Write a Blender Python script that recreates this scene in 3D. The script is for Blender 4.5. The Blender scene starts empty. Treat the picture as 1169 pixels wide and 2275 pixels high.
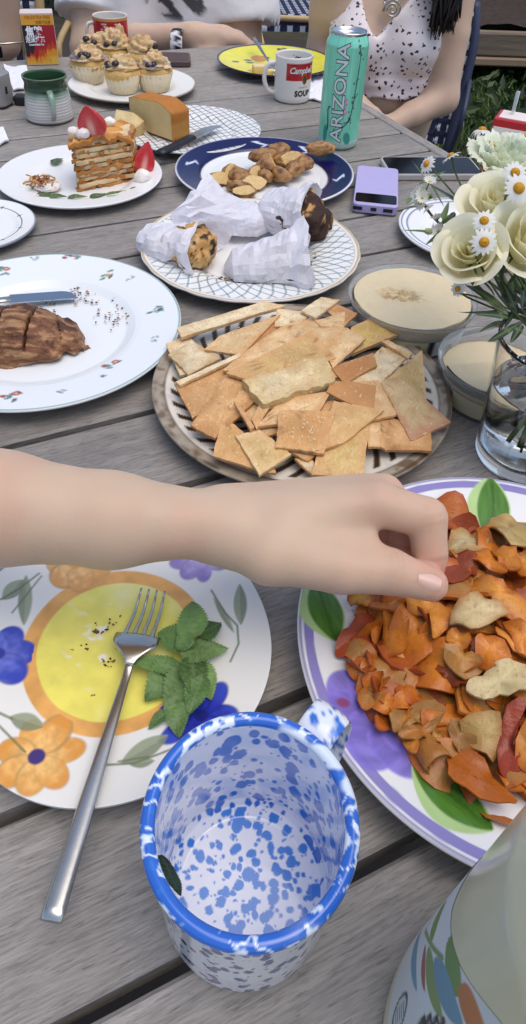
import bpy, math, random
import numpy as np
from mathutils import Vector, Matrix

random.seed(7)
SC = bpy.context.scene
COL = SC.collection

# ------------------------------------------------------------------ camera
CAM_H = 0.4223                       # metres above the table top (table top is z = 0)
FPX, PITCH, ROLL, PX0, PY0 = 1558.14, math.radians(40.186), math.radians(2.930), 584.5, 907.8
_f = np.array([0, math.cos(PITCH), -math.sin(PITCH)])
_u0 = np.array([0, math.sin(PITCH), math.cos(PITCH)])
_r = math.cos(ROLL) * np.array([1.0, 0, 0]) + math.sin(ROLL) * _u0
_u = -math.sin(ROLL) * np.array([1.0, 0, 0]) + math.cos(ROLL) * _u0
cam = bpy.data.cameras.new('camera')
cam.sensor_fit = 'VERTICAL'
cam.sensor_height = 36.0
cam.lens = FPX / 2275 * 36.0
cam.shift_y = -(1137.5 - PY0) / 2275      # the picture is a crop: its optical centre lies above the middle
cam.clip_start = 0.02
cam.clip_end = 400
cam_o = bpy.data.objects.new('camera', cam)
COL.objects.link(cam_o)
cam_o.matrix_world = Matrix(((_r[0], _u[0], -_f[0], 0), (_r[1], _u[1], -_f[1], 0), (_r[2], _u[2], -_f[2], CAM_H), (0, 0, 0, 1)))
SC.camera = cam_o

# ------------------------------------------------------------------ light
SUN_EL, SUN_AZ = math.radians(76), math.radians(120)     # azimuth measured from +Y towards +X
w = bpy.data.worlds.new('World')
SC.world = w
w.use_nodes = True
nt = w.node_tree
bg = nt.nodes['Background']
sky = nt.nodes.new('ShaderNodeTexSky')
sky.sky_type = 'NISHITA'
sky.sun_disc = False
sky.sun_elevation = SUN_EL
sky.sun_rotation = SUN_AZ
sky.air_density = 1.0
sky.dust_density = 2.5
sky.ozone_density = 1.0
nt.links.new(sky.outputs[0], bg.inputs[0])
bg.inputs[1].default_value = 0.15
sl = bpy.data.lights.new('sun', 'SUN')
sl.energy = 1.0
sl.angle = math.radians(55)
sl.color = (1.0, 0.965, 0.92)
so = bpy.data.objects.new('sun', sl)
COL.objects.link(so)
_sd = Vector((math.sin(SUN_AZ) * math.cos(SUN_EL), math.cos(SUN_AZ) * math.cos(SUN_EL), math.sin(SUN_EL)))
so.rotation_euler = _sd.to_track_quat('Z', 'Y').to_euler()
SC.view_settings.view_transform = 'Standard'
SC.view_settings.look = 'None'
SC.view_settings.exposure = 0.35
SC.view_settings.gamma = 1.0
SC.view_settings.use_curve_mapping = False
SC.cycles.max_bounces = 10
SC.cycles.transparent_max_bounces = 16
SC.cycles.caustics_refractive = True
SC.cycles.caustics_reflective = False
SC.cycles.sample_clamp_indirect = 6.0

# ------------------------------------------------------------------ helpers
def ray(px, py):
    return (px - PX0) / FPX * _r - (py - PY0) / FPX * _u + _f
def P(px, py, z=0.0):
    """the point at height z that the photograph shows at (px, py)"""
    d = ray(px, py)
    t = (z - CAM_H) / d[2]
    return np.array([d[0] * t, d[1] * t, z])
def PY(px, py, Y):
    """the point in the upright plane y = Y"""
    d = ray(px, py)
    t = Y / d[1]
    return np.array([d[0] * t, Y, CAM_H + d[2] * t])
def S(h):
    """'#rrggbb' as a linear colour"""
    h = h.lstrip('#')
    c = [int(h[i:i + 2], 16) / 255 for i in (0, 2, 4)]
    return np.array([(x / 12.92 if x <= .04045 else ((x + .055) / 1.055) ** 2.4) for x in c])

def mesh_of(V, F, cols=None, smooth=True, name='m'):
    me = bpy.data.meshes.new(name)
    V = np.asarray(V, dtype=np.float64)
    if isinstance(F, np.ndarray):
        n = F.shape[1]
        me.vertices.add(len(V))
        me.vertices.foreach_set('co', V.astype(np.float32).ravel())
        me.loops.add(F.size)
        me.loops.foreach_set('vertex_index', F.astype(np.int32).ravel())
        me.polygons.add(len(F))
        me.polygons.foreach_set('loop_start', np.arange(0, F.size, n, dtype=np.int32))
    else:
        me.from_pydata([tuple(v) for v in V], [], [tuple(int(i) for i in f) for f in F])
    if cols is not None:
        a = me.color_attributes.new('Col', 'FLOAT_COLOR', 'POINT')
        c = np.ones((len(V), 4), np.float32)
        c[:, :3] = cols
        a.data.foreach_set('color', c.ravel())
    me.polygons.foreach_set('use_smooth', np.full(len(me.polygons), bool(smooth)))
    me.update(calc_edges=True)
    return me
def obj(name, me, mat=None, parent=None, loc=None, label=None, cat=None, group=None, kind=None, rz=None):
    o = bpy.data.objects.new(name, me)
    COL.objects.link(o)
    if mat is not None and me is not None and len(me.materials) == 0:
        me.materials.append(mat)
    if parent is not None: o.parent = parent
    if loc is not None: o.location = tuple(float(x) for x in loc)
    if rz is not None: o.rotation_euler = (0, 0, rz)
    if label: o['label'] = label
    if cat: o['category'] = cat
    if group: o['group'] = group
    if kind: o['kind'] = kind
    return o
def empty(name, loc, label=None, cat=None, group=None, rz=0.0, kind=None):
    o = obj(name, None, loc=loc, label=label, cat=cat, group=group, kind=kind)
    o.rotation_euler = (0, 0, rz)
    o.empty_display_size = 0.02
    return o

def grid_f(nu, nv, wrap=True, off=0):
    """quads of nu rows of nv points, the rows closed when wrap"""
    i, j = np.meshgrid(np.arange(nu - 1), np.arange(nv if wrap else nv - 1), indexing='ij')
    a = i * nv + j
    b = i * nv + (j + 1) % nv
    return np.stack([a, b, b + nv, a + nv], -1).reshape(-1, 4) + off
def lathe(prof, n=64, wob=None):
    """revolve (r, z) points; wob(theta) scales the radius"""
    pr = np.array(prof, float)
    th = np.arange(n) * 2 * np.pi / n
    r = np.where(pr[:, :1] <= .00105, 1e-4, pr[:, :1]) * np.ones((1, n))
    if wob is not None: r = r * wob(th)[None]
    V = np.stack([r * np.cos(th), r * np.sin(th), pr[:, 1:2] * np.ones((1, n))], -1).reshape(-1, 3)
    return V, grid_f(len(pr), n)
def resample(pts, step):
    out = []
    for a, b in zip(pts[:-1], pts[1:]):
        a, b = np.array(a, float), np.array(b, float)
        k = max(1, int(np.ceil(np.linalg.norm(b - a) / step)))
        out += [a + (b - a) * i / k for i in range(k)]
    out.append(np.array(pts[-1], float))
    return np.array(out)
def catmull(pts, k=6, closed=False):
    p = np.array(pts, float)
    n = len(p)
    out = []
    rng = range(n) if closed else range(n - 1)
    for i in rng:
        g = (lambda q: p[q % n]) if closed else (lambda q: p[min(max(q, 0), n - 1)])
        p0, p1, p2, p3 = g(i - 1), g(i), g(i + 1), g(i + 2)
        for t in np.arange(k) / k:
            out.append(.5 * (2 * p1 + (p2 - p0) * t + (2 * p0 - 5 * p1 + 4 * p2 - p3) * t * t + (3 * p1 - p0 - 3 * p2 + p3) * t ** 3))
    if not closed: out.append(p[-1])
    return np.array(out)
def tube(pts, rad, n=8, cap=True, flat=None):
    """a tube along a polyline; rad a number or one per point; flat squeezes it"""
    p = np.array(pts, float)
    m = len(p)
    rad = np.ones(m) * rad if np.isscalar(rad) else np.array(rad, float)
    tan = np.gradient(p, axis=0)
    tan /= np.linalg.norm(tan, axis=1, keepdims=True) + 1e-12
    up = np.array([0, 0, 1.0]) if abs(tan[0][2]) < .9 else np.array([1.0, 0, 0])
    V = []
    a = np.arange(n) * 2 * np.pi / n
    for i in range(m):
        s = np.cross(tan[i], up); s /= np.linalg.norm(s) + 1e-12
        u2 = np.cross(s, tan[i]); up = u2
        f = flat if flat is not None else 1.0
        V.append(p[i] + rad[i] * (np.cos(a)[:, None] * s + f * np.sin(a)[:, None] * u2))
    V = np.concatenate(V)
    F = [tuple(q) for q in grid_f(m, n)]
    if cap:
        F.append(tuple(range(n - 1, -1, -1)))
        F.append(tuple(range((m - 1) * n, m * n)))
    return V, F
def join(parts, cols=None):
    V, F, C, o = [], [], [], 0
    for k, (v, f) in enumerate(parts):
        V.append(np.asarray(v, float))
        F += [tuple(int(i) + o for i in q) for q in f]
        if cols is not None:
            C.append(np.ones((len(v), 1)) * np.asarray(cols[k], float).reshape(-1, 3))
        o += len(v)
    V = np.concatenate(V)
    return (V, F) if cols is None else (V, F, np.concatenate(C))
def box(cx, cy, cz, sx, sy, sz, b=0.0):
    """a box; b > 0 chamfers the edges"""
    if b <= 0:
        V = np.array([(x, y, z) for x in (-1, 1) for y in (-1, 1) for z in (-1, 1)], float) * [sx / 2, sy / 2, sz / 2] + [cx, cy, cz]
        return V, [(0, 1, 3, 2), (4, 6, 7, 5), (0, 4, 5, 1), (2, 3, 7, 6), (0, 2, 6, 4), (1, 5, 7, 3)]
    V, idx = [], {}
    hx, hy, hz = sx / 2, sy / 2, sz / 2
    for x in (-1, 1):
        for y in (-1, 1):
            for z in (-1, 1):
                for k, v in enumerate(((x * hx, y * (hy - b), z * (hz - b)), (x * (hx - b), y * hy, z * (hz - b)), (x * (hx - b), y * (hy - b), z * hz))):
                    idx[(x, y, z, k)] = len(V)
                    V.append((v[0] + cx, v[1] + cy, v[2] + cz))
    I = lambda x, y, z, k: idx[(x, y, z, k)]
    F = []
    for s in (-1, 1):
        q = [(-1, -1), (1, -1), (1, 1), (-1, 1)]
        if s < 0: q = q[::-1]
        F.append([I(s, a, c, 0) for a, c in q])
        F.append([I(a, s, c, 1) for a, c in q[::-1]])
        F.append([I(a, c, s, 2) for a, c in q])
    for a in (-1, 1):
        for c in (-1, 1):
            F.append([I(-1, a, c, 1), I(1, a, c, 1), I(1, a, c, 2), I(-1, a, c, 2)])
            F.append([I(a, -1, c, 0), I(a, 1, c, 0), I(a, 1, c, 2), I(a, -1, c, 2)])
            F.append([I(a, c, -1, 0), I(a, c, 1, 0), I(a, c, 1, 1), I(a, c, -1, 1)])
            for d in (-1, 1):
                F.append([I(a, c, d, 0), I(a, c, d, 1), I(a, c, d, 2)])
    return np.array(V), F

# ---- noise (numpy) and signed-distance modelling
def _hash(i, j, k, seed):
    h = (i * 374761393 + j * 668265263 + k * 2147483647 + seed * 1274126177) & 0xffffffff
    h = ((h ^ (h >> 13)) * 1274126177) & 0xffffffff
    return ((h ^ (h >> 16)) & 0xffff) / 65535.0
def noise(p, scale=1.0, seed=0, oct=2):
    p = np.atleast_2d(np.asarray(p, float)) * scale
    if p.shape[1] == 2: p = np.column_stack([p, np.zeros(len(p))])
    tot, amp, out = 0, 1.0, 0
    for o in range(oct):
        q = p * 2 ** o + 17.3 * o + 1000
        i = np.floor(q).astype(np.int64)
        f = q - i
        f = f * f * (3 - 2 * f)
        v = 0
        for a in (0, 1):
            for b in (0, 1):
                for c in (0, 1):
                    wgt = (f[:, 0] if a else 1 - f[:, 0]) * (f[:, 1] if b else 1 - f[:, 1]) * (f[:, 2] if c else 1 - f[:, 2])
                    v = v + wgt * _hash(i[:, 0] + a, i[:, 1] + b, i[:, 2] + c, seed + o)
        out = out + amp * (v * 2 - 1)
        tot += amp
        amp *= .5
    return out / tot
def ss(e0, e1, x):
    t = np.clip((x - e0) / (e1 - e0), 0, 1)
    return t * t * (3 - 2 * t)
def smin(a, b, k):
    h = np.clip(.5 + .5 * (b - a) / k, 0, 1)
    return b + (a - b) * h - k * h * (1 - h)
def d_cap(p, a, b, ra, rb):
    a, b = np.asarray(a, float), np.asarray(b, float)
    ab = b - a
    t = np.clip(((p - a) @ ab) / (ab @ ab + 1e-12), 0, 1)
    return np.linalg.norm(p - a - t[:, None] * ab, axis=1) - (ra + (rb - ra) * t)
def d_ell(p, c, r):
    q = (p - np.asarray(c, float)) / np.asarray(r, float)
    k = np.linalg.norm(q, axis=1)
    return (k - 1) * min(r)
def d_chain(p, pts, rad, k=0.0):
    d = None
    for i in range(len(pts) - 1):
        e = d_cap(p, pts[i], pts[i + 1], rad[i], rad[i + 1])
        d = e if d is None else (smin(d, e, k) if k > 0 else np.minimum(d, e))
    return d
def sdf_mesh(fn, lo, hi, h):
    """surface nets of fn < 0 in the box lo..hi with cells of size h"""
    lo, hi = np.array(lo, float), np.array(hi, float)
    n = np.ceil((hi - lo) / h).astype(int) + 1
    xs = [lo[k] + h * np.arange(n[k]) for k in range(3)]
    D = np.empty(n)
    step = max(1, int(400000 / (n[1] * n[2])))
    for s in range(0, n[0], step):
        g = np.stack(np.meshgrid(xs[0][s:s + step], xs[1], xs[2], indexing='ij'), -1)
        D[s:s + step] = fn(g.reshape(-1, 3)).reshape(g.shape[:3])
    I = D < 0
    c = n - 1
    cor = [(a, b, d) for a in (0, 1) for b in (0, 1) for d in (0, 1)]
    sl_ = lambda A, o: A[o[0]:o[0] + c[0], o[1]:o[1] + c[1], o[2]:o[2] + c[2]]
    cnt = sum(sl_(I, o).astype(np.int8) for o in cor)
    act = (cnt > 0) & (cnt < 8)
    ids = -np.ones(c, np.int64)
    ids[act] = np.arange(act.sum())
    acc = np.zeros((act.sum(), 3)); num = np.zeros(act.sum())
    base = np.argwhere(act).astype(float)
    for ax in range(3):
        for o in cor:
            if o[ax]: continue
            o2 = list(o); o2[ax] = 1
            d0, d1 = sl_(D, o)[act], sl_(D, o2)[act]
            cr = (d0 < 0) != (d1 < 0)
            t = np.where(cr, d0 / np.where(d0 == d1, 1, d0 - d1), 0)
            v = np.array(o, float)[None].repeat(len(t), 0)
            v[:, ax] += t
            acc[cr] += v[cr]; num += cr
    V = lo + h * (base + acc / num[:, None])
    F = []
    for ax in range(3):
        b, d = (ax + 1) % 3, (ax + 2) % 3
        a0 = np.take(I, range(0, n[ax] - 1), ax); a1 = np.take(I, range(1, n[ax]), ax)
        e = np.argwhere(a0 != a1)
        e = e[(e[:, b] > 0) & (e[:, d] > 0) & (e[:, b] < c[b]) & (e[:, d] < c[d])]
        flip = a0[e[:, 0], e[:, 1], e[:, 2]]
        def g(db, dd):
            q = e.copy(); q[:, b] -= db; q[:, d] -= dd
            return ids[q[:, 0], q[:, 1], q[:, 2]]
        q = np.stack([g(1, 1), g(0, 1), g(0, 0), g(1, 0)], -1)
        q[~flip] = q[~flip][:, ::-1]
        F.append(q)
    return V, np.concatenate(F)
def relax(V, F, it=2, k=.5):
    """Laplacian smoothing of a quad mesh"""
    for _ in range(it):
        s = np.zeros_like(V); m = np.zeros(len(V))
        for a, b in ((0, 1), (1, 2), (2, 3), (3, 0)):
            np.add.at(s, F[:, a], V[F[:, b]]); np.add.at(m, F[:, a], 1)
            np.add.at(s, F[:, b], V[F[:, a]]); np.add.at(m, F[:, b], 1)
        V = V + k * (s / m[:, None] - V)
    return V

# ---- materials
def mat(name, col=(.8, .8, .8), rough=.5, attr=False, metal=0.0, spec=.5, var=None, bump=None, bump2=None, sss=0.0, sssr=(1, .4, .25), coat=0.0,
        trans=0.0, ior=1.45, sheen=0.0, alpha=1.0, stretch=(1, 1, 1), rvar=0.0, translucent=0.0):
    """var = (scale, amount, [second colour]); bump = (scale, strength, distance)"""
    m = bpy.data.materials.new(name)
    m.use_nodes = True
    t = m.node_tree
    N, L = t.nodes, t.links
    b = N['Principled BSDF']
    col = tuple(float(x) for x in col[:3])
    b.inputs['Base Color'].default_value = (*col, 1)
    b.inputs['Roughness'].default_value = rough
    b.inputs['Metallic'].default_value = metal
    b.inputs['Specular IOR Level'].default_value = spec
    b.inputs['IOR'].default_value = ior
    b.inputs['Transmission Weight'].default_value = trans
    b.inputs['Coat Weight'].default_value = coat
    b.inputs['Coat Roughness'].default_value = .08
    b.inputs['Sheen Weight'].default_value = sheen
    b.inputs['Alpha'].default_value = alpha
    if sss > 0:
        b.inputs['Subsurface Weight'].default_value = 1.0
        b.inputs['Subsurface Scale'].default_value = sss
        b.inputs['Subsurface Radius'].default_value = sssr
    src = None
    if attr:
        a = N.new('ShaderNodeAttribute'); a.attribute_name = 'Col'
        src = a.outputs['Color']
    tc = N.new('ShaderNodeTexCoord')
    mp = N.new('ShaderNodeMapping')
    mp.inputs['Scale'].default_value = stretch
    L.new(tc.outputs['Object'], mp.inputs['Vector'])
    if var:
        n = N.new('ShaderNodeTexNoise')
        n.inputs['Scale'].default_value = var[0]
        n.inputs['Detail'].default_value = 5
        L.new(mp.outputs[0], n.inputs['Vector'])
        r = N.new('ShaderNodeMapRange')
        r.inputs[1].default_value = .3; r.inputs[2].default_value = .7
        r.inputs[3].default_value = 0.0; r.inputs[4].default_value = var[1]
        L.new(n.outputs[0], r.inputs[0])
        x = N.new('ShaderNodeMix'); x.data_type = 'RGBA'
        x.inputs[6].default_value = (*col, 1)
        if src is not None: L.new(src, x.inputs[6])
        if len(var) > 2: x.inputs[7].default_value = (*[float(q) for q in var[2]], 1)
        else:
            x.blend_type = 'MULTIPLY'; x.inputs[7].default_value = (.35, .33, .3, 1)
        L.new(r.outputs[0], x.inputs[0])
        src = x.outputs[2]
        if rvar:
            rr = N.new('ShaderNodeMapRange')
            rr.inputs[1].default_value = .3; rr.inputs[2].default_value = .7
            rr.inputs[3].default_value = rough - rvar; rr.inputs[4].default_value = rough + rvar
            L.new(n.outputs[0], rr.inputs[0]); L.new(rr.outputs[0], b.inputs['Roughness'])
    if src is not None:
        L.new(src, b.inputs['Base Color'])
    nrm = None
    for bb in (bump, bump2):
        if bb:
            n = N.new('ShaderNodeTexNoise')
            n.inputs['Scale'].default_value = bb[0]
            n.inputs['Detail'].default_value = 6
            L.new(mp.outputs[0], n.inputs['Vector'])
            bp = N.new('ShaderNodeBump')
            bp.inputs['Strength'].default_value = bb[1]
            bp.inputs['Distance'].default_value = bb[2]
            L.new(n.outputs[0], bp.inputs['Height'])
            if nrm is not None: L.new(nrm, bp.inputs['Normal'])
            nrm = bp.outputs[0]
    if nrm is not None: L.new(nrm, b.inputs['Normal'])
    if translucent > 0:
        tr = N.new('ShaderNodeBsdfTranslucent')
        tr.inputs[0].default_value = (*col, 1)
        if src is not None: L.new(src, tr.inputs[0])
        mx = N.new('ShaderNodeMixShader')
        mx.inputs[0].default_value = translucent
        L.new(b.outputs[0], mx.inputs[1]); L.new(tr.outputs[0], mx.inputs[2])
        L.new(mx.outputs[0], N['Material Output'].inputs['Surface'])
    return m
def specks(m, scale, lo, hi, col, amt):
    """small blisters or flecks of another colour over a material's own colour"""
    t = m.node_tree; N, L = t.nodes, t.links; b = N['Principled BSDF'].inputs['Base Color']
    tc = N.new('ShaderNodeTexCoord'); n = N.new('ShaderNodeTexNoise'); n.inputs['Scale'].default_value = scale; n.inputs['Detail'].default_value = 2
    L.new(tc.outputs['Object'], n.inputs['Vector'])
    r = N.new('ShaderNodeMapRange'); r.inputs[1].default_value = lo; r.inputs[2].default_value = hi; r.inputs[4].default_value = amt
    L.new(n.outputs[0], r.inputs[0])
    x = N.new('ShaderNodeMix'); x.data_type = 'RGBA'; x.inputs[7].default_value = (*[float(q) for q in col], 1)
    L.new(b.links[0].from_socket, x.inputs[6]); L.new(r.outputs[0], x.inputs[0]); L.new(x.outputs[2], b)
def thin_glass(name, tint=(1, 1, 1), rough=.03, ior=1.45, haze=0.0):
    """clear plastic or thin glass: what lies behind shows, the surface reflects"""
    m = bpy.data.materials.new(name)
    m.use_nodes = True
    t = m.node_tree; N, L = t.nodes, t.links
    N.remove(N['Principled BSDF'])
    tr = N.new('ShaderNodeBsdfTransparent'); tr.inputs[0].default_value = (*tint, 1)
    gl = N.new('ShaderNodeBsdfGlossy'); gl.inputs['Roughness'].default_value = rough
    fr = N.new('ShaderNodeFresnel'); fr.inputs[0].default_value = ior
    mx = N.new('ShaderNodeMixShader')
    L.new(fr.outputs[0], mx.inputs[0]); L.new(tr.outputs[0], mx.inputs[1]); L.new(gl.outputs[0], mx.inputs[2])
    out = mx
    if haze > 0:
        df = N.new('ShaderNodeBsdfDiffuse'); df.inputs[0].default_value = (.8, .82, .82, 1)
        m2 = N.new('ShaderNodeMixShader'); m2.inputs[0].default_value = haze
        L.new(mx.outputs[0], m2.inputs[1]); L.new(df.outputs[0], m2.inputs[2]); out = m2
    L.new(out.outputs[0], N['Material Output'].inputs['Surface'])
    return m

# ---- paint on glaze: masks over plate coordinates
def over(c, m, rgb):
    m = np.clip(m, 0, 1)[:, None]
    return c * (1 - m) + np.asarray(rgb, float).reshape(-1, 3) * m
def m_ell(x, y, cx, cy, a, b, ang=0.0, soft=.0008):
    u = (x - cx) * math.cos(ang) + (y - cy) * math.sin(ang)
    v = -(x - cx) * math.sin(ang) + (y - cy) * math.cos(ang)
    k = np.sqrt((u / a) ** 2 + (v / b) ** 2)
    return 1 - ss(-soft, soft, (k - 1) * min(a, b))
def m_leaf(x, y, p0, p1, hw, soft=.0007, fat=.8, bend=0.0):
    p0, p1 = np.asarray(p0, float)[:2], np.asarray(p1, float)[:2]
    d = p1 - p0; L = np.linalg.norm(d); d = d / L
    t = ((x - p0[0]) * d[0] + (y - p0[1]) * d[1]) / L
    s = -(x - p0[0]) * d[1] + (y - p0[1]) * d[0]
    s = s - bend * np.sin(np.pi * np.clip(t, 0, 1))
    wv = hw * np.sin(np.pi * np.clip(t, 0, 1)) ** fat
    return np.where((t > 0) & (t < 1), 1 - ss(-soft, soft, np.abs(s) - wv), 0), t, s
def m_line(x, y, pts, wd, soft=.0005):
    d = np.full(len(x), 9.0)
    for a, b in zip(pts[:-1], pts[1:]):
        a, b = np.asarray(a, float)[:2], np.asarray(b, float)[:2]
        ab = b - a
        t = np.clip(((x - a[0]) * ab[0] + (y - a[1]) * ab[1]) / (ab @ ab + 1e-12), 0, 1)
        d = np.minimum(d, np.hypot(x - a[0] - t * ab[0], y - a[1] - t * ab[1]))
    return 1 - ss(wd - soft, wd + soft, d)
def plate(name, cx, cy, R, h, well, foot, paint, mtl, nt=256, dr=.0011, zt=.006, rimw=None, thick=.004, label='', group=None, wob=None, lip=.0025, curve=0.0):
    """a plate: well radius, rim radius R at height h; paint(x, y, r, th) colours its upper face"""
    up = []
    if curve > 0:      # one continuous bowl curve
        for q in np.linspace(0, 1, 14):
            up.append((q * R, zt + (h - zt) * q ** curve))
    else:
        s = well + (R - well) * .16
        up = [(0, zt), (well * .97, zt), (well, zt + .0006), (s, zt + (h - zt) * .45), (s + (R - s) * .12, zt + (h - zt) * .56), (R - .004, h - .0006), (R - .0015, h)]
    U = resample(up, dr)
    z0 = U[-1][1]
    low = [(R - .0003, z0 - .0006), (R, z0 - .0018), (R - .002, z0 - lip - .0015), (R * .8, max(z0 * .55 - .001, .004)), (foot + .006, .0045), (foot, .0008), (foot - .003, .0006), (foot - .006, .003), (.001, .003)]
    prof = np.concatenate([U, np.array(low)])
    V, F = lathe(prof, nt, wob)
    n = len(U) * nt
    x, y = V[:, 0], V[:, 1]
    r, th = np.hypot(x, y), np.arctan2(y, x)
    cols = paint(x, y, r, th, np.arange(len(V)) < n)
    me = mesh_of(V, F, cols)
    return obj(name, me, mtl, loc=(cx, cy, 0.0005), label=label, cat='plate', group=group)

def poly_sheet(outline, zf, th, seed=0, col=(.5, .4, .2), edge=None, curl=0.0, curl_ang=0.0, jag=0.0, smooth_k=0, rings=(.4, .75, .93, 1.0), bumpz=.0, per=None, step=.004, spots=None, spotn=90., ruffle=0.0):
    """a thin crisp piece: outline in world xy, height zf(x, y) at its centre line, thickness th, bent by curl"""
    rs = np.random.RandomState(seed)
    o = np.array(outline, float)[:, :2]
    if smooth_k: o = catmull(o, smooth_k, True)
    else: o = resample(np.vstack([o, o[:1]]), step)[:-1]
    c = o.mean(0)
    m = len(o)
    if jag:
        o = o + (o - c) / (np.linalg.norm(o - c, axis=1, keepdims=True) + 1e-9) * (noise(o, 260, seed) * jag)[:, None]
    pts = [c[None]] + [c + (o - c) * k for k in rings]
    X = np.concatenate(pts)
    rel = np.concatenate([[0]] + [np.full(m, k) for k in rings])
    ca, sa = math.cos(curl_ang), math.sin(curl_ang)
    u = (X - c) @ np.array([ca, sa])
    z = zf(X[:, 0], X[:, 1]) + curl * u * u + bumpz * noise(X, 120, seed + 5)
    if ruffle: z = z + ruffle * rel ** 2 * np.sin(3 * np.arctan2(X[:, 1] - c[1], X[:, 0] - c[0]) + seed) + .5 * ruffle * rel ** 3 * np.sin(7 * np.arctan2(X[:, 1] - c[1], X[:, 0] - c[0]) + 2 * seed)
    Vt = np.column_stack([X, z]); Vb = np.column_stack([X, z - th])
    e = rel == 1
    n = len(X)
    F = []
    for j in range(m):
        k = (j + 1) % m
        F.append((0, 1 + j, 1 + k))
        for q in range(len(rings) - 1):
            a = 1 + q * m
            F.append((a + j, a + m + j, a + m + k, a + k))
    Fb = [tuple(n + i for i in f[::-1]) for f in F]
    a = 1 + (len(rings) - 1) * m
    Fs = [(2 * n + j, 2 * n + m + j, 2 * n + m + (j + 1) % m, 2 * n + (j + 1) % m) for j in range(m)]      # the rim has its own points: a crisp edge
    V = np.concatenate([Vt, Vb, Vt[a:], Vb[a:]])
    col = np.asarray(col, float)
    nz = noise(X, 70, seed + 9, 3)
    C = col * (1 + .28 * nz[:, None])
    if edge is not None:
        g = ss(.55, 1.02, rel + .35 * noise(X, 45, seed + 3))
        C = over(C, g * .85, edge)
    if spots is not None:
        C = over(C, ss(.45, .62, noise(X, spotn, seed + 21, 2)) * .8, spots)
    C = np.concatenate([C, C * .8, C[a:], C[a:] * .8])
    V = V - np.array([c[0], c[1], 0])
    z0 = V[:, 2].mean()
    V[:, 2] -= z0
    # outline winding
    ar = np.sum(o[:, 0] * np.roll(o[:, 1], -1) - np.roll(o[:, 0], -1) * o[:, 1])
    F = F + Fb + Fs
    if ar < 0: F = [f[::-1] for f in F]
    return V, F, C, (c[0], c[1], z0)
# ================================================================== setting
GZ = -0.74                          # the ground lies this far below the table top
PHI = math.radians(26.202)          # direction of the table's boards
CT, ST = math.cos(PHI), math.sin(PHI)
def TN(t, n, z=0.0):
    return np.array([t * CT - n * ST, t * ST + n * CT, z])

# ---- ground: soil to the horizon
V, F = [], []
n = 60
g = np.linspace(-1, 1, n)
gx, gy = np.meshgrid(np.sign(g) * (np.abs(g) ** 2.5) * 120, np.sign(g) * (np.abs(g) ** 2.5) * 120 + 3, indexing='ij')
p2 = np.column_stack([gx.ravel(), gy.ravel()])
gz = GZ + np.where(np.hypot(p2[:, 0], p2[:, 1] - 3) < 25, .012 * noise(p2, 2.0, 3), 0)
m_ground = mat('soil', S('#3a3328'), .95, var=(6, .7, S('#4a4a2e')), bump=(60, .8, .02))
obj('ground', mesh_of(np.column_stack([p2, gz]), grid_f(n, n, False)), m_ground, kind='structure', label='dark garden soil under the lawn and table')

# ---- brick patio under and behind the table
def brick_material():
    m = mat('patio_brick', S('#6b4238'), .85, var=(9, .6, S('#43302b')), bump=(80, .5, .004))
    return m
m_brick = brick_material()
pat = obj('patio', mesh_of(*box(0, 0, 0, 4.4, 5.2, .03), smooth=False), mat('patio_joint', S('#3c332d'), .95, bump=(90, .6, .004)), loc=(-1.55, 2.6, GZ + .012), kind='structure', label='red brown brick paving under the table')
bm_ = mesh_of(*box(0, 0, 0, .205, .098, .03, .006), smooth=False)
bm_.materials.append(m_brick)
rb = random.Random(4)
for iy in range(14):
    for ix in range(16):
        x, y = -1.45 + ix * .215 + (iy % 2) * .107, 2.62 + iy * .108
        if x > .5: continue
        o = obj('brick', bm_, parent=pat, loc=(x + 1.55, y - 2.6, .018 + rb.uniform(-.002, .002)))
        o.rotation_euler = (0, 0, rb.uniform(-.02, .02))

# ---- grass on the right, beyond the table
def blades(n, xr, yr, hr, wr, seed, keep):
    rs = np.random.RandomState(seed)
    x, y = rs.uniform(*xr, n), rs.uniform(*yr, n)
    k = keep(x, y); x, y = x[k], y[k]; n = len(x)
    h = rs.uniform(*hr, n); a = rs.uniform(0, 2 * np.pi, n); l = rs.uniform(.2, .9, n) * h
    wd = rs.uniform(*wr, n)
    dx, dy = np.cos(a), np.sin(a)
    V = np.zeros((n, 5, 3))
    z0 = GZ + .0
    for q, (f, zf, wf) in enumerate(((0, 0, 1), (0, 0, -1), (.4, .6, .8), (.4, .6, -.8), (1, .95, 0))):
        V[:, q, 0] = x + dx * l * f - dy * wd * wf
        V[:, q, 1] = y + dy * l * f + dx * wd * wf
        V[:, q, 2] = z0 + h * zf
    i = np.arange(n)[:, None] * 5
    T = np.concatenate([i + [0, 1, 3], i + [0, 3, 2], i + [2, 3, 4]])
    base = np.array([S('#4f6a2c'), S('#3d5424'), S('#6a7d3c'), S('#2f4320')])[rs.randint(0, 4, n)] * rs.uniform(.9, 1.6, (n, 1))
    return V.reshape(-1, 3), T, np.repeat(base, 5, 0)
m_grass = mat('grass', attr=True, rough=.6, translucent=.3)
V, T, C = blades(26000, (.55, 4.2), (1.5, 5.2), (.04, .13), (.002, .0045), 3, lambda x, y: (x - .75 > -.35 * (y - 1.5)) & ~((x < .66) & (y > 1.2)))
obj('grass', mesh_of(V, T, C, smooth=False), m_grass, kind='stuff', label='tufted green grass growing beside the table', cat='grass')
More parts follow.
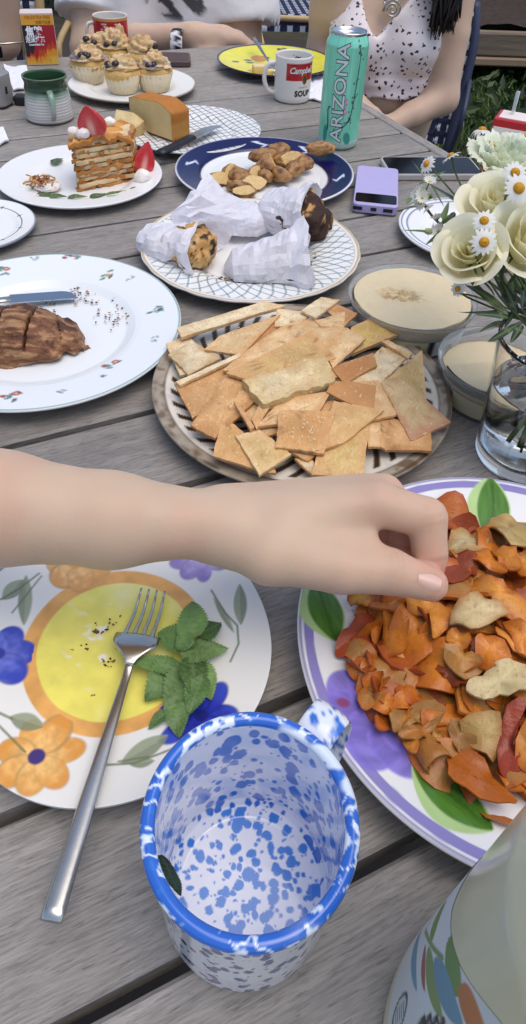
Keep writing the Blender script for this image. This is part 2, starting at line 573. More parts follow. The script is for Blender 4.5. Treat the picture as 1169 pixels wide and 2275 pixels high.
# low broad-leaved ground cover towards the raised bed
def leaf_cards(n, xr, yr, zr, sr, seed, cols):
    rs = np.random.RandomState(seed)
    c = np.column_stack([rs.uniform(*xr, n), rs.uniform(*yr, n), rs.uniform(*zr, n)])
    s = rs.uniform(*sr, n)
    a = rs.uniform(0, 2 * np.pi, n); ti = rs.uniform(-.9, .9, n)
    d = np.column_stack([np.cos(a) * np.cos(ti), np.sin(a) * np.cos(ti), np.sin(ti)])
    side = np.cross(d, rs.normal(size=(n, 3))); side /= np.linalg.norm(side, axis=1, keepdims=True)
    nn = np.cross(d, side)
    V = np.stack([c - d * s[:, None], c + side * (.42 * s)[:, None] + nn * (.12 * s)[:, None], c + d * s[:, None], c - side * (.42 * s)[:, None] + nn * (.12 * s)[:, None]], 1)
    i = np.arange(n)[:, None] * 4
    T = np.concatenate([i + [0, 1, 2], i + [0, 2, 3]])
    cc = np.array(cols)[rs.randint(0, len(cols), n)] * rs.uniform(.7, 1.2, (n, 1))
    return V.reshape(-1, 3), T, np.repeat(cc, 4, 0)
V, T, C = leaf_cards(2600, (.9, 4.0), (3.0, 4.5), (GZ + .01, GZ + .14), (.02, .05), 8, [S('#33492a'), S('#2a3d22'), S('#46592f'), S('#59683f')])
obj('ground_cover', mesh_of(V, T, C, smooth=False), m_grass, kind='stuff', label='dark leafy ground cover below the raised bed', cat='ground cover')

# ---- raised timber bed
m_tim = mat('bed_timber', S('#8a7a66'), .85, var=(5, .75, S('#5d4f41')), bump=(22, .7, .01), stretch=(.25, 2, 2))
ZT0, ZB0 = PY(1110, 62, 4.35)[2] - GZ, PY(1110, 135, 4.35)[2] - GZ
HB = ZT0 - ZB0
bed = empty('raised_bed', (2.35, 4.35, GZ), 'weathered timber raised bed filled with dark soil behind the seated woman', 'planter', rz=math.radians(4))
for k, (z, hh, c) in enumerate(((ZB0 + HB * .64, HB * .70, 0), (ZB0 + HB * .13, HB * .26, 1))):
    obj('plank', mesh_of(*box(0, 0, z, 3.6, .07 + .03 * c, hh, .008), smooth=False), m_tim if k == 0 else mat('bed_rail', S('#a58a6c'), .8, var=(6, .6, S('#7a6350')), stretch=(.3, 2, 2)), parent=bed)
obj('plank', mesh_of(*box(0, 1.0, ZB0 + HB * .5, 3.6, .07, HB, .008), smooth=False), m_tim, parent=bed)
for x in (-1.7, 0, 1.7):
    for y in (.06, .94):
        obj('post', mesh_of(*box(x, y, ZB0 * .5 + .002, .09, .09, ZB0 - .004, .006), smooth=False), m_tim, parent=bed)
Vs = np.array([(x, y) for x in np.linspace(-1.78, 1.78, 60) for y in np.linspace(.04, .96, 16)])
obj('soil', mesh_of(np.column_stack([Vs, ZT0 + .02 + .03 * noise(Vs, 9, 5)]), grid_f(60, 16, False)), mat('bed_soil', S('#4a3a30'), .95, var=(30, .7), bump=(90, .9, .02)), parent=bed)
obj('base_board', mesh_of(*box(0, .5, ZB0 + .03, 3.5, .9, .03), smooth=False), m_tim, parent=bed)
m_leafg = mat('bright_leaf', attr=True, rough=.5, translucent=.35)
def bush(cx, cy, cz, rx, rz, n, s, seed, cols, label, nm='leafy_plant'):
    rs = np.random.RandomState(seed)
    e = empty(nm, (cx, cy, cz), label, 'plant')
    V, T, C = leaf_cards(n, (-rx, rx), (-rx, rx), (0.02, rz), s, seed, cols)
    c = V.reshape(-1, 4, 3).mean(1)
    k = (c[:, 0] / rx) ** 2 + (c[:, 1] / rx) ** 2 + ((c[:, 2] - rz * .5) / (rz * .55)) ** 2 + .5 * noise(c, 9, seed) < 1
    kv = np.repeat(k, 4)
    idx = -np.ones(len(kv), int); idx[kv] = np.arange(kv.sum())
    T = T[kv[T[:, 0]]]
    obj('foliage', mesh_of(V[kv], idx[T], C[kv], smooth=False), m_leafg, parent=e)
    parts = [tube([(0, 0, 0), (.03 * math.cos(a), .03 * math.sin(a), rz * .4), (rx * .5 * math.cos(a), rx * .5 * math.sin(a), rz * .8)], [.008, .006, .002], 5) for a in (0, 2.1, 4.2)]
    obj('stem', mesh_of(*join(parts)), mat(nm + '_stem', S('#5a4a30'), .8), parent=e)
    return e
bush(1.92, 4.72, GZ + ZT0, .2, .62, 900, (.02, .04), 5, [S('#6c8f35'), S('#86a548'), S('#55752b'), S('#a3bb60')], 'bright green leafy plant growing in the raised bed')
bush(2.75, 4.95, GZ + ZT0, .42, .8, 900, (.015, .035), 6, [S('#6f6a3a'), S('#575a30'), S('#7d7c4a'), S('#4a4528')], 'dry olive brown shrub growing in the raised bed')
# dark hedge that closes the garden behind everything
def hedge(x0, x1, y, seed, label):
    V, T, C = leaf_cards(7000, (x0, x1), (y, y + .7), (GZ, GZ + 2.1), (.03, .07), seed, [S('#2c3a20'), S('#3a4c28'), S('#24301b'), S('#4a5a34')])
    e = empty('hedge', ((x0 + x1) / 2, y, GZ), label, 'hedge')
    V = V - np.array([(x0 + x1) / 2, y, GZ])
    obj('foliage', mesh_of(V, T, C, smooth=False), m_leafg, parent=e)
    obj('trunk', mesh_of(*join([tube([(x, .35, 0), (x + .05, .4, 1.0), (x - .03, .35, 1.8)], [.03, .025, .01], 6) for x in np.linspace(-(x1 - x0) / 2 + .3, (x1 - x0) / 2 - .3, 6)])), mat('hedge_wood', S('#3d3226'), .9), parent=e)
hedge(-4.5, -.3, 5.6, 31, 'dark clipped hedge behind the person in the white shirt')
hedge(-.1, 4.6, 6.2, 32, 'dark garden hedge standing behind the raised bed')

# ---- the table
def wood_material():
    m = bpy.data.materials.new('weathered_teak')
    m.use_nodes = True
    t = m.node_tree; N, L = t.nodes, t.links
    b = N['Principled BSDF']
    tc = N.new('ShaderNodeTexCoord'); oi = N.new('ShaderNodeObjectInfo')
    ad = N.new('ShaderNodeVectorMath'); ad.operation = 'ADD'
    sc = N.new('ShaderNodeVectorMath'); sc.operation = 'SCALE'; sc.inputs['Scale'].default_value = 37.0
    cb = N.new('ShaderNodeCombineXYZ')
    L.new(oi.outputs['Random'], cb.inputs[0]); L.new(oi.outputs['Random'], cb.inputs[1])
    L.new(cb.outputs[0], sc.inputs[0]); L.new(tc.outputs['Object'], ad.inputs[0]); L.new(sc.outputs[0], ad.inputs[1])
    def nz(scale, st, det=6, dist=0.0):
        mp = N.new('ShaderNodeMapping'); mp.inputs['Scale'].default_value = st
        L.new(ad.outputs[0], mp.inputs[0])
        n = N.new('ShaderNodeTexNoise'); n.inputs['Scale'].default_value = scale; n.inputs['Detail'].default_value = det
        n.inputs['Roughness'].default_value = .62; n.inputs['Distortion'].default_value = dist
        L.new(mp.outputs[0], n.inputs['Vector'])
        return n.outputs[0]
    grain = nz(60, (.26, 2.3, 1.5), 10, .6)
    fine = nz(300, (.20, 2.2, 1.5), 6)
    pore = nz(430, (.16, 1.3, 1.5), 3)
    blot = nz(9, (.5, 1.2, 1), 4)
    cr = N.new('ShaderNodeValToRGB')
    e = cr.color_ramp.elements
    e[0].position = .28; e[0].color = (*S('#807971'), 1)
    e[1].position = .70; e[1].color = (*S('#99928a'), 1)
    k = e.new(.45); k.color = (*S('#8a847d'), 1)
    L.new(grain, cr.inputs[0])
    fr = N.new('ShaderNodeMapRange'); fr.inputs[1].default_value = .38; fr.inputs[2].default_value = .58; fr.inputs[3].default_value = .78; fr.inputs[4].default_value = 1.12
    L.new(fine, fr.inputs[0])
    br = N.new('ShaderNodeMapRange'); br.inputs[1].default_value = .3; br.inputs[2].default_value = .7; br.inputs[3].default_value = .8; br.inputs[4].default_value = 1.12
    L.new(blot, br.inputs[0])
    rn = N.new('ShaderNodeMapRange'); rn.inputs[3].default_value = .98; rn.inputs[4].default_value = 1.22
    L.new(oi.outputs['Random'], rn.inputs[0])
    po = N.new('ShaderNodeMapRange'); po.inputs[1].default_value = .36; po.inputs[2].default_value = .42; po.inputs[3].default_value = .68; po.inputs[4].default_value = 1.0
    L.new(pore, po.inputs[0])
    m0 = N.new('ShaderNodeMath'); m0.operation = 'MULTIPLY'; L.new(fr.outputs[0], m0.inputs[0]); L.new(po.outputs[0], m0.inputs[1])
    m1 = N.new('ShaderNodeMath'); m1.operation = 'MULTIPLY'; L.new(m0.outputs[0], m1.inputs[0]); L.new(br.outputs[0], m1.inputs[1])
    m2 = N.new('ShaderNodeMath'); m2.operation = 'MULTIPLY'; L.new(m1.outputs[0], m2.inputs[0]); L.new(rn.outputs[0], m2.inputs[1])
    vs = N.new('ShaderNodeVectorMath'); vs.operation = 'SCALE'
    L.new(cr.outputs[0], vs.inputs[0]); L.new(m2.outputs[0], vs.inputs['Scale'])
    L.new(vs.outputs[0], b.inputs['Base Color'])
    b.inputs['Roughness'].default_value = .52
    b.inputs['Specular IOR Level'].default_value = .5
    bp = N.new('ShaderNodeBump'); bp.inputs['Strength'].default_value = .55; bp.inputs['Distance'].default_value = .0012
    L.new(grain, bp.inputs['Height'])
    bp2 = N.new('ShaderNodeBump'); bp2.inputs['Strength'].default_value = .5; bp2.inputs['Distance'].default_value = .0005
    L.new(fine, bp2.inputs['Height']); L.new(bp.outputs[0], bp2.inputs['Normal'])
    L.new(bp2.outputs[0], b.inputs['Normal'])
    return m
m_wood = wood_material()
tab = empty('garden_table', (0, 0, GZ), 'weathered grey wooden garden table laid with plates of food', 'table', rz=PHI)
gaps = [-.212, -.112, -.012, .087, .1865, .286, .385, .485, .582, .679, .778, .873, .963, 1.052, 1.138, 1.2265, 1.324, 1.419, 1.514, 1.612, 1.708]
T0, T1 = -.31, .7665
rt = random.Random(2)
for a, b in zip(gaps[:-1], gaps[1:]):
    w_ = (b - a) - .0075
    o = obj('plank', mesh_of(*box(0, 0, 0, T1 - T0, w_, .022, .0022), smooth=False), m_wood, parent=tab, loc=((T0 + T1) / 2, (a + b) / 2, -GZ - .011 + rt.uniform(-.0006, .0)))
nl = gaps[-1] - gaps[0]
for t in (.7795, T0 - .0125):
    obj('edge_board', mesh_of(*box(0, 0, 0, nl, .021, .024, .002), smooth=False), m_wood, parent=tab, loc=(t, (gaps[0] + gaps[-1]) / 2, -GZ - .0125), rz=math.pi / 2)
for t in (T0 + .1, .22, T1 - .1):
    obj('support_rail', mesh_of(*box(0, 0, 0, nl - .2, .06, .045, .003), smooth=False), m_wood, parent=tab, loc=(t, (gaps[0] + gaps[-1]) / 2, -GZ - .0475), rz=math.pi / 2)
for t in (T0 + .1, T1 - .1):
    for q in (gaps[0] + .14, gaps[-1] - .14):
        obj('leg', mesh_of(*box(0, 0, 0, .07, .07, -GZ - .07, .005), smooth=False), m_wood, parent=tab, loc=(t, q, (-GZ - .07) / 2))
# ================================================================== plates
WHITE = S('#f1f0ec') * .93
m_glaze = mat('painted_glaze', attr=True, rough=.2, spec=.45)
m_stone = mat('stoneware_glaze', attr=True, rough=.3, var=(140, .22), bump=(220, .12, .001))

def stroke_var(c, x, y, seed, amt=.25, ang=0.0, sc=260):
    """brush streaks in the glaze colours"""
    u = x * math.cos(ang) + y * math.sin(ang); v = -x * math.sin(ang) + y * math.cos(ang)
    return c * (1 + amt * noise(np.column_stack([u * .25, v]), sc, seed)[:, None])
def flower(c, x, y, cx, cy, n, L, wd, a0, rgb, centre, cr, seed=0, rgb2=None, squash=1.0, gap=.1):
    rs = np.random.RandomState(seed)
    for k in range(n):
        a = a0 + k * 2 * math.pi / n + rs.uniform(-.12, .12)
        l = L * rs.uniform(.85, 1.1)
        d = np.array([math.cos(a), math.sin(a) * squash])
        px, py = cx + d[0] * l * .58, cy + d[1] * l * .58
        mk = m_ell(x, y, px, py, l * .5, wd * rs.uniform(.8, 1.15), math.atan2(d[1], d[0]), .0009)
        u = np.hypot(x - cx, y - cy) / L
        q = np.asarray(rgb) * (1 + .35 * noise(np.column_stack([x, y]), 300, seed + k)[:, None])
        if rgb2 is not None: q = over(q, ss(.3, 1.0, u + .3 * noise(np.column_stack([x, y]), 200, seed + 3 * k)), rgb2)
        c = over(c, mk * .92, np.asarray(rgb) * .6)
        mk2 = m_ell(x, y, px, py, l * .47, wd * .88, math.atan2(d[1], d[0]), .0009)
        c = c * (1 - (mk2 * .95)[:, None]) + q * (mk2 * .95)[:, None]
    mk = m_ell(x, y, cx, cy, cr, cr * squash, 0, .0008)
    return over(c, mk, centre)

# ---- yellow-centred plate, lower left
YC = (-.0867, .2434)
def loc_of(px, py, c, z=.01):
    q = P(px, py, z); return (q[0] - c[0], q[1] - c[1])
def paint_yellow(x, y, r, th, top):
    c = np.tile(WHITE * np.array([1, .985, .95]), (len(x), 1))
    L = lambda px, py: loc_of(px, py, YC, .009)
    rw = r * (1 + .02 * noise(np.column_stack([np.cos(th), np.sin(th)]), 2.0, 4))
    k = noise(np.column_stack([x, y]), 120, 2, 3)
    c = over(c, top * (1 - ss(.0585, .0597, rw)), S('#e2a860') * (1 + .25 * k[:, None]))
    yy = S('#ece06c') * (1 + .12 * k[:, None])
    yy = over(yy, ss(.1, .6, noise(np.column_stack([x, y]), 45, 12, 3)) * .6, S('#f0eaa8'))
    mk = (top * (1 - ss(.0490, .0502, rw)))[:, None]
    c = c * (1 - mk) + yy * mk
    # smears of cream left on the yellow
    sm = ss(.28, .5, noise(np.column_stack([x, y * 1.5]), 95, 33, 3)) * (1 - ss(.012, .034, np.hypot(x - L(230, 1440)[0], y - L(230, 1440)[1])))
    c = over(c, top * sm * .85, S('#f4efe4'))
    sm = ss(.35, .5, noise(np.column_stack([x, y * 1.5]), 110, 35, 3)) * (1 - ss(.008, .025, np.hypot(x - L(215, 1315)[0], y - L(215, 1315)[1])))
    c = over(c, top * sm * .8, S('#f4eadc'))
    up = top & (r > .052)
    b = c.copy()
    b = flower(b, x, y, *L(85, 1690), 7, .0245, .0088, .3, S('#eebc74'), S('#4a3c78'), .0048, 3, S('#e09a4a'))
    b = flower(b, x, y, *L(170, 1262), 6, .022, .0095, .0, S('#ecb878'), S('#d99b58'), .004, 5, S('#e3a25c'))
    b = flower(b, x, y, *L(450, 1248), 8, .0215, .0070, .2, S('#b9a9d8'), S('#2e2a80'), .0052, 8, S('#8f7cc0'))
    b = flower(b, x, y, *L(0, 1460), 6, .022, .0095, .3, S('#6a76cc'), S('#3d459c'), .004, 9, S('#3c4cb4'))
    b = flower(b, x, y, *L(448, 1598), 7, .024, .0072, .1, S('#2f38ac'), S('#23287a'), .004, 11, S('#3c50c0'))
    gr = S('#8b9576'); dg = S('#6d785c')
    for a, e, wd in (((10, 1345), (55, 1300), .0055), ((62, 1290), (55, 1395), .0045), ((25, 1600), (98, 1620), .0055), ((270, 1705), (375, 1640), .0058), ((290, 1708), (345, 1700), .003),
                     ((535, 1400), (532, 1312), .0045), ((255, 1262), (312, 1236), .005), ((475, 1335), (520, 1415), .0022)):
        q, t, s = m_leaf(x, y, L(*a), L(*e), wd)
        b = over(b, q * .9, gr * (1 + .25 * np.sign(s)[:, None] * .6))
    for pts, wd in ((((470, 1320), (500, 1370), (527, 1400), (530, 1440), (512, 1478)), .0007), (((5, 1345), (45, 1320), (90, 1285)), .0007), (((30, 1370), (70, 1320), (95, 1290)), .0006), (((0, 1592), (30, 1605)), .0008),
                    (((0, 1620), (35, 1655), (60, 1680)), .0007), (((230, 1708), (300, 1705), (420, 1660)), .0007), (((265, 1700), (330, 1690)), .0006)):
        b = over(b, m_line(x, y, [L(*q) for q in pts], wd) * .85, dg)
    c = np.where(up[:, None], b, c)
    return c
yplate = plate('dinner_plate', *YC, .0992, .018, .060, .05, paint_yellow, m_glaze, nt=680, dr=.0007, label='white plate with yellow centre, orange ring and painted flowers, under the fork', curve=1.9, zt=.0065,
               wob=lambda th: 1 + .012 * np.cos(4 * th + 1.0))

# ---- big plate that carries the chips
CC = (.1728, .2564)
CR = .1436
def paint_chips(x, y, r, th, top):
    c = np.tile(WHITE, (len(x), 1))
    L = lambda px, py: loc_of(px, py, CC, .022)
    n2 = noise(np.column_stack([np.cos(th) * 3, np.sin(th) * 3]), 4, 2)
    c = over(c, top * (1 - ss(.0028, .0036, np.abs(r - CR + .0075) + .0006 * n2)), S('#8f86bd'))
    c = over(c, top * (1 - ss(.0006, .0011, np.abs(r - CR + .0022))) * .8, S('#7d76a8'))
    pur = S('#7d6fc0')
    b = c.copy()
    # big violet blossom
    for (pa, pb, wd) in (((850, 1610), (745, 1500), .0165), ((850, 1610), (735, 1560), .0150), ((860, 1600), (812, 1470), .0165), ((880, 1640), (770, 1640), .0185), ((900, 1640), (850, 1690), .0180), ((860, 1560), (960, 1620), .022)):
        A0, B0 = np.array(L(*pa)), np.array(L(*pb)); mid0 = .5 * (A0 + B0); dd = B0 - A0; an0 = math.atan2(dd[1], dd[0]); la = np.linalg.norm(dd) * .56
        q = m_ell(x, y, mid0[0], mid0[1], la, wd, an0, .0009)
        u0 = (x - mid0[0]) * math.cos(an0) + (y - mid0[1]) * math.sin(an0); v0 = -(x - mid0[0]) * math.sin(an0) + (y - mid0[1]) * math.cos(an0)
        st = noise(np.column_stack([u0 * .12, v0]), 330, 4, 3)
        edge0 = ss(.75, 1.0, np.sqrt((u0 / la) ** 2 + (v0 / wd) ** 2))
        b = over(b, q * .96, pur * (1.0 + .38 * st[:, None] + .22 * edge0[:, None]))
    b = over(b, m_ell(x, y, *L(763, 1560), .004, .003), S('#8a4a72'))
    # green leaves
    for (a, e, wd, bd) in (((918, 1690), (1098, 1842), .0155, -.003), ((700, 1290), (748, 1422), .0155, -.003), ((1088, 1065), (1088, 1185), .0165, .0)):
        q, t, s = m_leaf(x, y, L(*a), L(*e), wd, bend=bd, fat=.7)
        b = over(b, q, S('#b4d08a') * (1 + .1 * noise(np.column_stack([x, y]), 90, 4)[:, None]))
        q, t, s = m_leaf(x, y, np.array(L(*a)) * 1.0, L(*e), wd * .74, bend=bd + wd * .2, fat=.8)
        dk = S('#4f7d2e') * (1 + .3 * noise(np.column_stack([s * 4, t * .03]), 160, 6)[:, None]) * (1 - .25 * (np.abs(s) < .0012))[:, None]
        b = over(b, q, dk)
    b = over(b, m_ell(x, y, *L(1003, 1132), .0135, .0145), S('#f0dc8c'))
    b = over(b, m_ell(x, y, *L(1010, 1140), .0105, .0115), S('#f2e0a4'))
    return np.where(top[:, None], b, c)
cplate = plate('serving_plate', *CC, CR, .024, .082, .07, paint_chips, m_glaze, nt=860, dr=.0009, label='large white plate with violet rim and painted leaves, heaped with vegetable chips')

# ---- brown striped stoneware plate with the crackers
KC = (.0348, .5149)
KR = .1384
def paint_stone(x, y, r, th, top):
    p3 = np.column_stack([x, y])
    n1 = noise(p3, 60, 2, 3)
    cream = S('#e2dacb') * (1 + .06 * n1[:, None])
    c = cream.copy()
    # slanted dark stripes between the rim and the well
    nst = 42
    ph = (th + .35 * (r - .07) / .05) * nst / (2 * np.pi)
    fr = ph - np.floor(ph)
    band = ss(.066, .068, r) * (1 - ss(.120, .122, r))
    st = ss(.16, .2, fr) * (1 - ss(.56, .6, fr))
    c = over(c, top * band * st, S('#47331f') * (1 + .2 * n1[:, None]))
    c = over(c, top * (1 - ss(.0012, .002, np.abs(r - .064))), S('#54432f'))
    c = over(c, top * (1 - ss(.0012, .002, np.abs(r - .056))), S('#54432f'))
    rim = ss(KR - .0125, KR - .011, r)
    rc = S('#a79a86') * (1 + .25 * noise(p3, 150, 7, 3)[:, None])
    rc = over(rc, ss(.1, .5, noise(p3, 90, 5, 3)), S('#7a6650'))
    k = rim[:, None]
    c = c * (1 - k) + rc * k
    c = over(c, (1 - ss(.0006, .0012, np.abs(r - KR + .0118))) * .7 * top, S('#6b573f'))
    side = (np.cos(th - .2) * .5 + .5)
    c = over(c, ss(KR - .006, KR - .003, r) * ss(-.3, .4, noise(p3, 70, 9, 3) + .6 * side - .3) * .9, S('#5d4730'))
    c = np.where(top[:, None], c, rc * .8)
    return c
kplate = plate('stoneware_plate', *KC, KR, .021, .080, .07, paint_stone, m_stone, nt=460, dr=.0009, label='brown striped stoneware plate with a mottled rim, piled with flat crackers', thick=.005)

# ---- lattice plate with the wrapped scones
MC = (-.0255, .7883)
MR = .1347
def paint_lattice(rot, col, line, R, gold, w0=.0007, nl=46, inner=.07):
    def f(x, y, r, th, top):
        c = np.tile(WHITE, (len(x), 1))
        q = (r - inner) / (R - inner)
        u = th * nl / (2 * np.pi)
        for s in (-1, 1):
            ph = u + s * q * 2.6 + .25 * np.sin(q * 6)
            d = np.abs(ph - np.round(ph)) * (2 * np.pi * np.maximum(r, .01) / nl)
            c = over(c, top * (1 - ss(w0, w0 * 2.2, d)) * ss(inner, inner + .002, r) * (1 - ss(R - .008, R - .006, r)) * .8, col)
        if gold is not None:
            c = over(c, top * ss(R - .0042, R - .0032, r), gold)
            c = over(c, top * (1 - ss(.0004, .0009, np.abs(r - R + .0068))) * .7, gold)
            c = over(c, top * (1 - ss(.0005, .001, np.abs(r - inner))) * .7, gold)
        return c
    return f
mplate = plate('lattice_plate', *MC, MR, .02, .074, .065, paint_lattice(0, S('#5f7f84'), 1, MR, S('#c9b28c')), m_glaze, nt=460, dr=.0011, label='scalloped white plate with blue grey lattice and gold rim, holding paper wrapped scones',
               wob=lambda th: 1 + .008 * np.abs(np.sin(th * 12)) - .004)

# ---- white plate with tiny flowers and the roast
RC = (-.2315, .5973)
RR = .1429
def paint_sprigs(x, y, r, th, top):
    c = np.tile(WHITE * np.array([.97, 1, 1.02]), (len(x), 1))
    L = lambda px, py: loc_of(px, py, RC, .016)
    rd, gn, yl, bl, dk = S('#a8544a'), S('#4f7d6c'), S('#c7a050'), S('#7f8f98'), S('#4a5560')
    def sprig(px, py, s, k):
        nonlocal c
        cx, cy = L(px, py)
        rs = np.random.RandomState(k)
        for j in range(5):
            a = rs.uniform(0, 6.28); d = rs.uniform(.002, .006) * s
            c = over(c, top * m_ell(x, y, cx + d * math.cos(a), cy + d * math.sin(a), .0026 * s, .0011 * s, rs.uniform(0, 3), .0007), [gn, gn, dk, bl][rs.randint(4)])
        return cx, cy
    for px, py, k in ((162, 578, 1), (30, 882, 2), (252, 808, 3), (345, 690, 4), (240, 612, 5), (10, 605, 6)):
        cx, cy = sprig(px, py, 1.5, k)
        if k not in (4, 5):
            c = over(c, top * m_ell(x, y, cx + .001, cy + .005, .004, .0036, 0, .0008), rd)
            c = over(c, top * m_ell(x, y, cx + .001, cy + .005, .0016, .0014, 0, .0006), S('#e0c8a0'))
            c = over(c, top * m_ell(x, y, cx - .009, cy - .001, .003, .0026, 0, .0008), rd)
        if k == 5: c = over(c, top * m_ell(x, y, cx, cy, .0032, .0028, 0, .0008), yl)
    for px, py, k in ((80, 580, 11), (288, 620, 12), (345, 755, 13), (140, 872, 14), (345, 690, 15), (225, 840, 16), (-80, 700, 17), (-60, 820, 18)):
        sprig(px, py, .8, k)
    c = over(c, top * (1 - ss(.0006, .0012, np.abs(r - RR + .0016))), S('#8fa8a4'))
    return c
rplate = plate('floral_plate', *RC, RR, .02, .086, .075, paint_sprigs, m_glaze, nt=400, dr=.001, label='white plate with scattered tiny flower sprigs, holding a browned roast')

# ---- cobalt-rimmed plate with roast potatoes
BC = (-.0159, 1.033)
BR = .1333
def paint_cobalt(x, y, r, th, top):
    c = np.tile(WHITE, (len(x), 1))
    c = over(c, top * ss(.0945, .096, r), S('#10124a'))
    c = over(c, top * ss(BR - .003, BR - .0022, r), S('#d8d8e4'))
    for a in (-.12, 1.0, 1.67, 3.0, 4.2, 5.2):
        for k, (da, rr, l, wd) in enumerate(((0, .113, .012, .0022), (.06, .118, .006, .0016), (-.07, .107, .006, .0015))):
            cx, cy = rr * math.cos(a + da), rr * math.sin(a + da)
            c = over(c, top * m_ell(x, y, cx, cy, l, wd, a + 1.2 + .5 * k, .0009), S('#d5d8e8'))
    return c
bplate = plate('cobalt_rim_plate', *BC, BR, .02, .092, .07, paint_cobalt, m_glaze, nt=320, dr=.0013, label='white plate with broad cobalt blue rim, holding roasted potatoes')

# ---- plain white plate with the crepe cake
EC = (-.2821, .9894)
def paint_plain(x, y, r, th, top):
    return np.tile(WHITE, (len(x), 1))
eplate = plate('dessert_plate', *EC, .1176, .016, .07, .06, paint_plain, m_glaze, nt=160, dr=.004, label='plain white oval edged plate holding a slice of crepe cake with strawberries')

# ---- lattice plate with the pound cake
LC = P(425, 288, .012)[:2]
def paint_grid(x, y, r, th, top):
    c = np.tile(WHITE, (len(x), 1))
    for a in (.55, 2.25):
        u = x * math.cos(a) + y * math.sin(a) + .12 * (x * x + y * y) / .118
        d = np.abs(u / .0125 - np.round(u / .0125)) * .0125
        c = over(c, top * (1 - ss(.0006, .0013, d)) * .85, S('#3d4650'))
    return c
lplate = plate('cake_plate', LC[0], LC[1], .118, .016, .07, .06, paint_grid, m_glaze, nt=300, dr=.0014, label='white plate with dark grey lattice lines under pound cake and knife')

# ---- cupcake plate
UC = (-.2873, 1.4459)
def paint_cup(x, y, r, th, top):
    c = np.tile(WHITE, (len(x), 1))
    return over(c, ss(.1205, .1215, r), S('#9a8d7c'))
uplate = plate('cupcake_plate', *UC, .1232, .016, .075, .06, paint_cup, m_glaze, nt=200, dr=.003, label='white plate with thin brown edge carrying frosted cupcakes', wob=lambda th: 1 + .006 * np.abs(np.sin(th * 5)))

# ---- yellow painted plate, far right
FC = P(612, 140, .014)[:2]
def paint_lemon(x, y, r, th, top):
    c = np.tile(S('#e6de4a'), (len(x), 1)) * (1 + .07 * noise(np.column_stack([x, y]), 70, 2, 2)[:, None])
    rs = np.random.RandomState(5)
    for k in range(12):
        a = rs.uniform(0, 6.28); rr = rs.uniform(.04, .105)
        cx, cy = rr * math.cos(a), rr * math.sin(a)
        q, t, s = m_leaf(x, y, (cx, cy), (cx + .022 * math.cos(a + 1), cy + .022 * math.sin(a + 1)), .006, .001)
        c = over(c, top * q * .9, [S('#3e4a3a'), S('#5a6a3c'), S('#4a4a66')][k % 3])
    c = over(c, top * m_ell(x, y, *loc_of(575, 128, FC, .012), .017, .02, 0, .001), S('#d0903c'))
    c = over(c, ss(.121, .1225, r), S('#34305e'))
    return np.where(top[:, None], c, S('#4a4470') * np.ones((len(x), 1)))
fplate = plate('painted_plate', FC[0], FC[1], .126, .022, .07, .06, paint_lemon, m_glaze, nt=240, dr=.002, label='bright yellow painted plate with dark blue rim beside the soup mug', curve=2.2)

# ---- partly seen plates
def paint_two_lines(R, col):
    def f(x, y, r, th, top):
        c = np.tile(WHITE, (len(x), 1))
        for d in (.004, .012):
            c = over(c, top * (1 - ss(.0008, .0014, np.abs(r - R + d))), col)
        return c
    return f
q = P(1050, 510, .014)
vplate = plate('blue_line_plate', q[0], q[1], .098, .016, .06, .05, paint_two_lines(.098, S('#5b6488')), m_glaze, nt=200, dr=.002, label='white plate with two thin blue rim lines behind the flower vase')
q = P(-58, 495, .014)
def paint_cross(x, y, r, th, top):
    c = np.tile(WHITE, (len(x), 1))
    c = over(c, top * (1 - ss(.0006, .0011, np.abs(r - .058))), S('#3a3d52'))
    for k in range(10):
        a = k * .628
        c = over(c, top * m_ell(x, y, .058 * math.cos(a), .058 * math.sin(a), .003, .0015, a, .0006), S('#3a3d52'))
    return over(c, ss(.0735, .0745, r), S('#8a8f98'))
splate = plate('side_plate', q[0], q[1], .076, .013, .05, .04, paint_cross, m_glaze, nt=200, dr=.0014, label='small white plate with a thin dark ring, cut off at the left edge')
# ================================================================== near things
# ---- blue splatter enamel mug
MGC = np.array([.0036, .1150])
MGH, MGR = .100, .0430
m_enamel = mat('splatter_enamel', attr=True, rough=.12, coat=.5)
def spots_paint(V, c, N, rr, seed, col, zr=None, stretch=(1, 1, 1), warp=.0012, ok=None):
    rs = np.random.RandomState(seed)
    W_ = V + np.column_stack([noise(V, 260, seed + k) for k in range(3)]) * warp
    idx = np.arange(len(V)) if ok is None else np.nonzero(ok)[0]
    W_ = W_[idx]; st = np.array(stretch)
    pw = np.cumsum(np.hypot(W_[:, 0], W_[:, 1]) + 1e-6); pw /= pw[-1]
    m = np.zeros(len(idx))
    for k in range(N):
        p = W_[min(np.searchsorted(pw, rs.rand()), len(idx) - 1)]
        r = rr[0] + (rr[1] - rr[0]) * rs.rand() ** 2.5
        near = np.abs(W_[:, 2] - p[2]) < r * st[2] * 1.3
        d = np.linalg.norm((W_[near] - p) / st, axis=1)
        m[near] = np.maximum(m[near], 1 - ss(r - .00035, r + .00025, d))
    full = np.zeros(len(V)); full[idx] = m
    return over(c, full, col)
mug = empty('enamel_mug', (*MGC, .0005), 'blue and white splatter enamel mug, empty but for a mint leaf', 'mug')
rb_, rt_ = .0420, MGR
outp = resample([(.001, .0), (rb_ - .009, .0), (rb_ - .004, .0016), (rb_ - .001, .005), (rb_, .010), (rb_ + (rt_ - rb_) * .35, .03), (rt_ - .001, MGH - .006)], .0007)
inp = resample([(rt_ - .0022, MGH - .006), (rb_ + (rt_ - rb_) * .35 - .0015, .03), (rb_ - .0012, .011), (rb_ - .003, .0065), (rb_ - .008, .0035), (.0004, .0035)], .0007)
prof = np.concatenate([outp, inp])
V, F = lathe(prof, 420)
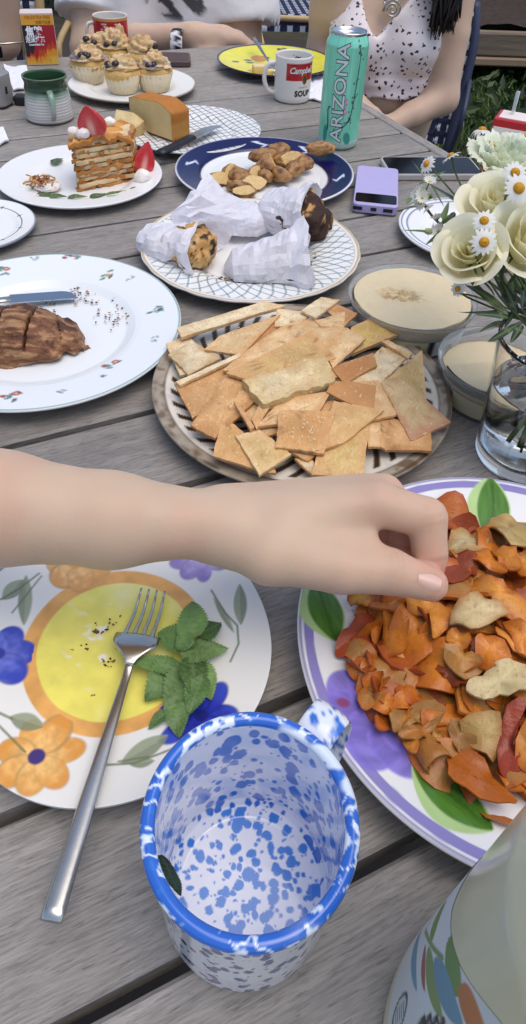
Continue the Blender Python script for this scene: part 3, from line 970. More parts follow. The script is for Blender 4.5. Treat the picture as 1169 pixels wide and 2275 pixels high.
inside = np.arange(len(V)) >= len(outp) * 420
c = np.tile(S('#eef0f6') * .97, (len(V), 1))
r_ = np.hypot(V[:, 0], V[:, 1])
floor = inside & (V[:, 2] < .006)
wallin = inside & ~floor
blu = S('#2f6fc8')
c = spots_paint(V, c, 640, (.0006, .0040), 3, blu, ok=wallin, stretch=(1, 1, 1.5))
c = spots_paint(V, c, 380, (.0005, .0030), 4, S('#3f82d4'), ok=floor)
c = spots_paint(V, c, 900, (.0004, .0028), 5, S('#2b4486'), ok=~inside, stretch=(1, 1, 1.3))
obj('body', mesh_of(V, F, c), m_enamel, parent=mug)
a = np.arange(420) * 2 * np.pi / 420
b = np.linspace(0, 2 * np.pi, 22)[:-1]
rr = .0032
V = np.stack([(rt_ + .0004 + rr * np.cos(b)[:, None]) * np.cos(a), (rt_ + .0004 + rr * np.cos(b)[:, None]) * np.sin(a), MGH - .004 + rr * np.sin(b)[:, None] + 0 * a], -1).reshape(-1, 3)
F = grid_f(21, 420); F = np.concatenate([F, np.stack([np.arange(420) + 20 * 420, (np.arange(420) + 1) % 420 + 20 * 420, (np.arange(420) + 1) % 420, np.arange(420)], -1)])
n1 = np.abs(noise(V, 150, 7, 2)) - .22 * (noise(V, 55, 8) - .05)
c = np.tile(S('#2a66c4'), (len(V), 1))
c = over(c, 1 - ss(.03, .10, n1), S('#dfeaf4'))
c = over(c, ss(.12, .3, noise(V, 70, 12, 2)) * ss(.0, .03, V[:, 0] * .6 + V[:, 1] * .4 + .01) * .9, S('#e4edf4'))
c = spots_paint(V, c, 120, (.0006, .0022), 9, S('#2f6fc8'))
obj('rim', mesh_of(V, F, c), m_enamel, parent=mug)
ha = math.atan2(*(P(728, 1630, .07)[:2] - MGC)[::-1])
hd = np.array([math.cos(ha), math.sin(ha), 0])
pts = catmull([hd * (rt_ - .001) + [0, 0, .089], hd * (rt_ + .010) + [0, 0, .0945], hd * (rt_ + .021) + [0, 0, .091], hd * (rt_ + .0255) + [0, 0, .076], hd * (rt_ + .021) + [0, 0, .053], hd * (rt_ + .010) + [0, 0, .036], hd * (rb_ - .001) + [0, 0, .029]], 8)
V, F = tube(pts, .0095, 28, flat=.2)
V = np.array(V)
c = np.tile(S('#e9eef5') * .92, (len(V), 1))
c = spots_paint(V, c, 150, (.0007, .0030), 19, S('#2f6fc8'))
obj('handle', mesh_of(V, F, c), m_enamel, parent=mug)

# ---- leaves (mint)
m_mint = mat('mint_leaf', attr=True, rough=.42, spec=.4, bump=(420, .35, .0008), translucent=.15)
def leaf_mesh(L, W, seed, bend=.0, fold=.25, serr=.09, nl=30, nw=11, col=S('#4f6b3a'), vein=S('#7d9560'), pucker=.04, shape=.62):
    rs = np.random.RandomState(seed)
    t = np.linspace(0, 1, nl); s = np.linspace(-1, 1, nw)
    wv = np.sin(np.pi * t ** shape) ** .75 * W / 2
    V, C = [], []
    for i, tt in enumerate(t):
        for ss_ in s:
            ed = abs(ss_)
            w_ = wv[i] * (1 + serr * (ed > .95) * (1 if i % 2 else -1))
            x, y = tt * L, ss_ * w_
            vein_d = abs(((tt - ed * .28) * 7) % 1 - .5)
            z = fold * abs(y) - 1.8 * pucker * W * (.5 - vein_d) * (ed > .05) * (1 - .5 * ed) + bend * L * math.sin(tt * 2.6) + .03 * W * math.sin(seed + 9 * tt + 3 * ss_)
            V.append((x, y, z))
            cc = np.array(col) * (1 + .2 * rs.uniform(-1, 1) + .25 * math.sin(seed * 1.7 + tt * 3))
            if ed < .08 or vein_d > .42: cc = .5 * cc + .5 * np.array(vein)
            C.append(cc)
    return np.array(V), grid_f(nl, nw, False), np.array(C)
def leaf_between(parent, a, b, W, seed, roll=0.0, name='leaf', mtl=None, under=None, **kw):
    """a leaf whose base is at a and tip at b (world), parent at its own location"""
    a, b = np.array(a, float), np.array(b, float)
    d = b - a; L = np.linalg.norm(d); d /= L
    side = np.cross([0, 0, 1.0], d); side /= np.linalg.norm(side)
    up = np.cross(d, side)
    side, up = side * math.cos(roll) + up * math.sin(roll), up * math.cos(roll) - side * math.sin(roll)
    V, F, C = leaf_mesh(L, W, seed, **kw)
    V = V[:, :1] * d + V[:, 1:2] * side + V[:, 2:] * up
    base = np.array(parent.location) if parent is not None else a
    return obj(name, mesh_of(V + a - base, F, C), mtl or m_mint, parent=under or parent, loc=None if parent is not None else a)
q = P(405, 1480, .012)
mint = empty('mint_sprig', q, 'fresh green mint sprig lying beside the fork on the yellow plate', 'mint')
ml = [((425, 1425), (350, 1408), 78, .020), ((430, 1420), (428, 1338), 84, .024), ((440, 1415), (492, 1385), 70, .020), ((400, 1450), (508, 1440), 66, .021), ((395, 1485), (288, 1472), 44, .018),
      ((400, 1470), (322, 1560), 84, .015), ((420, 1480), (372, 1600), 80, .017), ((425, 1460), (432, 1560), 72, .020), ((440, 1470), (470, 1555), 66, .017), ((395, 1560), (398, 1640), 56, .018), ((370, 1580), (330, 1620), 30, .016),
      ((420, 1440), (398, 1400), 50, .025), ((450, 1500), (420, 1590), 60, .022)]
gcols = ['#5f8044', '#6c8c4e', '#527039', '#769556', '#648248']
for k, (a, b, wpx, z) in enumerate(ml):
    leaf_between(mint, P(*a, z), P(*b, z - .003), wpx / 3900 * 1.0, k + 3, roll=random.uniform(-.35, .35), bend=random.uniform(.0, .12), col=S(gcols[k % 5]), fold=random.uniform(.05, .3))
obj('stem', mesh_of(*tube(np.array([P(428, 1400, .02), P(418, 1460, .017), P(405, 1540, .014), P(396, 1600, .013)]) - q, .0013, 7)), mat('mint_stem', S('#5d7344'), .5), parent=mint)
lf = leaf_between(None, P(358, 1900, .062), P(402, 1990, .030), .011, 40, roll=1.2, name='mint_leaf', col=S('#3f5a2a'), fold=.15, serr=.08)
lf['label'] = 'single dark mint leaf clinging to the inner wall of the blue mug'; lf['category'] = 'leaf'

# ---- crumbs and herb bits on the yellow plate
def crumbs(name, spots, n, size, spread, seed, cols, label, zf, mtl):
    rs = np.random.RandomState(seed)
    V, T, C = [], [], []
    for k in range(n):
        sx, sy = spots[rs.randint(len(spots))]
        c0 = P(sx + rs.normal() * spread, sy + rs.normal() * spread, zf)
        s = rs.uniform(*size)
        o = len(V)
        v = rs.normal(size=(6, 3)); v /= np.linalg.norm(v, axis=1, keepdims=True)
        oc = np.array([(1, 0, 0), (-1, 0, 0), (0, 1, 0), (0, -1, 0), (0, 0, 1), (0, 0, -1)], float) + .35 * v
        oc = oc * s * np.array([rs.uniform(.7, 1.6), rs.uniform(.7, 1.4), .6]) + c0 + [0, 0, s * .5]
        V += list(oc)
        for f in ((0, 2, 4), (2, 1, 4), (1, 3, 4), (3, 0, 4), (2, 0, 5), (1, 2, 5), (3, 1, 5), (0, 3, 5)): T.append([o + i for i in f])
        C += [cols[rs.randint(len(cols))] * rs.uniform(.7, 1.2)] * 6
    return obj(name, mesh_of(np.array(V), np.array(T), np.array(C), smooth=False), mtl, label=label, cat='crumbs', kind='stuff')
m_crumb = mat('crumb', attr=True, rough=.75)
crumbs('crumbs', [(245, 1390), (215, 1400), (130, 1512), (135, 1500), (125, 1510), (240, 1470), (95, 1412), (260, 1380), (320, 1312), (300, 1305), (150, 1445), (190, 1440), (225, 1410), (425, 1335), (465, 1470), (200, 1550), (260, 1640)], 90, (.0004, .0011), 7, 5,
       [S('#4a3524'), S('#6b4a2c'), S('#33271c'), S('#8a6a48')], 'brown and black crumbs on the yellow plate centre', .0078, m_crumb)

# ---- fork
m_steel = mat('brushed_steel', S('#c9c5bc'), .24, metal=1.0, var=(40, .25), stretch=(1, 1, 1), bump=(300, .05, .0005))
A, B = P(340, 1308, .017), P(112, 2045, .0285)
fork = empty('fork', A, 'stainless steel fork resting on the rim of the yellow plate', 'fork')
ax = B - A; FL = np.linalg.norm(ax); ax /= FL
sd = np.cross(ax, [0, 0, 1.0]); sd /= np.linalg.norm(sd); upv = np.cross(sd, ax)
W3 = lambda s, l, h: ax * s + sd * l + upv * h
def zc(s):
    u = s / FL
    return .004 * math.sin(min(u / .33, 1) * math.pi * 2) * -1 + (-.0035 if u < .01 else 0) * 0
hs = FL * .215                                        # where the tines end
# head between tines and neck
t = np.linspace(0, 1, 14); rows = []
for tt in t:
    s = hs - .004 + tt * .022
    wd = .0118 * (1 - ss(.25, 1.0, tt)) + .0028
    rows.append([(s, k * wd, zc(s) - .0018 * k * k * (1 - tt)) for k in np.linspace(-1, 1, 9)])
rows = np.array(rows)
top = np.array([[W3(*q) for q in r] for r in rows]).reshape(-1, 3)
bot = np.array([[W3(q[0], q[1] * .95, q[2] - .0017) for q in r] for r in rows]).reshape(-1, 3)
n, m = 14, 9
F = [tuple(q) for q in grid_f(n, m, False)] + [tuple(q[::-1]) for q in grid_f(n, m, False, n * m)]
bd = [i for i in range(m)] + [i * m + m - 1 for i in range(1, n)] + [(n - 1) * m + i for i in range(m - 2, -1, -1)] + [i * m for i in range(n - 2, 0, -1)]
F += [(bd[i], bd[i] + n * m, bd[(i + 1) % len(bd)] + n * m, bd[(i + 1) % len(bd)]) for i in range(len(bd))]
fork_head = obj('head', mesh_of(np.concatenate([top, bot]), F), m_steel, parent=fork)
for k in (-1.5, -.5, .5, 1.5):
    pts = [W3(s, k * .0058 * (1 - .06 * (1 - s / hs)), zc(s) - .0008 - .0012 * (s / hs) ** 6) for s in np.linspace(0, hs + .0005, 12)]
    obj('tine', mesh_of(*tube(pts, np.linspace(.0007, .0017, 12), 8, flat=.7)), m_steel, parent=fork_head)
ss_ = np.linspace(hs + .014, FL, 26)
rad = np.interp(ss_ / FL, [.28, .36, .5, .8, .97, 1.0], [.0026, .0026, .0034, .0050, .0056, .0054])
obj('handle', mesh_of(*tube([W3(s, 0, zc(s) - .001) for s in ss_], rad, 20, flat=.38)), m_steel, parent=fork)

# ---- jug of lemonade, lower right
JC = np.array([.1305, .0500]); JR = .060
Rj = lambda z: .0645 - .0325 * z                     # the body narrows a little towards the shoulder
jug = empty('lemonade_bottle', (*JC, .0005), 'clear bottle of cloudy lemonade with a white leaf printed label', 'bottle')
jp = [(.001, .002), (JR - .006, .0), (JR - .001, .004), (JR, .012), (JR, .168), (JR - .004, .186), (JR - .016, .203), (.028, .226), (.022, .240), (.021, .262)]
jpo = np.array([(q[0], q[1]) for q in jp])
V, F = lathe(resample([(.0395, .2342), (.036, .239), (.028, .256), (.022, .270), (.021, .292)], .004), 96)
obj('glass', mesh_of(V, F), thin_glass('bottle_glass', (.95, .96, .94), .02, 1.42), parent=jug)
lp = [(.001, .001), (Rj(0) - .006, .0), (Rj(0) - .001, .004), (Rj(.012), .012), (Rj(.1), .1), (Rj(.198), .198), (JR - .006, .216), (JR - .013, .228), (JR - .020, .234), (.001, .2345)]
V, F = lathe(resample(lp, .004), 96)
obj('lemonade', mesh_of(V, F), mat('cloudy_lemonade', S('#e2dcb4'), .35, spec=.3, coat=.3, var=(9, .12)), parent=jug)
obj('cap', mesh_of(*lathe([(.001, .315), (.021, .315), (.023, .313), (.0235, .292), (.0215, .288), (.001, .288)], 40)), mat('bottle_cap', S('#e8e6e0'), .4), parent=jug)
def on_jug(px, py, R=JR + .0005):
    d = ray(px, py); o = np.array([0, 0, CAM_H]) - np.array([*JC, 0])
    a_, b_, c_ = d[0] ** 2 + d[1] ** 2, o[0] * d[0] + o[1] * d[1], o[0] ** 2 + o[1] ** 2 - R * R
    D_ = b_ * b_ - a_ * c_
    t = (-b_ - math.sqrt(max(D_, 0))) / a_
    p = o + d * t
    th = math.atan2(p[1], p[0]) % (2 * math.pi)
    return (th - math.pi) * R, p[2]
zl0, zl1 = .024, .143
nu, nv = 200, 420
R_ = JR + .0006
th = np.arange(nv) * 2 * np.pi / nv
zz = np.linspace(zl0, zl1, nu)
ce = np.array(sorted(on_jug(*q) for q in ((1040, 1940), (1018, 1985), (1005, 2020), (1000, 2060), (1004, 2100), (1015, 2140), (1040, 2190), (1070, 2235), (1100, 2275))))
ut = (th - math.pi) * R_
ztop = np.interp(ut, ce[:, 0], ce[:, 1])
zf_ = (zz - zl0) / (zl1 - zl0)
zv_ = zl0 + zf_[:, None] * (ztop - zl0)
V = np.stack([(Rj(zv_) + .0002) * np.cos(th), (Rj(zv_) + .0002) * np.sin(th), zv_], -1).reshape(-1, 3)
u_ = ((np.arctan2(V[:, 1], V[:, 0]) % (2 * np.pi)) - math.pi) * R_
v_ = V[:, 2]
c = np.tile(S('#d9dedb'), (len(V), 1))
for a, b, wd, col in (((985, 2005), (968, 2088), .006, '#6f8f4a'), ((992, 2098), (1020, 2190), .0085, '#6f8f4a'), ((945, 2075), (935, 2205), .0035, '#6b94a6'), ((952, 2105), (950, 2205), .003, '#9c5a48'), ((957, 2110), (985, 2262), .005, '#7f9658'),
                     ((968, 2135), (1025, 2275), .0058, '#6b94a6'), ((1013, 2205), (1070, 2290), .006, '#c07a48')):
    q, t, s = m_leaf(u_, v_, on_jug(*a), on_jug(*b), wd, .0005, .65)
    c = over(c, q, S(col) * (1 + .15 * t[:, None]))
c = over(c, m_line(u_, v_, [on_jug(*q) for q in ((972, 2040), (955, 2075), (968, 2110), (985, 2130))], .0009), S('#7f9658'))
oc = on_jug(905, 2250)
for k, l in ((1.0, 1), (.8, 0)):
    c = over(c, m_ell(u_, v_, oc[0], oc[1] - .004, .0055 * k, .016 * k, .1, .0003), S('#3a4648') if l else S('#c9d3d0'))
for j in range(5): c = over(c, m_line(u_, v_, [(oc[0] - .002, oc[1] - .012 + j * .004), (oc[0] + .002, oc[1] - .011 + j * .004)], .0006), S('#3a4648'))
for j, (px, py) in enumerate(((950, 2262), (962, 2258), (975, 2262), (988, 2268))):
    p_ = on_jug(px, py)
    c = over(c, m_line(u_, v_, [p_, (p_[0] + .001, p_[1] - .012)], .0011), S('#2a2c2c'))
    c = over(c, m_line(u_, v_, [p_, (p_[0] + .004, p_[1] - .002 * (j % 2))], .0010), S('#2a2c2c'))
obj('label', mesh_of(V, grid_f(nu, nv), c), mat('paper_label', attr=True, rough=.45), parent=jug)

# ---- piles: heights of heaps
def pile_height(c, R, z0, hgt, pw=2.0):
    return lambda x, y: z0 + hgt * np.clip(1 - (np.hypot(np.asarray(x) - c[0], np.asarray(y) - c[1]) / R) ** pw, 0, 1)
def px_poly(pts, zf, dz=0.0):
    out = []
    for (px, py) in pts:
        z = .03
        for _ in range(12):
            q = P(px, py, z)
            z = .5 * z + .5 * (float(zf(q[0], q[1])) + dz)
        out.append(P(px, py, z)[:2])
    return np.array(out)

# ---- crackers
m_crk = mat('cracker', attr=True, rough=.62, bump=(420, .7, .0014), bump2=(110, .5, .002), var=(85, .55, S('#bd8850')))
specks(m_crk, 480, .61, .67, S('#b07a40'), .5)
specks(m_crk, 300, .64, .70, S('#f0dcae'), .45)
_zk = pile_height((KC[0], KC[1] + .012), .152, .014, .030, 3.0)
def zk(x, y):
    r = np.hypot(np.asarray(x) - KC[0], np.asarray(y) - KC[1])
    return np.maximum(_zk(x, y), np.interp(r, [0, .080, .089, .095, KR, KR + .02], [.006, .006, .013, .0145, .021, .014]) + .009)
Z7 = lambda L: [(330 + .599 * u, 640 + .599 * v) for u, v in L]
light, tan_, brown, dark = S('#f2e2ba'), S('#edcc98'), S('#e0b078'), S('#c08a56')
CK = [  # (corners in a zoomed view, layer, colour, edge colour, thickness, what it looks like)
 ([(70, 210), (150, 190), (240, 300), (120, 330)], 0, light, tan_, .0024, 'small pale cracker under the stack at the plate rim beside the floral plate'),
 ([(118, 148), (420, 62), (492, 72), (135, 185)], 3, light, tan_, .0035, 'long pale strip cracker leaning over the plate rim towards the scones'),
 ([(215, 232), (270, 180), (478, 110), (345, 250)], 2.4, tan_, brown, .0025, 'narrow tan cracker with sesame seeds under the long pale strip'),
 ([(330, 245), (480, 120), (470, 160), (400, 225)], 1.2, dark, dark, .0025, 'dark toasted cracker edge peeking from below the sesame cracker'),
 ([(470, 150), (480, 85), (600, 100), (560, 140)], 1.5, light, tan_, .0025, 'pale square cracker at the far middle of the pile'),
 ([(668, 90), (700, 70), (770, 98), (725, 145)], 1.5, dark, brown, .0025, 'dark brown cracker corner at the far side of the pile'),
 ([(620, 125), (725, 98), (722, 155), (640, 150)], 2.0, tan_, brown, .0025, 'short tan cracker tucked at the far side of the pile'),
 ([(570, 88), (640, 40), (705, 52), (620, 114)], 3, light, tan_, .0026, 'small pale cracker nearest the scone plate'),
 ([(105, 362), (330, 275), (420, 340), (170, 480)], 1.0, brown, dark, .0025, 'broad brown cracker fanned out over the striped rim'),
 ([(290, 300), (550, 108), (730, 155), (600, 300)], 3.0, tan_, brown, .0026, 'largest tan cracker across the top of the pile'),
 ([(662, 240), (735, 160), (800, 195), (685, 300)], 3.8, tan_, brown, .0025, 'tan cracker leaning beside the largest one'),
 ([(760, 245), (755, 150), (835, 118), (938, 165)], 2.0, S('#d9b866'), brown, .0035, 'golden yellow cracker beside the large hummus tub'),
 ([(740, 360), (865, 225), (958, 262), (840, 370)], 2.6, light, tan_, .0025, 'pale cracker lying below the golden yellow one'),
 ([(865, 203), (890, 200), (975, 247), (960, 264)], 3.6, tan_, brown, .003, 'tiny cracker strip on top near the hummus tub'),
 ([(680, 300), (830, 250), (842, 292), (730, 358)], 3.4, S('#bd7d48'), dark, .0025, 'reddish brown folded cracker in the middle of the pile'),
 ([(165, 512), (300, 325), (412, 400), (250, 560)], 2.4, brown, dark, .0026, 'big brown triangular cracker at the near end of the pile'),
 ([(80, 252), (160, 205), (262, 265), (150, 322)], 1.6, light, S('#c9b284'), .0025, 'pale speckled cracker beside the floral plate'),
 ([(108, 352), (330, 250), (335, 262), (125, 362)], 2.6, light, tan_, .003, 'thin pale cracker edge standing on the brown one'),
 ([(300, 320), (600, 170), (682, 268), (400, 350)], 4.2, S('#d5b274'), brown, .0026, 'golden cracker partly under the thick pale chunk'),
 ([(360, 345), (640, 262), (684, 340), (430, 428)], 5.6, S('#e4d3a6'), S('#d6bd86'), .0085, 'thick pale flatbread chunk on top of the pile'),
 ([(885, 345), (1010, 245), (1028, 440), (930, 440)], 1.2, S('#cdb173'), tan_, .0025, 'yellowish cracker resting against the striped rim'),
 ([(880, 480), (1040, 540), (1045, 600), (882, 604)], 1.2, brown, dark, .0026, 'brown rectangular cracker near the rim facing the vase'),
 ([(862, 350), (930, 340), (1112, 497), (972, 562)], 2.4, S('#d6bd8c'), S('#bd8468'), .0025, 'long pale cracker with a pinkish toasted end pointing at the vase'),
 ([(815, 590), (810, 500), (858, 480), (856, 592)], 1.4, tan_, brown, .0025, 'narrow upright tan cracker beside the brown rectangle'),
 ([(858, 592), (856, 490), (888, 500), (882, 604)], 1.0, brown, brown, .0025, 'thin brown cracker sliver beside the brown rectangle'),
 ([(665, 392), (682, 352), (838, 368), (828, 470)], 3.4, S('#c98f58'), dark, .0026, 'orange brown cracker just right of the thick chunk'),
 ([(755, 360), (850, 350), (915, 472), (835, 487)], 3.0, tan_, brown, .0025, 'tan cracker overlapping the orange brown one'),
 ([(410, 520), (500, 415), (670, 395), (610, 490)], 2.6, tan_, brown, .0026, 'tan cracker just below the thick chunk'),
 ([(385, 492), (420, 425), (452, 440), (402, 527)], 2.9, brown, brown, .0025, 'small brown cracker piece beside the triangular one'),
 ([(625, 612), (690, 430), (862, 468), (720, 575)], 3.6, S('#d6b178'), brown, .0028, 'large warm tan cracker at the near right of the pile'),
 ([(478, 594), (490, 462), (684, 468), (645, 614)], 4.2, S('#cf9d60'), brown, .0026, 'square cracker sprinkled with white salt grains'),
 ([(612, 692), (630, 612), (812, 512), (790, 702)], 2.0, S('#dcc07c'), brown, .0026, 'pale golden cracker lying nearest the reaching hand'),
 ([(500, 600), (560, 598), (627, 612), (590, 648)], 2.2, brown, dark, .0025, 'small brown cracker corner under the salted square'),
 ([(243, 627), (278, 488), (350, 540), (392, 670)], 1.8, S('#d0a468'), brown, .0025, 'tan cracker at the near edge above the forearm'),
 ([(328, 562), (412, 525), (522, 627), (412, 688)], 3.0, S('#dcc080'), tan_, .0026, 'pale golden diamond shaped cracker at the near edge'),
 ([(318, 430), (332, 432), (390, 518), (376, 527)], 4.0, S('#d6a878'), brown, .003, 'thin curled cracker splinter on the triangular cracker'),
 ([(395, 672), (462, 655), (470, 690), (430, 692)], 1.2, tan_, brown, .0025, 'small tan cracker corner below the diamond shaped one'),
 ([(545, 640), (600, 640), (640, 690), (610, 700)], 1.0, light, brown, .0025, 'small pale cracker corner at the near rim'),
 ([(560, 300), (640, 240), (700, 330), (600, 390)], 3.0, tan_, brown, .0025, 'tan cracker hidden under the thick chunk'),
 ([(430, 300), (560, 260), (600, 330), (480, 380)], 1.0, tan_, brown, .0025, 'tan cracker deep inside the pile'),
 ([(550, 470), (760, 400), (820, 500), (620, 560)], 1.2, brown, dark, .0025, 'brown cracker deep in the middle of the pile'),
 ([(330, 420), (520, 380), (560, 520), (400, 560)], 1.0, tan_, dark, .0025, 'tan cracker under the near part of the pile'),
]
for k, (L, lay, col, ed, th_, lab) in enumerate(CK):
    dz = lay * .0026 - .004
    L = [(a_ + (a_ - sum(t_[0] for t_ in L) / 4) * .07, b_ + (b_ - sum(t_[1] for t_ in L) / 4) * .07) for a_, b_ in L]
    q = px_poly(Z7(L), zk, dz)
    rs = np.random.RandomState(k)
    V, F, C, c0 = poly_sheet(q, lambda x, y, zz0=[float(zk(*t_)) for t_ in q], q=q: np.mean(zz0) + dz + .002 + np.column_stack([np.asarray(x) - q[:, 0].mean(), np.asarray(y) - q[:, 1].mean()]) @ np.linalg.lstsq(np.column_stack([q - q.mean(0), np.ones(4)]), np.array(zz0), rcond=None)[0][:2], th_, 50 + k, col, ed, curl=rs.uniform(-1.5, 1.5), curl_ang=rs.uniform(0, 3), jag=.0009 if th_ < .008 else .003, step=.005, bumpz=.0007 if th_ < .008 else .005,
                             spots=ed if k % 3 else S('#8a5a34'), spotn=170, rings=(.3, .55, .75, .9, 1.0))
    o = obj('cracker', mesh_of(V, F, C, smooth=th_ > .008), m_crk, loc=c0, label=lab, cat='cracker', group='crackers piled on the stoneware plate')
    if k in (30, 2, 9):
        g = []
        for j in range(26 if k == 30 else 12):
            w4 = rs.dirichlet([1.4] * 4); xy = (q * w4[:, None]).sum(0)
            z = float(zk(*xy)) + dz + .0032
            s = rs.uniform(.0003, .0006)
            v, f = box(0, 0, 0, s * 2, s * 1.5, s * 1.3, s * .3)
            g.append((v + np.array([xy[0] - c0[0], xy[1] - c0[1], z - c0[2]]), f))
        so_ = obj('salt_grain', mesh_of(*join(g), smooth=False), mat('salt_grain', S('#f0e9da'), .4), parent=o); so_['kind'] = 'stuff'

# ---- vegetable chips
m_chip = mat('vegetable_chip', attr=True, rough=.30, translucent=.15, spec=.45, bump=(420, .5, .001), bump2=(160, .25, .0015), var=(260, .28, S('#9a541c')))
specks(m_chip, 380, .60, .70, S('#8a4a1c'), .4)
_zc = pile_height((.176, .258), .116, .010, .042, 2.2)
def zc_(x, y):
    r = np.hypot(np.asarray(x) - CC[0], np.asarray(y) - CC[1])
    return np.maximum(_zc(x, y), np.interp(r, [0, .082, .092, .098, CR], [.006, .006, .014, .016, .024]) + .010)
ZA = lambda L: [(740 + .367 * u, 1280 + .367 * v) for u, v in L]
ZB = lambda L: [(740 + .367 * u, 1500 + .367 * v) for u, v in L]
ZT = lambda L: [(640 + .4525 * u, 1060 + .4525 * v) for u, v in L]
org, org2, deep, red, tan2, pale = S('#e88e30'), S('#eea044'), S('#cc7029'), S('#a84a2c'), S('#b98a4e'), S('#e2cd98')
CH = [
 (ZA([(10, 430), (130, 260), (240, 240), (235, 420), (80, 485)]), 3, S('#b2502e'), red, 'red pepper coloured chip sticking out over the painted leaf'),
 (ZA([(225, 330), (290, 150), (312, 200), (265, 405)]), 5, org, deep, 'slim upright orange chip beside the red one'),
 (ZA([(310, 190), (400, 135), (455, 170), (435, 440), (330, 518), (298, 480)]), 6, org, deep, 'tall smooth orange chip just below the thumb'),
 (ZA([(440, 150), (560, 128), (700, 230), (690, 320), (600, 378), (590, 240), (460, 230)]), 7, org2, deep, 'arched orange chip beside the pinching fingers'),
 (ZA([(715, 240), (760, 150), (900, 103), (1000, 160), (1042, 235), (830, 332), (718, 312)]), 9, pale, tan2, 'round pale potato chip with a brown spot'),
 (ZA([(780, 30), (900, -5), (1060, 60), (1200, 150), (1200, 275), (1000, 200), (900, 100)]), 8, org2, deep, 'broad orange chip behind the spotted pale one'),
 (ZA([(1040, 260), (1210, 330), (1210, 470), (1130, 472)]), 8, org, deep, 'flat orange chip at the frame edge below the broad one'),
 (ZA([(995, 370), (1020, 300), (1200, 490), (1190, 530)]), 7, org2, deep, 'narrow orange chip below the flat one'),
 (ZA([(850, 400), (930, 358), (1085, 492), (920, 588)]), 7.5, org, deep, 'angular orange chip between the two pale potato chips'),
 (ZA([(655, 470), (740, 438), (860, 480), (905, 572), (760, 638)]), 7, S('#c98a34'), tan2, 'blistered golden chip at the heart of the heap'),
 (ZA([(685, 350), (800, 338), (812, 430), (710, 432)]), 6.5, org2, deep, 'small orange chip below the spotted pale one'),
 (ZA([(790, 680), (900, 588), (1060, 508), (1200, 530), (1200, 700), (1010, 720), (880, 765)]), 9.5, S('#dccb94'), pale, 'large bumpy pale potato chip with dark flecks'),
 (ZA([(600, 500), (700, 575), (825, 650), (740, 675), (630, 590)]), 5, S('#8a4026'), red, 'dark reddish chip curled under the blistered one'),
 (ZB([(340, 260), (420, 180), (650, 178), (665, 230), (500, 300), (380, 332)]), 5.5, S('#b88a4c'), tan2, 'rolled tan chip above the violet blossom'),
 (ZB([(400, 340), (560, 308), (665, 250), (570, 392), (450, 385)]), 6, S('#c27f3a'), tan2, 'folded tan orange chip below the rolled one'),
 (ZB([(760, 300), (1012, 228), (967, 522)]), 7, S('#c9aa68'), tan2, 'triangular pale tan chip beside the red strip'),
 (ZB([(695, 310), (760, 298), (865, 430), (740, 468)]), 5.5, S('#a87e48'), tan2, 'greyish tan chip left of the triangular one'),
 (ZB([(1050, 190), (1165, 180), (1075, 430), (1180, 600), (1060, 628), (975, 520)]), 6.5, S('#a23f2c'), S('#8a3424'), 'wavy brick red strip chip near the bottle'),
 (ZB([(708, 480), (850, 478), (1078, 740), (1055, 802), (730, 655)]), 5.5, S('#c56c26'), deep, 'ridged dark orange chip lowest on the heap'),
 (ZB([(1085, 470), (1200, 240), (1210, 600)]), 7, org2, deep, 'orange chip cut off by the frame beside the red strip'),
 (ZB([(970, 580), (1200, 640), (1200, 740), (1060, 690)]), 4.5, org, deep, 'flat orange chip under the red strip'),
 (ZB([(600, 350), (650, 330), (672, 440), (610, 410)]), 6, S('#c89a4c'), tan2, 'small golden chip above the tube shaped one'),
 (ZT([(795, 282), (900, 268), (985, 300), (940, 362), (800, 382)]), 6, pale, tan2, 'pale potato chip right beside the knuckles'),
 (ZT([(985, 225), (1060, 203), (1180, 260), (1180, 350), (1000, 312)]), 6.5, S('#d2b878'), tan2, 'pale brown flecked potato chip under the painted leaf'),
 (ZT([(868, 380), (960, 338), (1055, 450), (1065, 475), (960, 440)]), 7.5, org, deep, 'orange chip right of the fingertips'),
 (ZT([(1000, 358), (1110, 362), (1135, 465), (1040, 430)]), 8, S('#d58a36'), deep, 'golden orange chip with a curled lip near the flecked one'),
 (ZT([(780, 400), (900, 392), (925, 480), (780, 525)]), 6, S('#94432c'), red, 'dark red chip tucked under the fingertips'),
 (ZT([(1120, 380), (1210, 350), (1210, 500), (1130, 470)]), 7, org2, deep, 'orange chip at the right frame edge below the flecked one'),
 (ZT([(290, 580), (380, 575), (430, 620), (330, 645)]), 4, S('#cc9a40'), deep, 'yellow orange chip on the painted leaf under the wrist'),
 (ZT([(775, 240), (830, 232), (880, 265), (800, 285)]), 4, S('#c4682c'), red, 'small orange red chip behind the knuckles'),
]
def chip_obj(outline, lay, col, ed, seed, lab, group, curl=None, smooth=4):
    rs = np.random.RandomState(seed)
    dz = lay * .0016 - .008
    V, F, C, c0 = poly_sheet(outline, lambda x, y: zc_(x, y) + dz + .002, .0016, seed, col, ed, curl=rs.uniform(-26, 18) if curl is None else curl, curl_ang=rs.uniform(0, 3.1), smooth_k=smooth, bumpz=.0025, jag=.0014, ruffle=.003,
                             spots=np.asarray(ed) * .8, spotn=130)
    return obj('vegetable_chip', mesh_of(V, F, C), m_chip, loc=c0, label=lab, cat='chip', group=group)
for k, (pts, lay, col, ed, lab) in enumerate(CH):
    chip_obj(px_poly(pts, zc_, lay * .0016 - .008), lay, col, ed, 300 + k, lab, 'vegetable chips heaped on the violet rimmed plate', smooth=4)
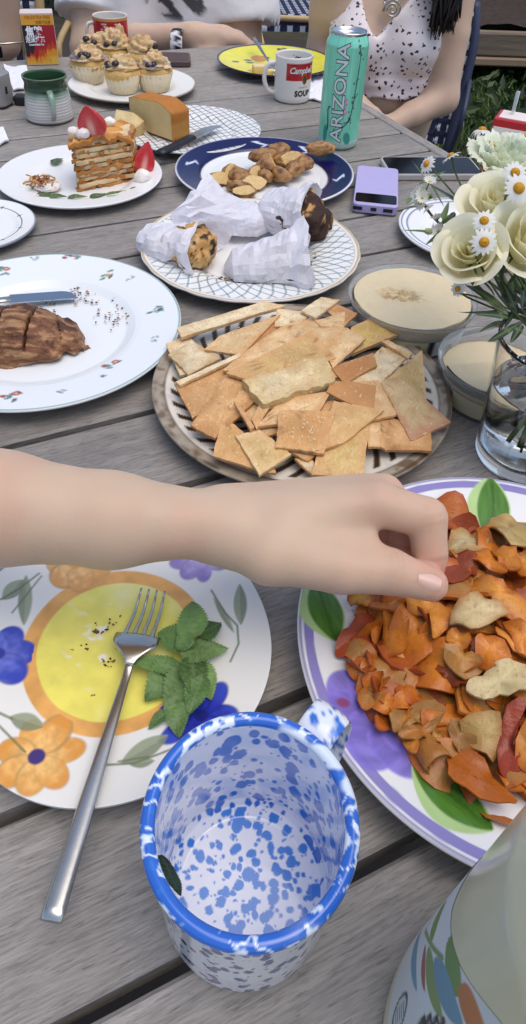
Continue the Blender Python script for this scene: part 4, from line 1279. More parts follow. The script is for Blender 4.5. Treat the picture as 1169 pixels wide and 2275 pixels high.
# a rolled tube shaped chip
q = P(968, 1690, .024)
a0 = np.linspace(.2, 6.6, 30)
pr_ = np.stack([.0095 * (1 - .03 * a0) * np.cos(a0), .0095 * (1 - .03 * a0) * np.sin(a0)], -1)
axd = np.array([.35, -.8, .25]); axd /= np.linalg.norm(axd)
e1 = np.cross(axd, [0, 0, 1.0]); e1 /= np.linalg.norm(e1); e2 = np.cross(e1, axd)
V = np.concatenate([pr_[:, :1] * s_ * e1 + pr_[:, 1:] * s_ * e2 + axd * l for l, s_ in ((-.024, .8), (-.01, .95), (0, 1.0), (.004, 1.02))])
Vi = np.concatenate([pr_[:, :1] * s_ * .87 * e1 + pr_[:, 1:] * s_ * .87 * e2 + axd * l for l, s_ in ((-.024, .8), (-.01, .95), (0, 1.0), (.004, 1.02))])
F = [tuple(f) for f in grid_f(4, 30, False)] + [tuple(f[::-1]) for f in grid_f(4, 30, False, 120)] + [(90 + i, 91 + i, 211 + i, 210 + i) for i in range(29)]
C = np.tile(S('#b57a3c'), (240, 1)) * (1 + .2 * noise(np.concatenate([V, Vi]), 120, 4)[:, None])
obj('vegetable_chip', mesh_of(np.concatenate([V, Vi]), F, C), m_chip, loc=q, label='tube shaped rolled tan chip with its open end showing', cat='chip', group='vegetable chips heaped on the violet rimmed plate')
# the many smaller chips underneath and between
rs = np.random.RandomState(11)
kinds = [(org, deep, 'small orange vegetable chip in the heap on the large plate'), (org2, deep, 'small bright orange vegetable chip in the heap on the large plate'), (deep, red, 'small rust coloured vegetable chip in the heap on the large plate'),
         (tan2, deep, 'small tan vegetable chip in the heap on the large plate'), (S('#9a4a30'), red, 'small dark red vegetable chip in the heap on the large plate')]
share = []
for k in range(14):
    col, ed, lab = kinds[[0, 1, 2, 3, 4, 3, 1, 2, 3, 0, 4, 2, 0, 3][k]]
    nn = rs.randint(5, 8)
    an = np.arange(nn) * 6.283 / nn + rs.uniform(-.25, .25, nn); s = rs.uniform(.010, .018)
    ol = np.column_stack([np.cos(an) * s * rs.uniform(.8, 1.25, nn), np.sin(an) * s * .7 * rs.uniform(.75, 1.2, nn)])
    V, F, C, c0 = poly_sheet(ol, lambda x, y: 0 * x, .0016, 500 + k, col, ed, curl=rs.uniform(-65, 65), curl_ang=rs.uniform(0, 3.1), smooth_k=3, bumpz=.002, jag=.0008, ruffle=.0014, spots=np.asarray(ed) * .8, spotn=130)
    me = mesh_of(V, F, C); me.materials.append(m_chip)
    share.append((me, lab))
cen = np.array([.176, .258])
def where(x, y):
    d_ = np.array([x, y]) - cen
    if np.hypot(*d_) < .035: return 'at the heart of the heap'
    return ['on the frame edge side of the heap', 'on the vase side of the heap', 'behind the pinching fingers', 'on the wrist side of the heap', 'on the violet blossom side of the heap', 'on the mug side of the heap', 'on the bottle side of the heap', 'low on the bottle side of the heap'][int(((math.atan2(d_[1], d_[0]) + math.pi / 8) % (2 * math.pi)) / (math.pi / 4))]
for k in range(175):
    rad_ = .106 * math.sqrt(rs.rand()); an = rs.uniform(0, 6.28)
    x, y = cen + rad_ * np.array([math.cos(an), math.sin(an)])
    me, lab = share[rs.randint(len(share))]
    lab = lab.replace('in the heap on the large plate', where(x, y))
    z = float(zc_(x, y)) - rs.uniform(.007, .017)
    o = obj('vegetable_chip', me, loc=(x, y, max(z, .016)), label=lab, cat='chip', group='vegetable chips heaped on the violet rimmed plate')
    sc_ = rs.uniform(1.1, 1.6)
    o.scale = (sc_, sc_, sc_)
    o.rotation_euler = (rs.uniform(-.5, .5), rs.uniform(-.5, .5), rs.uniform(0, 6.28))
# loose flakes in the lower left of the heap
for k in range(60):
    px, py = 840 + rs.normal() * 45, 1540 + rs.normal() * 55
    q = P(px, py, .03)
    if np.hypot(*(q[:2] - cen)) > .116: continue
    me, lab = share[rs.randint(len(share))]
    lab = lab.replace('small', 'flaky little').replace('in the heap on the large plate', where(q[0], q[1]))
    z = float(zc_(q[0], q[1])) + rs.uniform(-.006, .002)
    o = obj('vegetable_chip', me, loc=(q[0], q[1], max(z, .017)), label=lab, cat='chip', group='vegetable chips heaped on the violet rimmed plate')
    sc_ = rs.uniform(.35, .65)
    o.scale = (sc_, sc_, sc_)
    o.rotation_euler = (rs.uniform(-1, 1), rs.uniform(-1, 1), rs.uniform(0, 6.28))

# ---- the reaching arm
m_skin = mat('skin', S('#d0b49d'), .48, spec=.35, sss=.0035, sssr=(1, .45, .3), var=(14, .3, S('#c9a088')), bump=(700, .12, .0006))
J = lambda px, py, z: P(px, py, z)
W = J(500, 1168, .104)
ELB = J(-400, 1085, .115); MIDF = J(0, 1128, .112); MID2 = J(250, 1155, .108)
idx = [J(838, 1120, .117), J(948, 1150, .111), J(955, 1232, .094), J(955, 1282, .083)]
mid = [J(852, 1098, .110), J(908, 1158, .094), J(895, 1216, .079), J(886, 1255, .072)]
rng_ = [J(808, 1096, .102), J(866, 1158, .084), J(858, 1212, .070), J(850, 1242, .065)]
pky = [J(752, 1100, .094), J(815, 1155, .076), J(820, 1205, .066), J(812, 1225, .063)]
thb = [J(600, 1230, .101), J(755, 1262, .099), J(868, 1270, .096), J(958, 1298, .092)]
def hand_sdf(p):
    d = d_chain(p, [ELB, MIDF, MID2, W], [.040, .0315, .0262, .0172], .01)
    d = smin(d, d_cap(p, MID2 + [0, .006, -.008], W + [0, .014, -.010], .020, .0140), .012)
    d = smin(d, d_cap(p, W, idx[0], .0175, .0125), .012)
    d = smin(d, d_cap(p, W + [0, .010, -.004], mid[0], .0170, .0120), .010)
    d = smin(d, d_cap(p, W + [0, .018, -.010], rng_[0], .0160, .0115), .010)
    d = smin(d, d_cap(p, W + [0, .024, -.016], pky[0], .0140, .0105), .010)
    d = smin(d, d_cap(p, W + [0, .0, -.006], thb[0], .0165, .0165), .014)
    d = smin(d, d_chain(p, thb, [.0165, .0142, .0128, .0098], .003), .007)
    d = smin(d, d_cap(p, J(640, 1190, .104), J(800, 1208, .102), .0165, .0095), .012)     # web of the thumb
    for f, r in ((idx, [.0132, .0120, .0103, .0080]), (mid, [.0122, .0105, .0088, .0068]), (rng_, [.0115, .0098, .0083, .0065]), (pky, [.0105, .0085, .0072, .0058])):
        d = smin(d, d_chain(p, f, r, .002), .0026)
    d = d + .0008 * np.exp(-((p - idx[1]) ** 2).sum(1) / .00006) * 0
    return d
allp = np.array([MIDF, W, *idx, *mid, *rng_, *pky, *thb, ELB])
V, F = sdf_mesh(hand_sdf, allp.min(0) - .045, allp.max(0) + .045, .0017)
V = relax(V, F, 3, .4)
# short creases at the knuckles of thumb and index
# elbow, upper arm and sleeve, outside the frame
SHO = np.array([-.56, .10, .44])
def upper_sdf(p): return d_cap(p, ELB, SHO, .0405, .052)
V2, F2 = sdf_mesh(upper_sdf, np.minimum(ELB, SHO) - .06, np.maximum(ELB, SHO) + .06, .006)
VV = np.concatenate([V, V2])
SKB = S('#ceb399')
SC_ = np.tile(SKB, (len(VV), 1)) * (1 + .05 * noise(VV, 40, 3, 3)[:, None])
SC_ = over(SC_, ss(.1, .6, noise(VV, 28, 6, 2)) * .35, S('#cc9c86'))
for jt, rad_, am in ((idx[0], .016, .30), (idx[1], .015, .42), (mid[0], .015, .25), (mid[1], .014, .35), (thb[2], .015, .35), (thb[1], .018, .18), (idx[3], .014, .5), (thb[3], .013, .45), (mid[3], .02, .5), (rng_[2], .02, .5), (idx[2], .012, .3)):
    SC_ = over(SC_, np.exp(-((VV - jt) ** 2).sum(1) / rad_ ** 2) * am, S('#c98272'))
def crease(jt, nxt, off, am, wd=.0011, half=.011):
    global SC_
    ax_ = (nxt - jt) / np.linalg.norm(nxt - jt)
    t_ = (VV - jt) @ ax_ - off + .0012 * noise(VV, 160, 5)
    near = np.exp(-(((VV - jt) ** 2).sum(1) / half ** 2) ** 2)
    SC_ = over(SC_, np.exp(-(t_ / wd) ** 2) * near * am, S('#8a5c4a'))
for o_ in (-.003, .0, .0035): crease(thb[2], thb[3], o_, .75)
for o_ in (-.0025, .002): crease(idx[1], idx[2], o_, .6)
crease(idx[2], idx[3], 0, .8); crease(mid[1], mid[2], 0, .4); crease(mid[2], mid[3], 0, .5)
mole = J(945, 1132, .121)
SC_ = over(SC_, np.exp(-((VV - mole) ** 2).sum(1) / .0017 ** 2) * .9, S('#7a3f34'))
m_arm = mat('arm_skin', attr=True, rough=.46, spec=.35, sss=.0035, sssr=(1, .45, .3), bump=(900, .18, .0006), bump2=(260, .12, .001))
me = mesh_of(VV - W, np.concatenate([F, F2 + len(V)]), SC_)
arm = obj('person', me, m_arm, loc=W, label='bare forearm and hand reaching from the left, pinching chips over the large plate', cat='person')
def sleeve_sdf(p):
    a = SHO + .45 * (ELB - SHO)
    t = (p - SHO) @ (ELB - SHO) / ((ELB - SHO) @ (ELB - SHO))
    d = d_cap(p, a, SHO, .062, .066)
    return np.maximum(d, (t - .45) * .3)
V2, F2 = sdf_mesh(sleeve_sdf, np.minimum(ELB, SHO) - .08, np.maximum(ELB, SHO) + .08, .006)
obj('sleeve', mesh_of(V2 - W, F2), mat('grey_cotton', S('#b9b4ae'), .85, bump=(60, .4, .004)), parent=arm)
def nail(tipj, prevj, up, L, Wd, off):
    d = tipj - prevj; d /= np.linalg.norm(d)
    up = np.array(up, float); up -= (up @ d) * d; up /= np.linalg.norm(up)
    s = np.cross(d, up)
    a = np.linspace(-1, 1, 9); b = np.linspace(0, 1, 9)
    V = []
    for bb in b:
        wv = Wd * (1 - .35 * max(0, bb - .6) ** 1.5 * 2) * (.82 + .18 * min(1, bb * 3))
        for aa in a:
            V.append(tipj + d * (L * (bb - .5)) + s * aa * wv + up * (off + .0004 - .0038 * aa * aa - .0010 * bb * bb))
    V = np.array(V)
    obj('nail', mesh_of(V - W, grid_f(9, 9, False)), m_nail, parent=arm)
m_nail = mat('nail', S('#dcb4a2'), .25, spec=.5)
nail(thb[3] - .004 * (thb[3] - thb[2]) / np.linalg.norm(thb[3] - thb[2]), thb[2], (.1, -.60, .85), .0135, .0056, .0113)
# ================================================================== middle of the table
def disc_grid(R, nr, nt_, zf, c0=None):
    """a polar sheet with height zf(x, y)"""
    rr = np.linspace(0, 1, nr) * R
    th = np.arange(nt_) * 2 * np.pi / nt_
    x = (np.maximum(rr, R * .002)[:, None] * np.cos(th)).ravel(); y = (np.maximum(rr, R * .002)[:, None] * np.sin(th)).ravel()
    V = np.column_stack([x, y, zf(x, y)])
    F = grid_f(nr, nt_)[:, ::-1]
    return V, F
# ---- tubs of hummus
m_tub = thin_glass('clear_tub', (.99, .99, .98), .12, 1.12, .16)
def tub(name, c, R, H, level, label, seed, scoop, cut=False):
    e = empty(name, (c[0], c[1], .0005), label, 'tub')
    Rb = R * .86
    V, F = lathe(resample([(.001, .0008), (Rb - .003, .0), (Rb, .002), (R - .0035, H - .007), (R - .003, H - .006), (R, H - .0055), (R + .0012, H - .002), (R + .0002, H), (R - .0016, H - .001), (R - .0045, H - .006), (Rb - .0012, .003), (.001, .002)], .004), 96)
    obj('container', mesh_of(V, F), m_tub, parent=e)
    r1 = Rb + (R - .0035 - Rb) * level / H - .0014
    sx, sy = scoop
    def zf(x, y):
        n = noise(np.column_stack([x, y]), 60, seed, 3)
        d = np.hypot((x - sx) / 1.5, y - sy)
        rough = 1 - ss(.006, .020, d + .006 * n)
        z = level + .0010 * n - .004 * rough + .0075 * rough * noise(np.column_stack([x, y * 2]), 170, seed + 4, 3)
        d2 = np.hypot((x - sx - .022) / 1.4, y - sy + .012); r2 = 1 - ss(.002, .009, d2 + .003 * n)
        z = z + .004 * r2 * noise(np.column_stack([x, y * 2]), 190, seed + 8, 3)
        if cut: z = z - .011 * ss(-.002, .001, y - .2 * x - .004)
        r = np.hypot(x, y)
        return z + .0012 * ss(r1 * .93, r1, r) * 0
    V, F = disc_grid(r1, 70, 160, zf)
    n = noise(V, 170, seed + 2, 3)
    d = np.hypot((V[:, 0] - sx) / 1.5, V[:, 1] - sy)
    C = np.tile(S('#e2cfa8'), (len(V), 1)) * (1 + .03 * n[:, None])
    C = over(C, (1 - ss(.006, .020, d + .006 * n)) * ss(-.4, .3, n) * .8, S('#a8855a'))
    hm = mat('hummus', attr=True, rough=.5, spec=.35, sss=.003, sssr=(1, .7, .4))
    sd_, fd = lathe(resample([(.001, .0032), (Rb - .0035, .0032), (r1, level - (.011 if cut else 0))], .004), 160)
    V3, F3, C3 = join([(V, F), (sd_, fd)], [C, S('#e0cb9c')])
    obj('hummus', mesh_of(V3, F3, C3), hm, parent=e)
    # printed band on the side
    a = np.linspace(math.radians(-150), math.radians(-20), 40)
    zz = np.linspace(.005, H * .55, 5)
    V = np.array([[(Rb + (R - .0035 - Rb) * z / H + .0007) * math.cos(t), (Rb + (R - .0035 - Rb) * z / H + .0007) * math.sin(t), z] for z in zz for t in a])
    C = np.array([S('#cfc39a') if t < math.radians(-78) else (S('#2a3040') if t < math.radians(-72) else S('#d4d6d8')) for z in zz for t in a])
    obj('label', mesh_of(V, grid_f(5, 40, False), C), mat('tub_label', attr=True, rough=.5), parent=e)
    return e
c1 = P(917, 655, .044)[:2]
R1 = .5 * np.linalg.norm(P(777, 655, .044) - P(1057, 662, .044))
tub('hummus_tub', c1, R1, .044, .041, 'round clear tub of hummus with scooped marks beside the crackers', 3, (-.014, .004))
c2 = P(1112, 800, .042)[:2]
tub('hummus_tub', c2, .0565, .042, .039, 'second clear tub of smooth hummus, half hidden behind the glass vase', 7, (.05, .05), True)

# ---- power bank and phones
def slab(name, a, b, d, h, col, label, cat, rough=.35, rad=.006, z=.0006):
    """rounded slab from corner pixels a (near left), b (near right), d (far left)"""
    A_, B_, D_ = P(*a, h)[:2], P(*b, h)[:2], P(*d, h)[:2]
    ex = B_ - A_; Wx = np.linalg.norm(ex); ex /= Wx
    ey = np.array([-ex[1], ex[0]]); Wy = float((D_ - A_) @ ey)
    c = A_ + ex * Wx / 2 + ey * Wy / 2
    e = empty(name, (*c, z), label, cat, rz=math.atan2(ex[1], ex[0]))
    return e, Wx, Wy
def rslab(W, D, H, r, b=.0012, z0=0.0):
    o = []
    for sx, sy, a0 in ((1, 1, 0), (-1, 1, 90), (-1, -1, 180), (1, -1, 270)):
        for a in np.radians(a0 + np.linspace(0, 90, 7)):
            o.append((sx * (W / 2 - r) + r * math.cos(a), sy * (D / 2 - r) + r * math.sin(a)))
    o = np.array(o); m = len(o)
    c = o / np.maximum(np.linalg.norm(o, axis=1, keepdims=True), 1e-9)
    rows = [np.column_stack([o - c * b, np.full(m, z0)]), np.column_stack([o, np.full(m, z0 + b)]), np.column_stack([o, np.full(m, z0 + H - b)]), np.column_stack([o - c * b, np.full(m, z0 + H)])]
    F = [tuple(f) for f in grid_f(4, m)] + [tuple(range(m - 1, -1, -1)), tuple(range(3 * m, 4 * m))]
    return np.concatenate(rows), F
m_lav = mat('lavender_plastic', S('#b7aed8'), .38, var=(60, .06))
m_blk = mat('black_glass', S('#0c0c0f'), .12, spec=.25)
m_dk = mat('dark_plastic', S('#1d1d24'), .4)
e, Wx, Wy = slab('power_bank', (784, 452), (885, 462), (838, 372), .014, m_lav, 'lavender power bank with a black display strip beside the cobalt plate', 'power bank')
pbb = obj('body', mesh_of(*rslab(Wx, Wy, .015, .007, .002), smooth=False), m_lav, parent=e)
obj('display', mesh_of(*rslab(Wx * .92, Wy * .21, .0012, .004, .0004), smooth=False), m_blk, parent=e, loc=(0, -Wy * .36, .0146))
for x, w_ in ((-.027, .013), (-.002, .008), (.02, .013)):
    obj('port', mesh_of(*box(0, 0, 0, w_, .0016, .0045), smooth=False), m_dk, parent=pbb, loc=(x * Wx / .07, -Wy / 2 - .0001, .0078))
e, Wx, Wy = slab('smartphone', (868, 392), (1080, 392), (850, 347), .009, m_blk, 'black screened smartphone lying on the table beyond the power bank', 'smartphone')
Wy = .074
obj('body', mesh_of(*rslab(Wx, Wy, .0095, .009, .0015), smooth=False), mat('phone_case', S('#b9b4ae'), .4), parent=e)
obj('screen', mesh_of(*rslab(Wx - .007, Wy - .007, .0008, .006, .0003), smooth=False), m_blk, parent=e, loc=(0, 0, .0092))
e, Wx, Wy = slab('phone_case', (345, 140), (415, 141), (350, 112), .012, m_dk, 'dark brown phone case lying at the far table edge', 'phone case')
obj('body', mesh_of(*rslab(.085, .075, .012, .009, .002), smooth=False), mat('brown_leather', S('#5d4a48'), .5, bump=(300, .2, .001)), parent=e)
obj('inner_panel', mesh_of(*rslab(.075, .065, .0008, .007, .0003), smooth=False), mat('brown_panel', S('#4a3a38'), .45), parent=e, loc=(0, 0, .0118))

# ---- text helper: words as thin flat meshes
def text_mesh(body, size, spacing=1.0, cuts=0, shear=0.0, bold=0.0):
    cu = bpy.data.curves.new('t', 'FONT')
    cu.body = body; cu.size = size; cu.space_character = spacing; cu.shear = shear
    cu.offset = bold; cu.align_x = 'CENTER'; cu.align_y = 'CENTER'; cu.resolution_u = 3
    o = bpy.data.objects.new('t', cu); COL.objects.link(o)
    dg = bpy.context.evaluated_depsgraph_get(); dg.update()
    me = o.evaluated_get(dg).to_mesh()
    V = np.array([v.co[:] for v in me.vertices]) if len(me.vertices) else np.zeros((0, 3))
    F = [tuple(p.vertices) for p in me.polygons]
    o.evaluated_get(dg).to_mesh_clear()
    bpy.data.objects.remove(o); bpy.data.curves.remove(cu)
    T = [(f[0], f[i], f[i + 1]) for f in F for i in range(1, len(f) - 1)]
    for _ in range(cuts):
        V = list(map(tuple, V)); mp = {}; T2 = []
        def mid_(a, b):
            k = (min(a, b), max(a, b))
            if k not in mp:
                mp[k] = len(V); V.append(tuple((np.array(V[a]) + np.array(V[b])) / 2))
            return mp[k]
        for a, b, c in T:
            ab, bc, ca = mid_(a, b), mid_(b, c), mid_(c, a)
            T2 += [(a, ab, ca), (ab, b, bc), (ca, bc, c), (ab, bc, ca)]
        T = T2
    return np.array(V, float).reshape(-1, 3), T

# ---- tall green tea can
CNC = P(749, 321, 0)[:2]
CNR, CNH = .0335, .153
can = empty('drink_can', (*CNC, .0005), 'tall turquoise iced tea can with white vertical lettering and blossom branch', 'can')
can.scale = (1, 1, 1.145)
prof = resample([(.001, .003), (CNR - .010, .003), (CNR - .006, .0), (CNR - .002, .004), (CNR, .010), (CNR, CNH - .016), (CNR - .0015, CNH - .012), (CNR - .006, CNH - .004)], .0012)
V, F = lathe(prof, 180)
ca_ = math.atan2(-CNC[1], -CNC[0])                      # towards the camera
u_ = (((np.arctan2(V[:, 1], V[:, 0]) - ca_ + math.pi) % (2 * np.pi)) - math.pi) * CNR
v_ = V[:, 2]
c = np.tile(S('#84dcbc'), (len(V), 1))
c = over(c, ss(.004, -.002, v_ - .012), S('#b9d8d0'))
for k in range(6):
    x0 = -.03 + k * .012
    c = over(c, m_line(u_, v_, [(x0, .03), (x0 + .002, .15)], .0003) * .5, S('#3a8a72'))
br_ = [(-.004, .028), (.006, .034), (.016, .046), (.020, .065), (.022, .09), (.024, .125), (.020, .140)]
c = over(c, m_line(u_, v_, catmull(br_, 6), .0009), S('#1f2e28'))
c = over(c, m_line(u_, v_, catmull([(-.022, .018), (-.02, .035), (-.022, .055), (-.019, .06)], 4), .0012), S('#22342c'))
rs = np.random.RandomState(3)
for k in range(34):
    t = rs.rand(); q = catmull(br_, 6)[rs.randint(37)]
    x0, z0 = q[0] + rs.normal() * .003, q[1] + rs.normal() * .004
    c = over(c, m_ell(u_, v_, x0, z0, .0016, .0011, rs.uniform(0, 3), .0003), [S('#3a2f2c'), S('#24332b'), S('#8a4a5c'), S('#5a3a40')][k % 4])
for x0, z0 in ((.006, .058), (.008, .064), (.007, .07), (-.002, .084), (.002, .09), (.0, .079), (.009, .053), (.003, .095)):
    for j in range(5):
        c = over(c, m_ell(u_, v_, x0 + .0016 * math.cos(j * 1.26), z0 + .0016 * math.sin(j * 1.26), .0014, .0012, 0, .0003), S('#a8607e') if j % 2 else S('#d8a8bc'))
c = over(c, m_ell(u_, v_, .015, .018, .006, .009, .3, .0008), S('#3f9a8e'))
c = over(c, m_ell(u_, v_, -.024, .022, .004, .012, 0, .0008), S('#3a9890'))
m_can = mat('can_print', attr=True, rough=.28, metal=.2, coat=.3)
obj('body', mesh_of(V, F, c), m_can, parent=can)
m_alu = mat('aluminium', S('#cfd0cf'), .22, metal=1.0)
can_lid = obj('lid', mesh_of(*lathe([(CNR - .0062, CNH - .0045), (CNR - .0055, CNH - .0015), (CNR - .0062, CNH), (CNR - .0075, CNH - .0005), (CNR - .0085, CNH - .005), (CNR - .010, CNH - .006), (.001, CNH - .006)], 80)), m_alu, parent=can)
obj('tab', mesh_of(*rslab(.012, .02, .0012, .005, .0003), smooth=False), m_alu, parent=can_lid, loc=(-.003, .004, CNH - .0056), rz=.4)
obj('opening', mesh_of(*lathe([(.001, 0), (.0075, 0), (.0072, -.0005), (.001, -.0005)], 24)), m_dk, parent=can_lid, loc=(.008, -.010, CNH - .0052))
def wrap(V, R, a0, z0, rot90=False, off=.0004, sx=1.0):
    x, y = (V[:, 0], V[:, 1]) if not rot90 else (-V[:, 1], V[:, 0])
    th = a0 + x * sx / R
    return np.column_stack([(R + off) * np.cos(th), (R + off) * np.sin(th), z0 + y])
m_wht = mat('white_print', S('#cfdcd8'), .35); m_bprint = mat('black_print', S('#171514'), .45)
TV, TT = text_mesh('ARIZONA', .026, 1.03, 2, bold=.0004)
TV2, TT2 = text_mesh('ARIZONA', .026, 1.03, 2, bold=.0013)
zsc = .130 / (TV[:, 0].max() - TV[:, 0].min())
for v, t, m_, of in ((TV2, TT2, m_bprint, .0002), (TV, TT, m_wht, .0005)):
    v = v.copy(); v[:, 0] *= zsc; v[:, 0] += 0
    W_ = wrap(v, CNR, ca_ - .12, .078, True, of)
    obj('lettering', mesh_of(W_, t, smooth=False), m_, parent=can)

# ---- soup mug
SMC = P(648, 221, 0)[:2]
SMR, SMH = .0352, .0735
sa = math.atan2(-SMC[1], -SMC[0])
smug = empty('soup_mug', (*SMC, .0005), 'white mug printed with a red soup label, in front of the yellow plate', 'mug')
smug.scale = (1, 1, 1.115)
V, F = lathe(resample([(.001, .003), (SMR - .006, .003), (SMR - .004, .0), (SMR - .001, .003), (SMR, .008), (SMR, SMH - .002), (SMR - .0012, SMH), (SMR - .0028, SMH - .002), (SMR - .0032, .008), (SMR - .006, .005), (.001, .005)], .0011), 200)
outer = (np.hypot(V[:, 0], V[:, 1]) > SMR - .0006)
u_ = (((np.arctan2(V[:, 1], V[:, 0]) - sa + math.pi) % (2 * np.pi)) - math.pi) * SMR
c = np.tile(S('#ece6de') * .93, (len(V), 1))
c = over(c, outer * (ss(.0005, -.0005, np.abs(u_ - .022) - .035)) * ss(-.0004, .0004, V[:, 2] - .038) * (1 - ss(-.0004, .0004, V[:, 2] - .065)), S('#b3262c'))
c = over(c, outer * (ss(.0005, -.0005, np.abs(u_ - .022) - .035)) * (1 - ss(.0004, .0008, np.abs(V[:, 2] - .063))) * .5, S('#7e1c20'))
c = over(c, outer * m_ell(u_, V[:, 2], .0245, .040, .0058, .0085, 0, .0004), S('#8a6a34'))
c = over(c, outer * m_ell(u_, V[:, 2], .0245, .040, .0042, .0065, 0, .0004), S('#5d4522'))
inn = ~outer & (V[:, 2] > .05) & (np.hypot(V[:, 0], V[:, 1]) > SMR - .004) & (np.hypot(V[:, 0], V[:, 1]) < SMR - .0024)
nsp = noise(V, 260, 4, 2)
c = over(c, inn * ss(.25, .35, nsp) * (V[:, 2] < .064), S('#33262a'))
obj('body', mesh_of(V, F, c), mat('mug_print', attr=True, rough=.2, coat=.3), parent=smug)
v, t = text_mesh("Campbell's", .0135, .95, 1, shear=.35, bold=.0004)
obj('lettering', mesh_of(wrap(v, SMR, sa + .0205 / SMR, .054), t, smooth=False), m_wht, parent=smug)
v, t = text_mesh('SOUP', .0125, 1.1, 1, bold=.0006)
obj('lettering', mesh_of(wrap(v, SMR, sa + .0215 / SMR, .0175), t, smooth=False), m_bprint, parent=smug)
v, t = text_mesh('TOMATO', .004, 1.2, 1)
obj('lettering', mesh_of(wrap(v, SMR, sa + .0215 / SMR, .0275), t, smooth=False), mat('gold_print', S('#8a6a3c'), .5), parent=smug)
hv = sa - 1.42
hd = np.array([math.cos(hv), math.sin(hv), 0])
hp = catmull([hd * (SMR - .002) + [0, 0, .059], hd * (SMR + .012) + [0, 0, .057], hd * (SMR + .019) + [0, 0, .045], hd * (SMR + .0195) + [0, 0, .03], hd * (SMR + .012) + [0, 0, .015], hd * (SMR - .002) + [0, 0, .010]], 6)
obj('handle', mesh_of(*tube(hp, .0042, 12)), mat('mug_white', S('#ece6de') * .93, .2, coat=.3), parent=smug)

# ---- green glazed pottery mug
GMC = P(113, 264, 0)[:2]
gmug = empty('pottery_mug', (*GMC, .0005), 'white ribbed pottery mug with dark green glazed rim beside the cupcakes', 'mug')
gmug.scale = (1, 1, 1.10)
ga = math.atan2(-GMC[1], -GMC[0])
GH = .066
zz = np.linspace(.0, GH, 60)
rp = np.interp(zz, [0, .004, .012, .03, .045, .049, .053, .058, .062, GH], [.037, .0405, .0410, .0385, .0355, .0365, .0352, .0352, .0370, .0378])
rp = rp + .0004 * np.sin(zz * 2 * np.pi / .0042) * (zz < .044)
prof = [(.001, .001)] + list(zip(rp, zz)) + [(.0362, GH + .0006), (.0345, GH - .002), (.0325, .052), (.034, .03), (.036, .008), (.001, .006)]
V, F = lathe(resample(prof, .0016), 120)
n = noise(V, 60, 3, 3)
inn = np.hypot(V[:, 0], V[:, 1]) < np.interp(V[:, 2], zz, rp) - .0015
c = np.tile(S('#c9c4be'), (len(V), 1)) * (1 + .06 * n[:, None])
c = over(c, ss(.030, .045, V[:, 2] + .004 * n), S('#7f9c88'))
c = over(c, ss(.041, .050, V[:, 2] + .004 * n), S('#26402c'))
c = np.where(inn[:, None], S('#2c4a30') * np.ones((len(V), 1)), c)
c = over(c, (1 - ss(.0006, .0014, np.abs(V[:, 2] - GH))) * .7, S('#6a7a58'))
c = over(c, 1 - ss(.002, .0035, V[:, 2]), S('#6d6a66'))
m_pot = mat('pottery_glaze', attr=True, rough=.22, coat=.3)
obj('body', mesh_of(V, F, c), m_pot, parent=gmug)
hd = np.array([math.cos(ga + .12), math.sin(ga + .12), 0])
hp = catmull([hd * .0345 + [0, 0, .049], hd * .048 + [0, 0, .046], hd * .055 + [0, 0, .035], hd * .053 + [0, 0, .021], hd * .040 + [0, 0, .010]], 6)
V, F = tube(hp, np.linspace(.0055, .0042, len(hp)), 12, flat=.6)
obj('handle', mesh_of(V, F, over(np.tile(S('#b9bdb4'), (len(V), 1)), ss(.024, .042, np.array(V)[:, 2]), S('#7d9a86'))), m_pot, parent=gmug)

# ---- tea carton
TBC = P(97, 139, 0)[:2]
e = empty('tea_carton', (*TBC, .0005), 'drink carton with flame print and orange top band behind the green mug', 'carton', rz=.28)
e.scale = (.93, .93, 1.15)
bw, bd_, bh = .070, .045, .085
obj('carton', mesh_of(*box(0, 0, bh / 2, bw, bd_, bh, .0012), smooth=False), mat('carton_board', S('#d8cbc4'), .5), parent=e)
nx, nz = 70, 96
gx, gz = np.meshgrid(np.linspace(-.5, .5, nx), np.linspace(0, 1, nz))
u_, v_ = gx.ravel(), gz.ravel()
c = np.tile(S('#241c22'), (len(u_), 1))
n = noise(np.column_stack([u_ * 1.2, v_ * 1.6]), 5, 3, 3)
c = over(c, ss(-.15, -.05, u_ * .9 + (.55 - v_) * .35 + .08 * n), S('#a82330'))
fl = v_ + .10 * np.abs(noise(np.column_stack([u_ * 2.2, v_ * .6]), 7, 5, 2)) * 2.2
c = over(c, ss(.02, -.06, fl - (.36 + .35 * np.maximum(u_, -.2))), S('#c94a22'))
c = over(c, ss(.02, -.08, fl - (.26 + .30 * np.maximum(u_, -.2)) + .08 * n), S('#e59a32'))
c = over(c, ss(.02, -.08, fl - (.14 + .22 * np.maximum(u_, -.2))), S('#e8c04a'))
c = over(c, ss(.775, .785, v_), S('#e0a038'))
c = over(c, ss(.965, .975, v_), S('#d8b8a4'))
c = over(c, 1 - ss(.02, .03, v_), S('#d4b890'))
V = np.column_stack([u_ * bw * .98, np.full(len(u_), -bd_ / 2 - .0006), v_ * bh * .99 + .0005])
obj('front_panel', mesh_of(V, grid_f(nz, nx, False), c), mat('carton_print', attr=True, rough=.4), parent=e)
V = np.array([(-bw / 2 - .0006, -bd_ / 2 + y * bd_, z * bh) for z in np.linspace(.01, .99, 24) for y in np.linspace(.03, .97, 6)])
c = np.array([S('#e0a038') if z > .78 else S('#c9bcc0') for z in np.linspace(.01, .99, 24) for y in range(6)])
obj('side_panel', mesh_of(V, grid_f(24, 6, False), c), mat('carton_side', attr=True, rough=.45), parent=e)
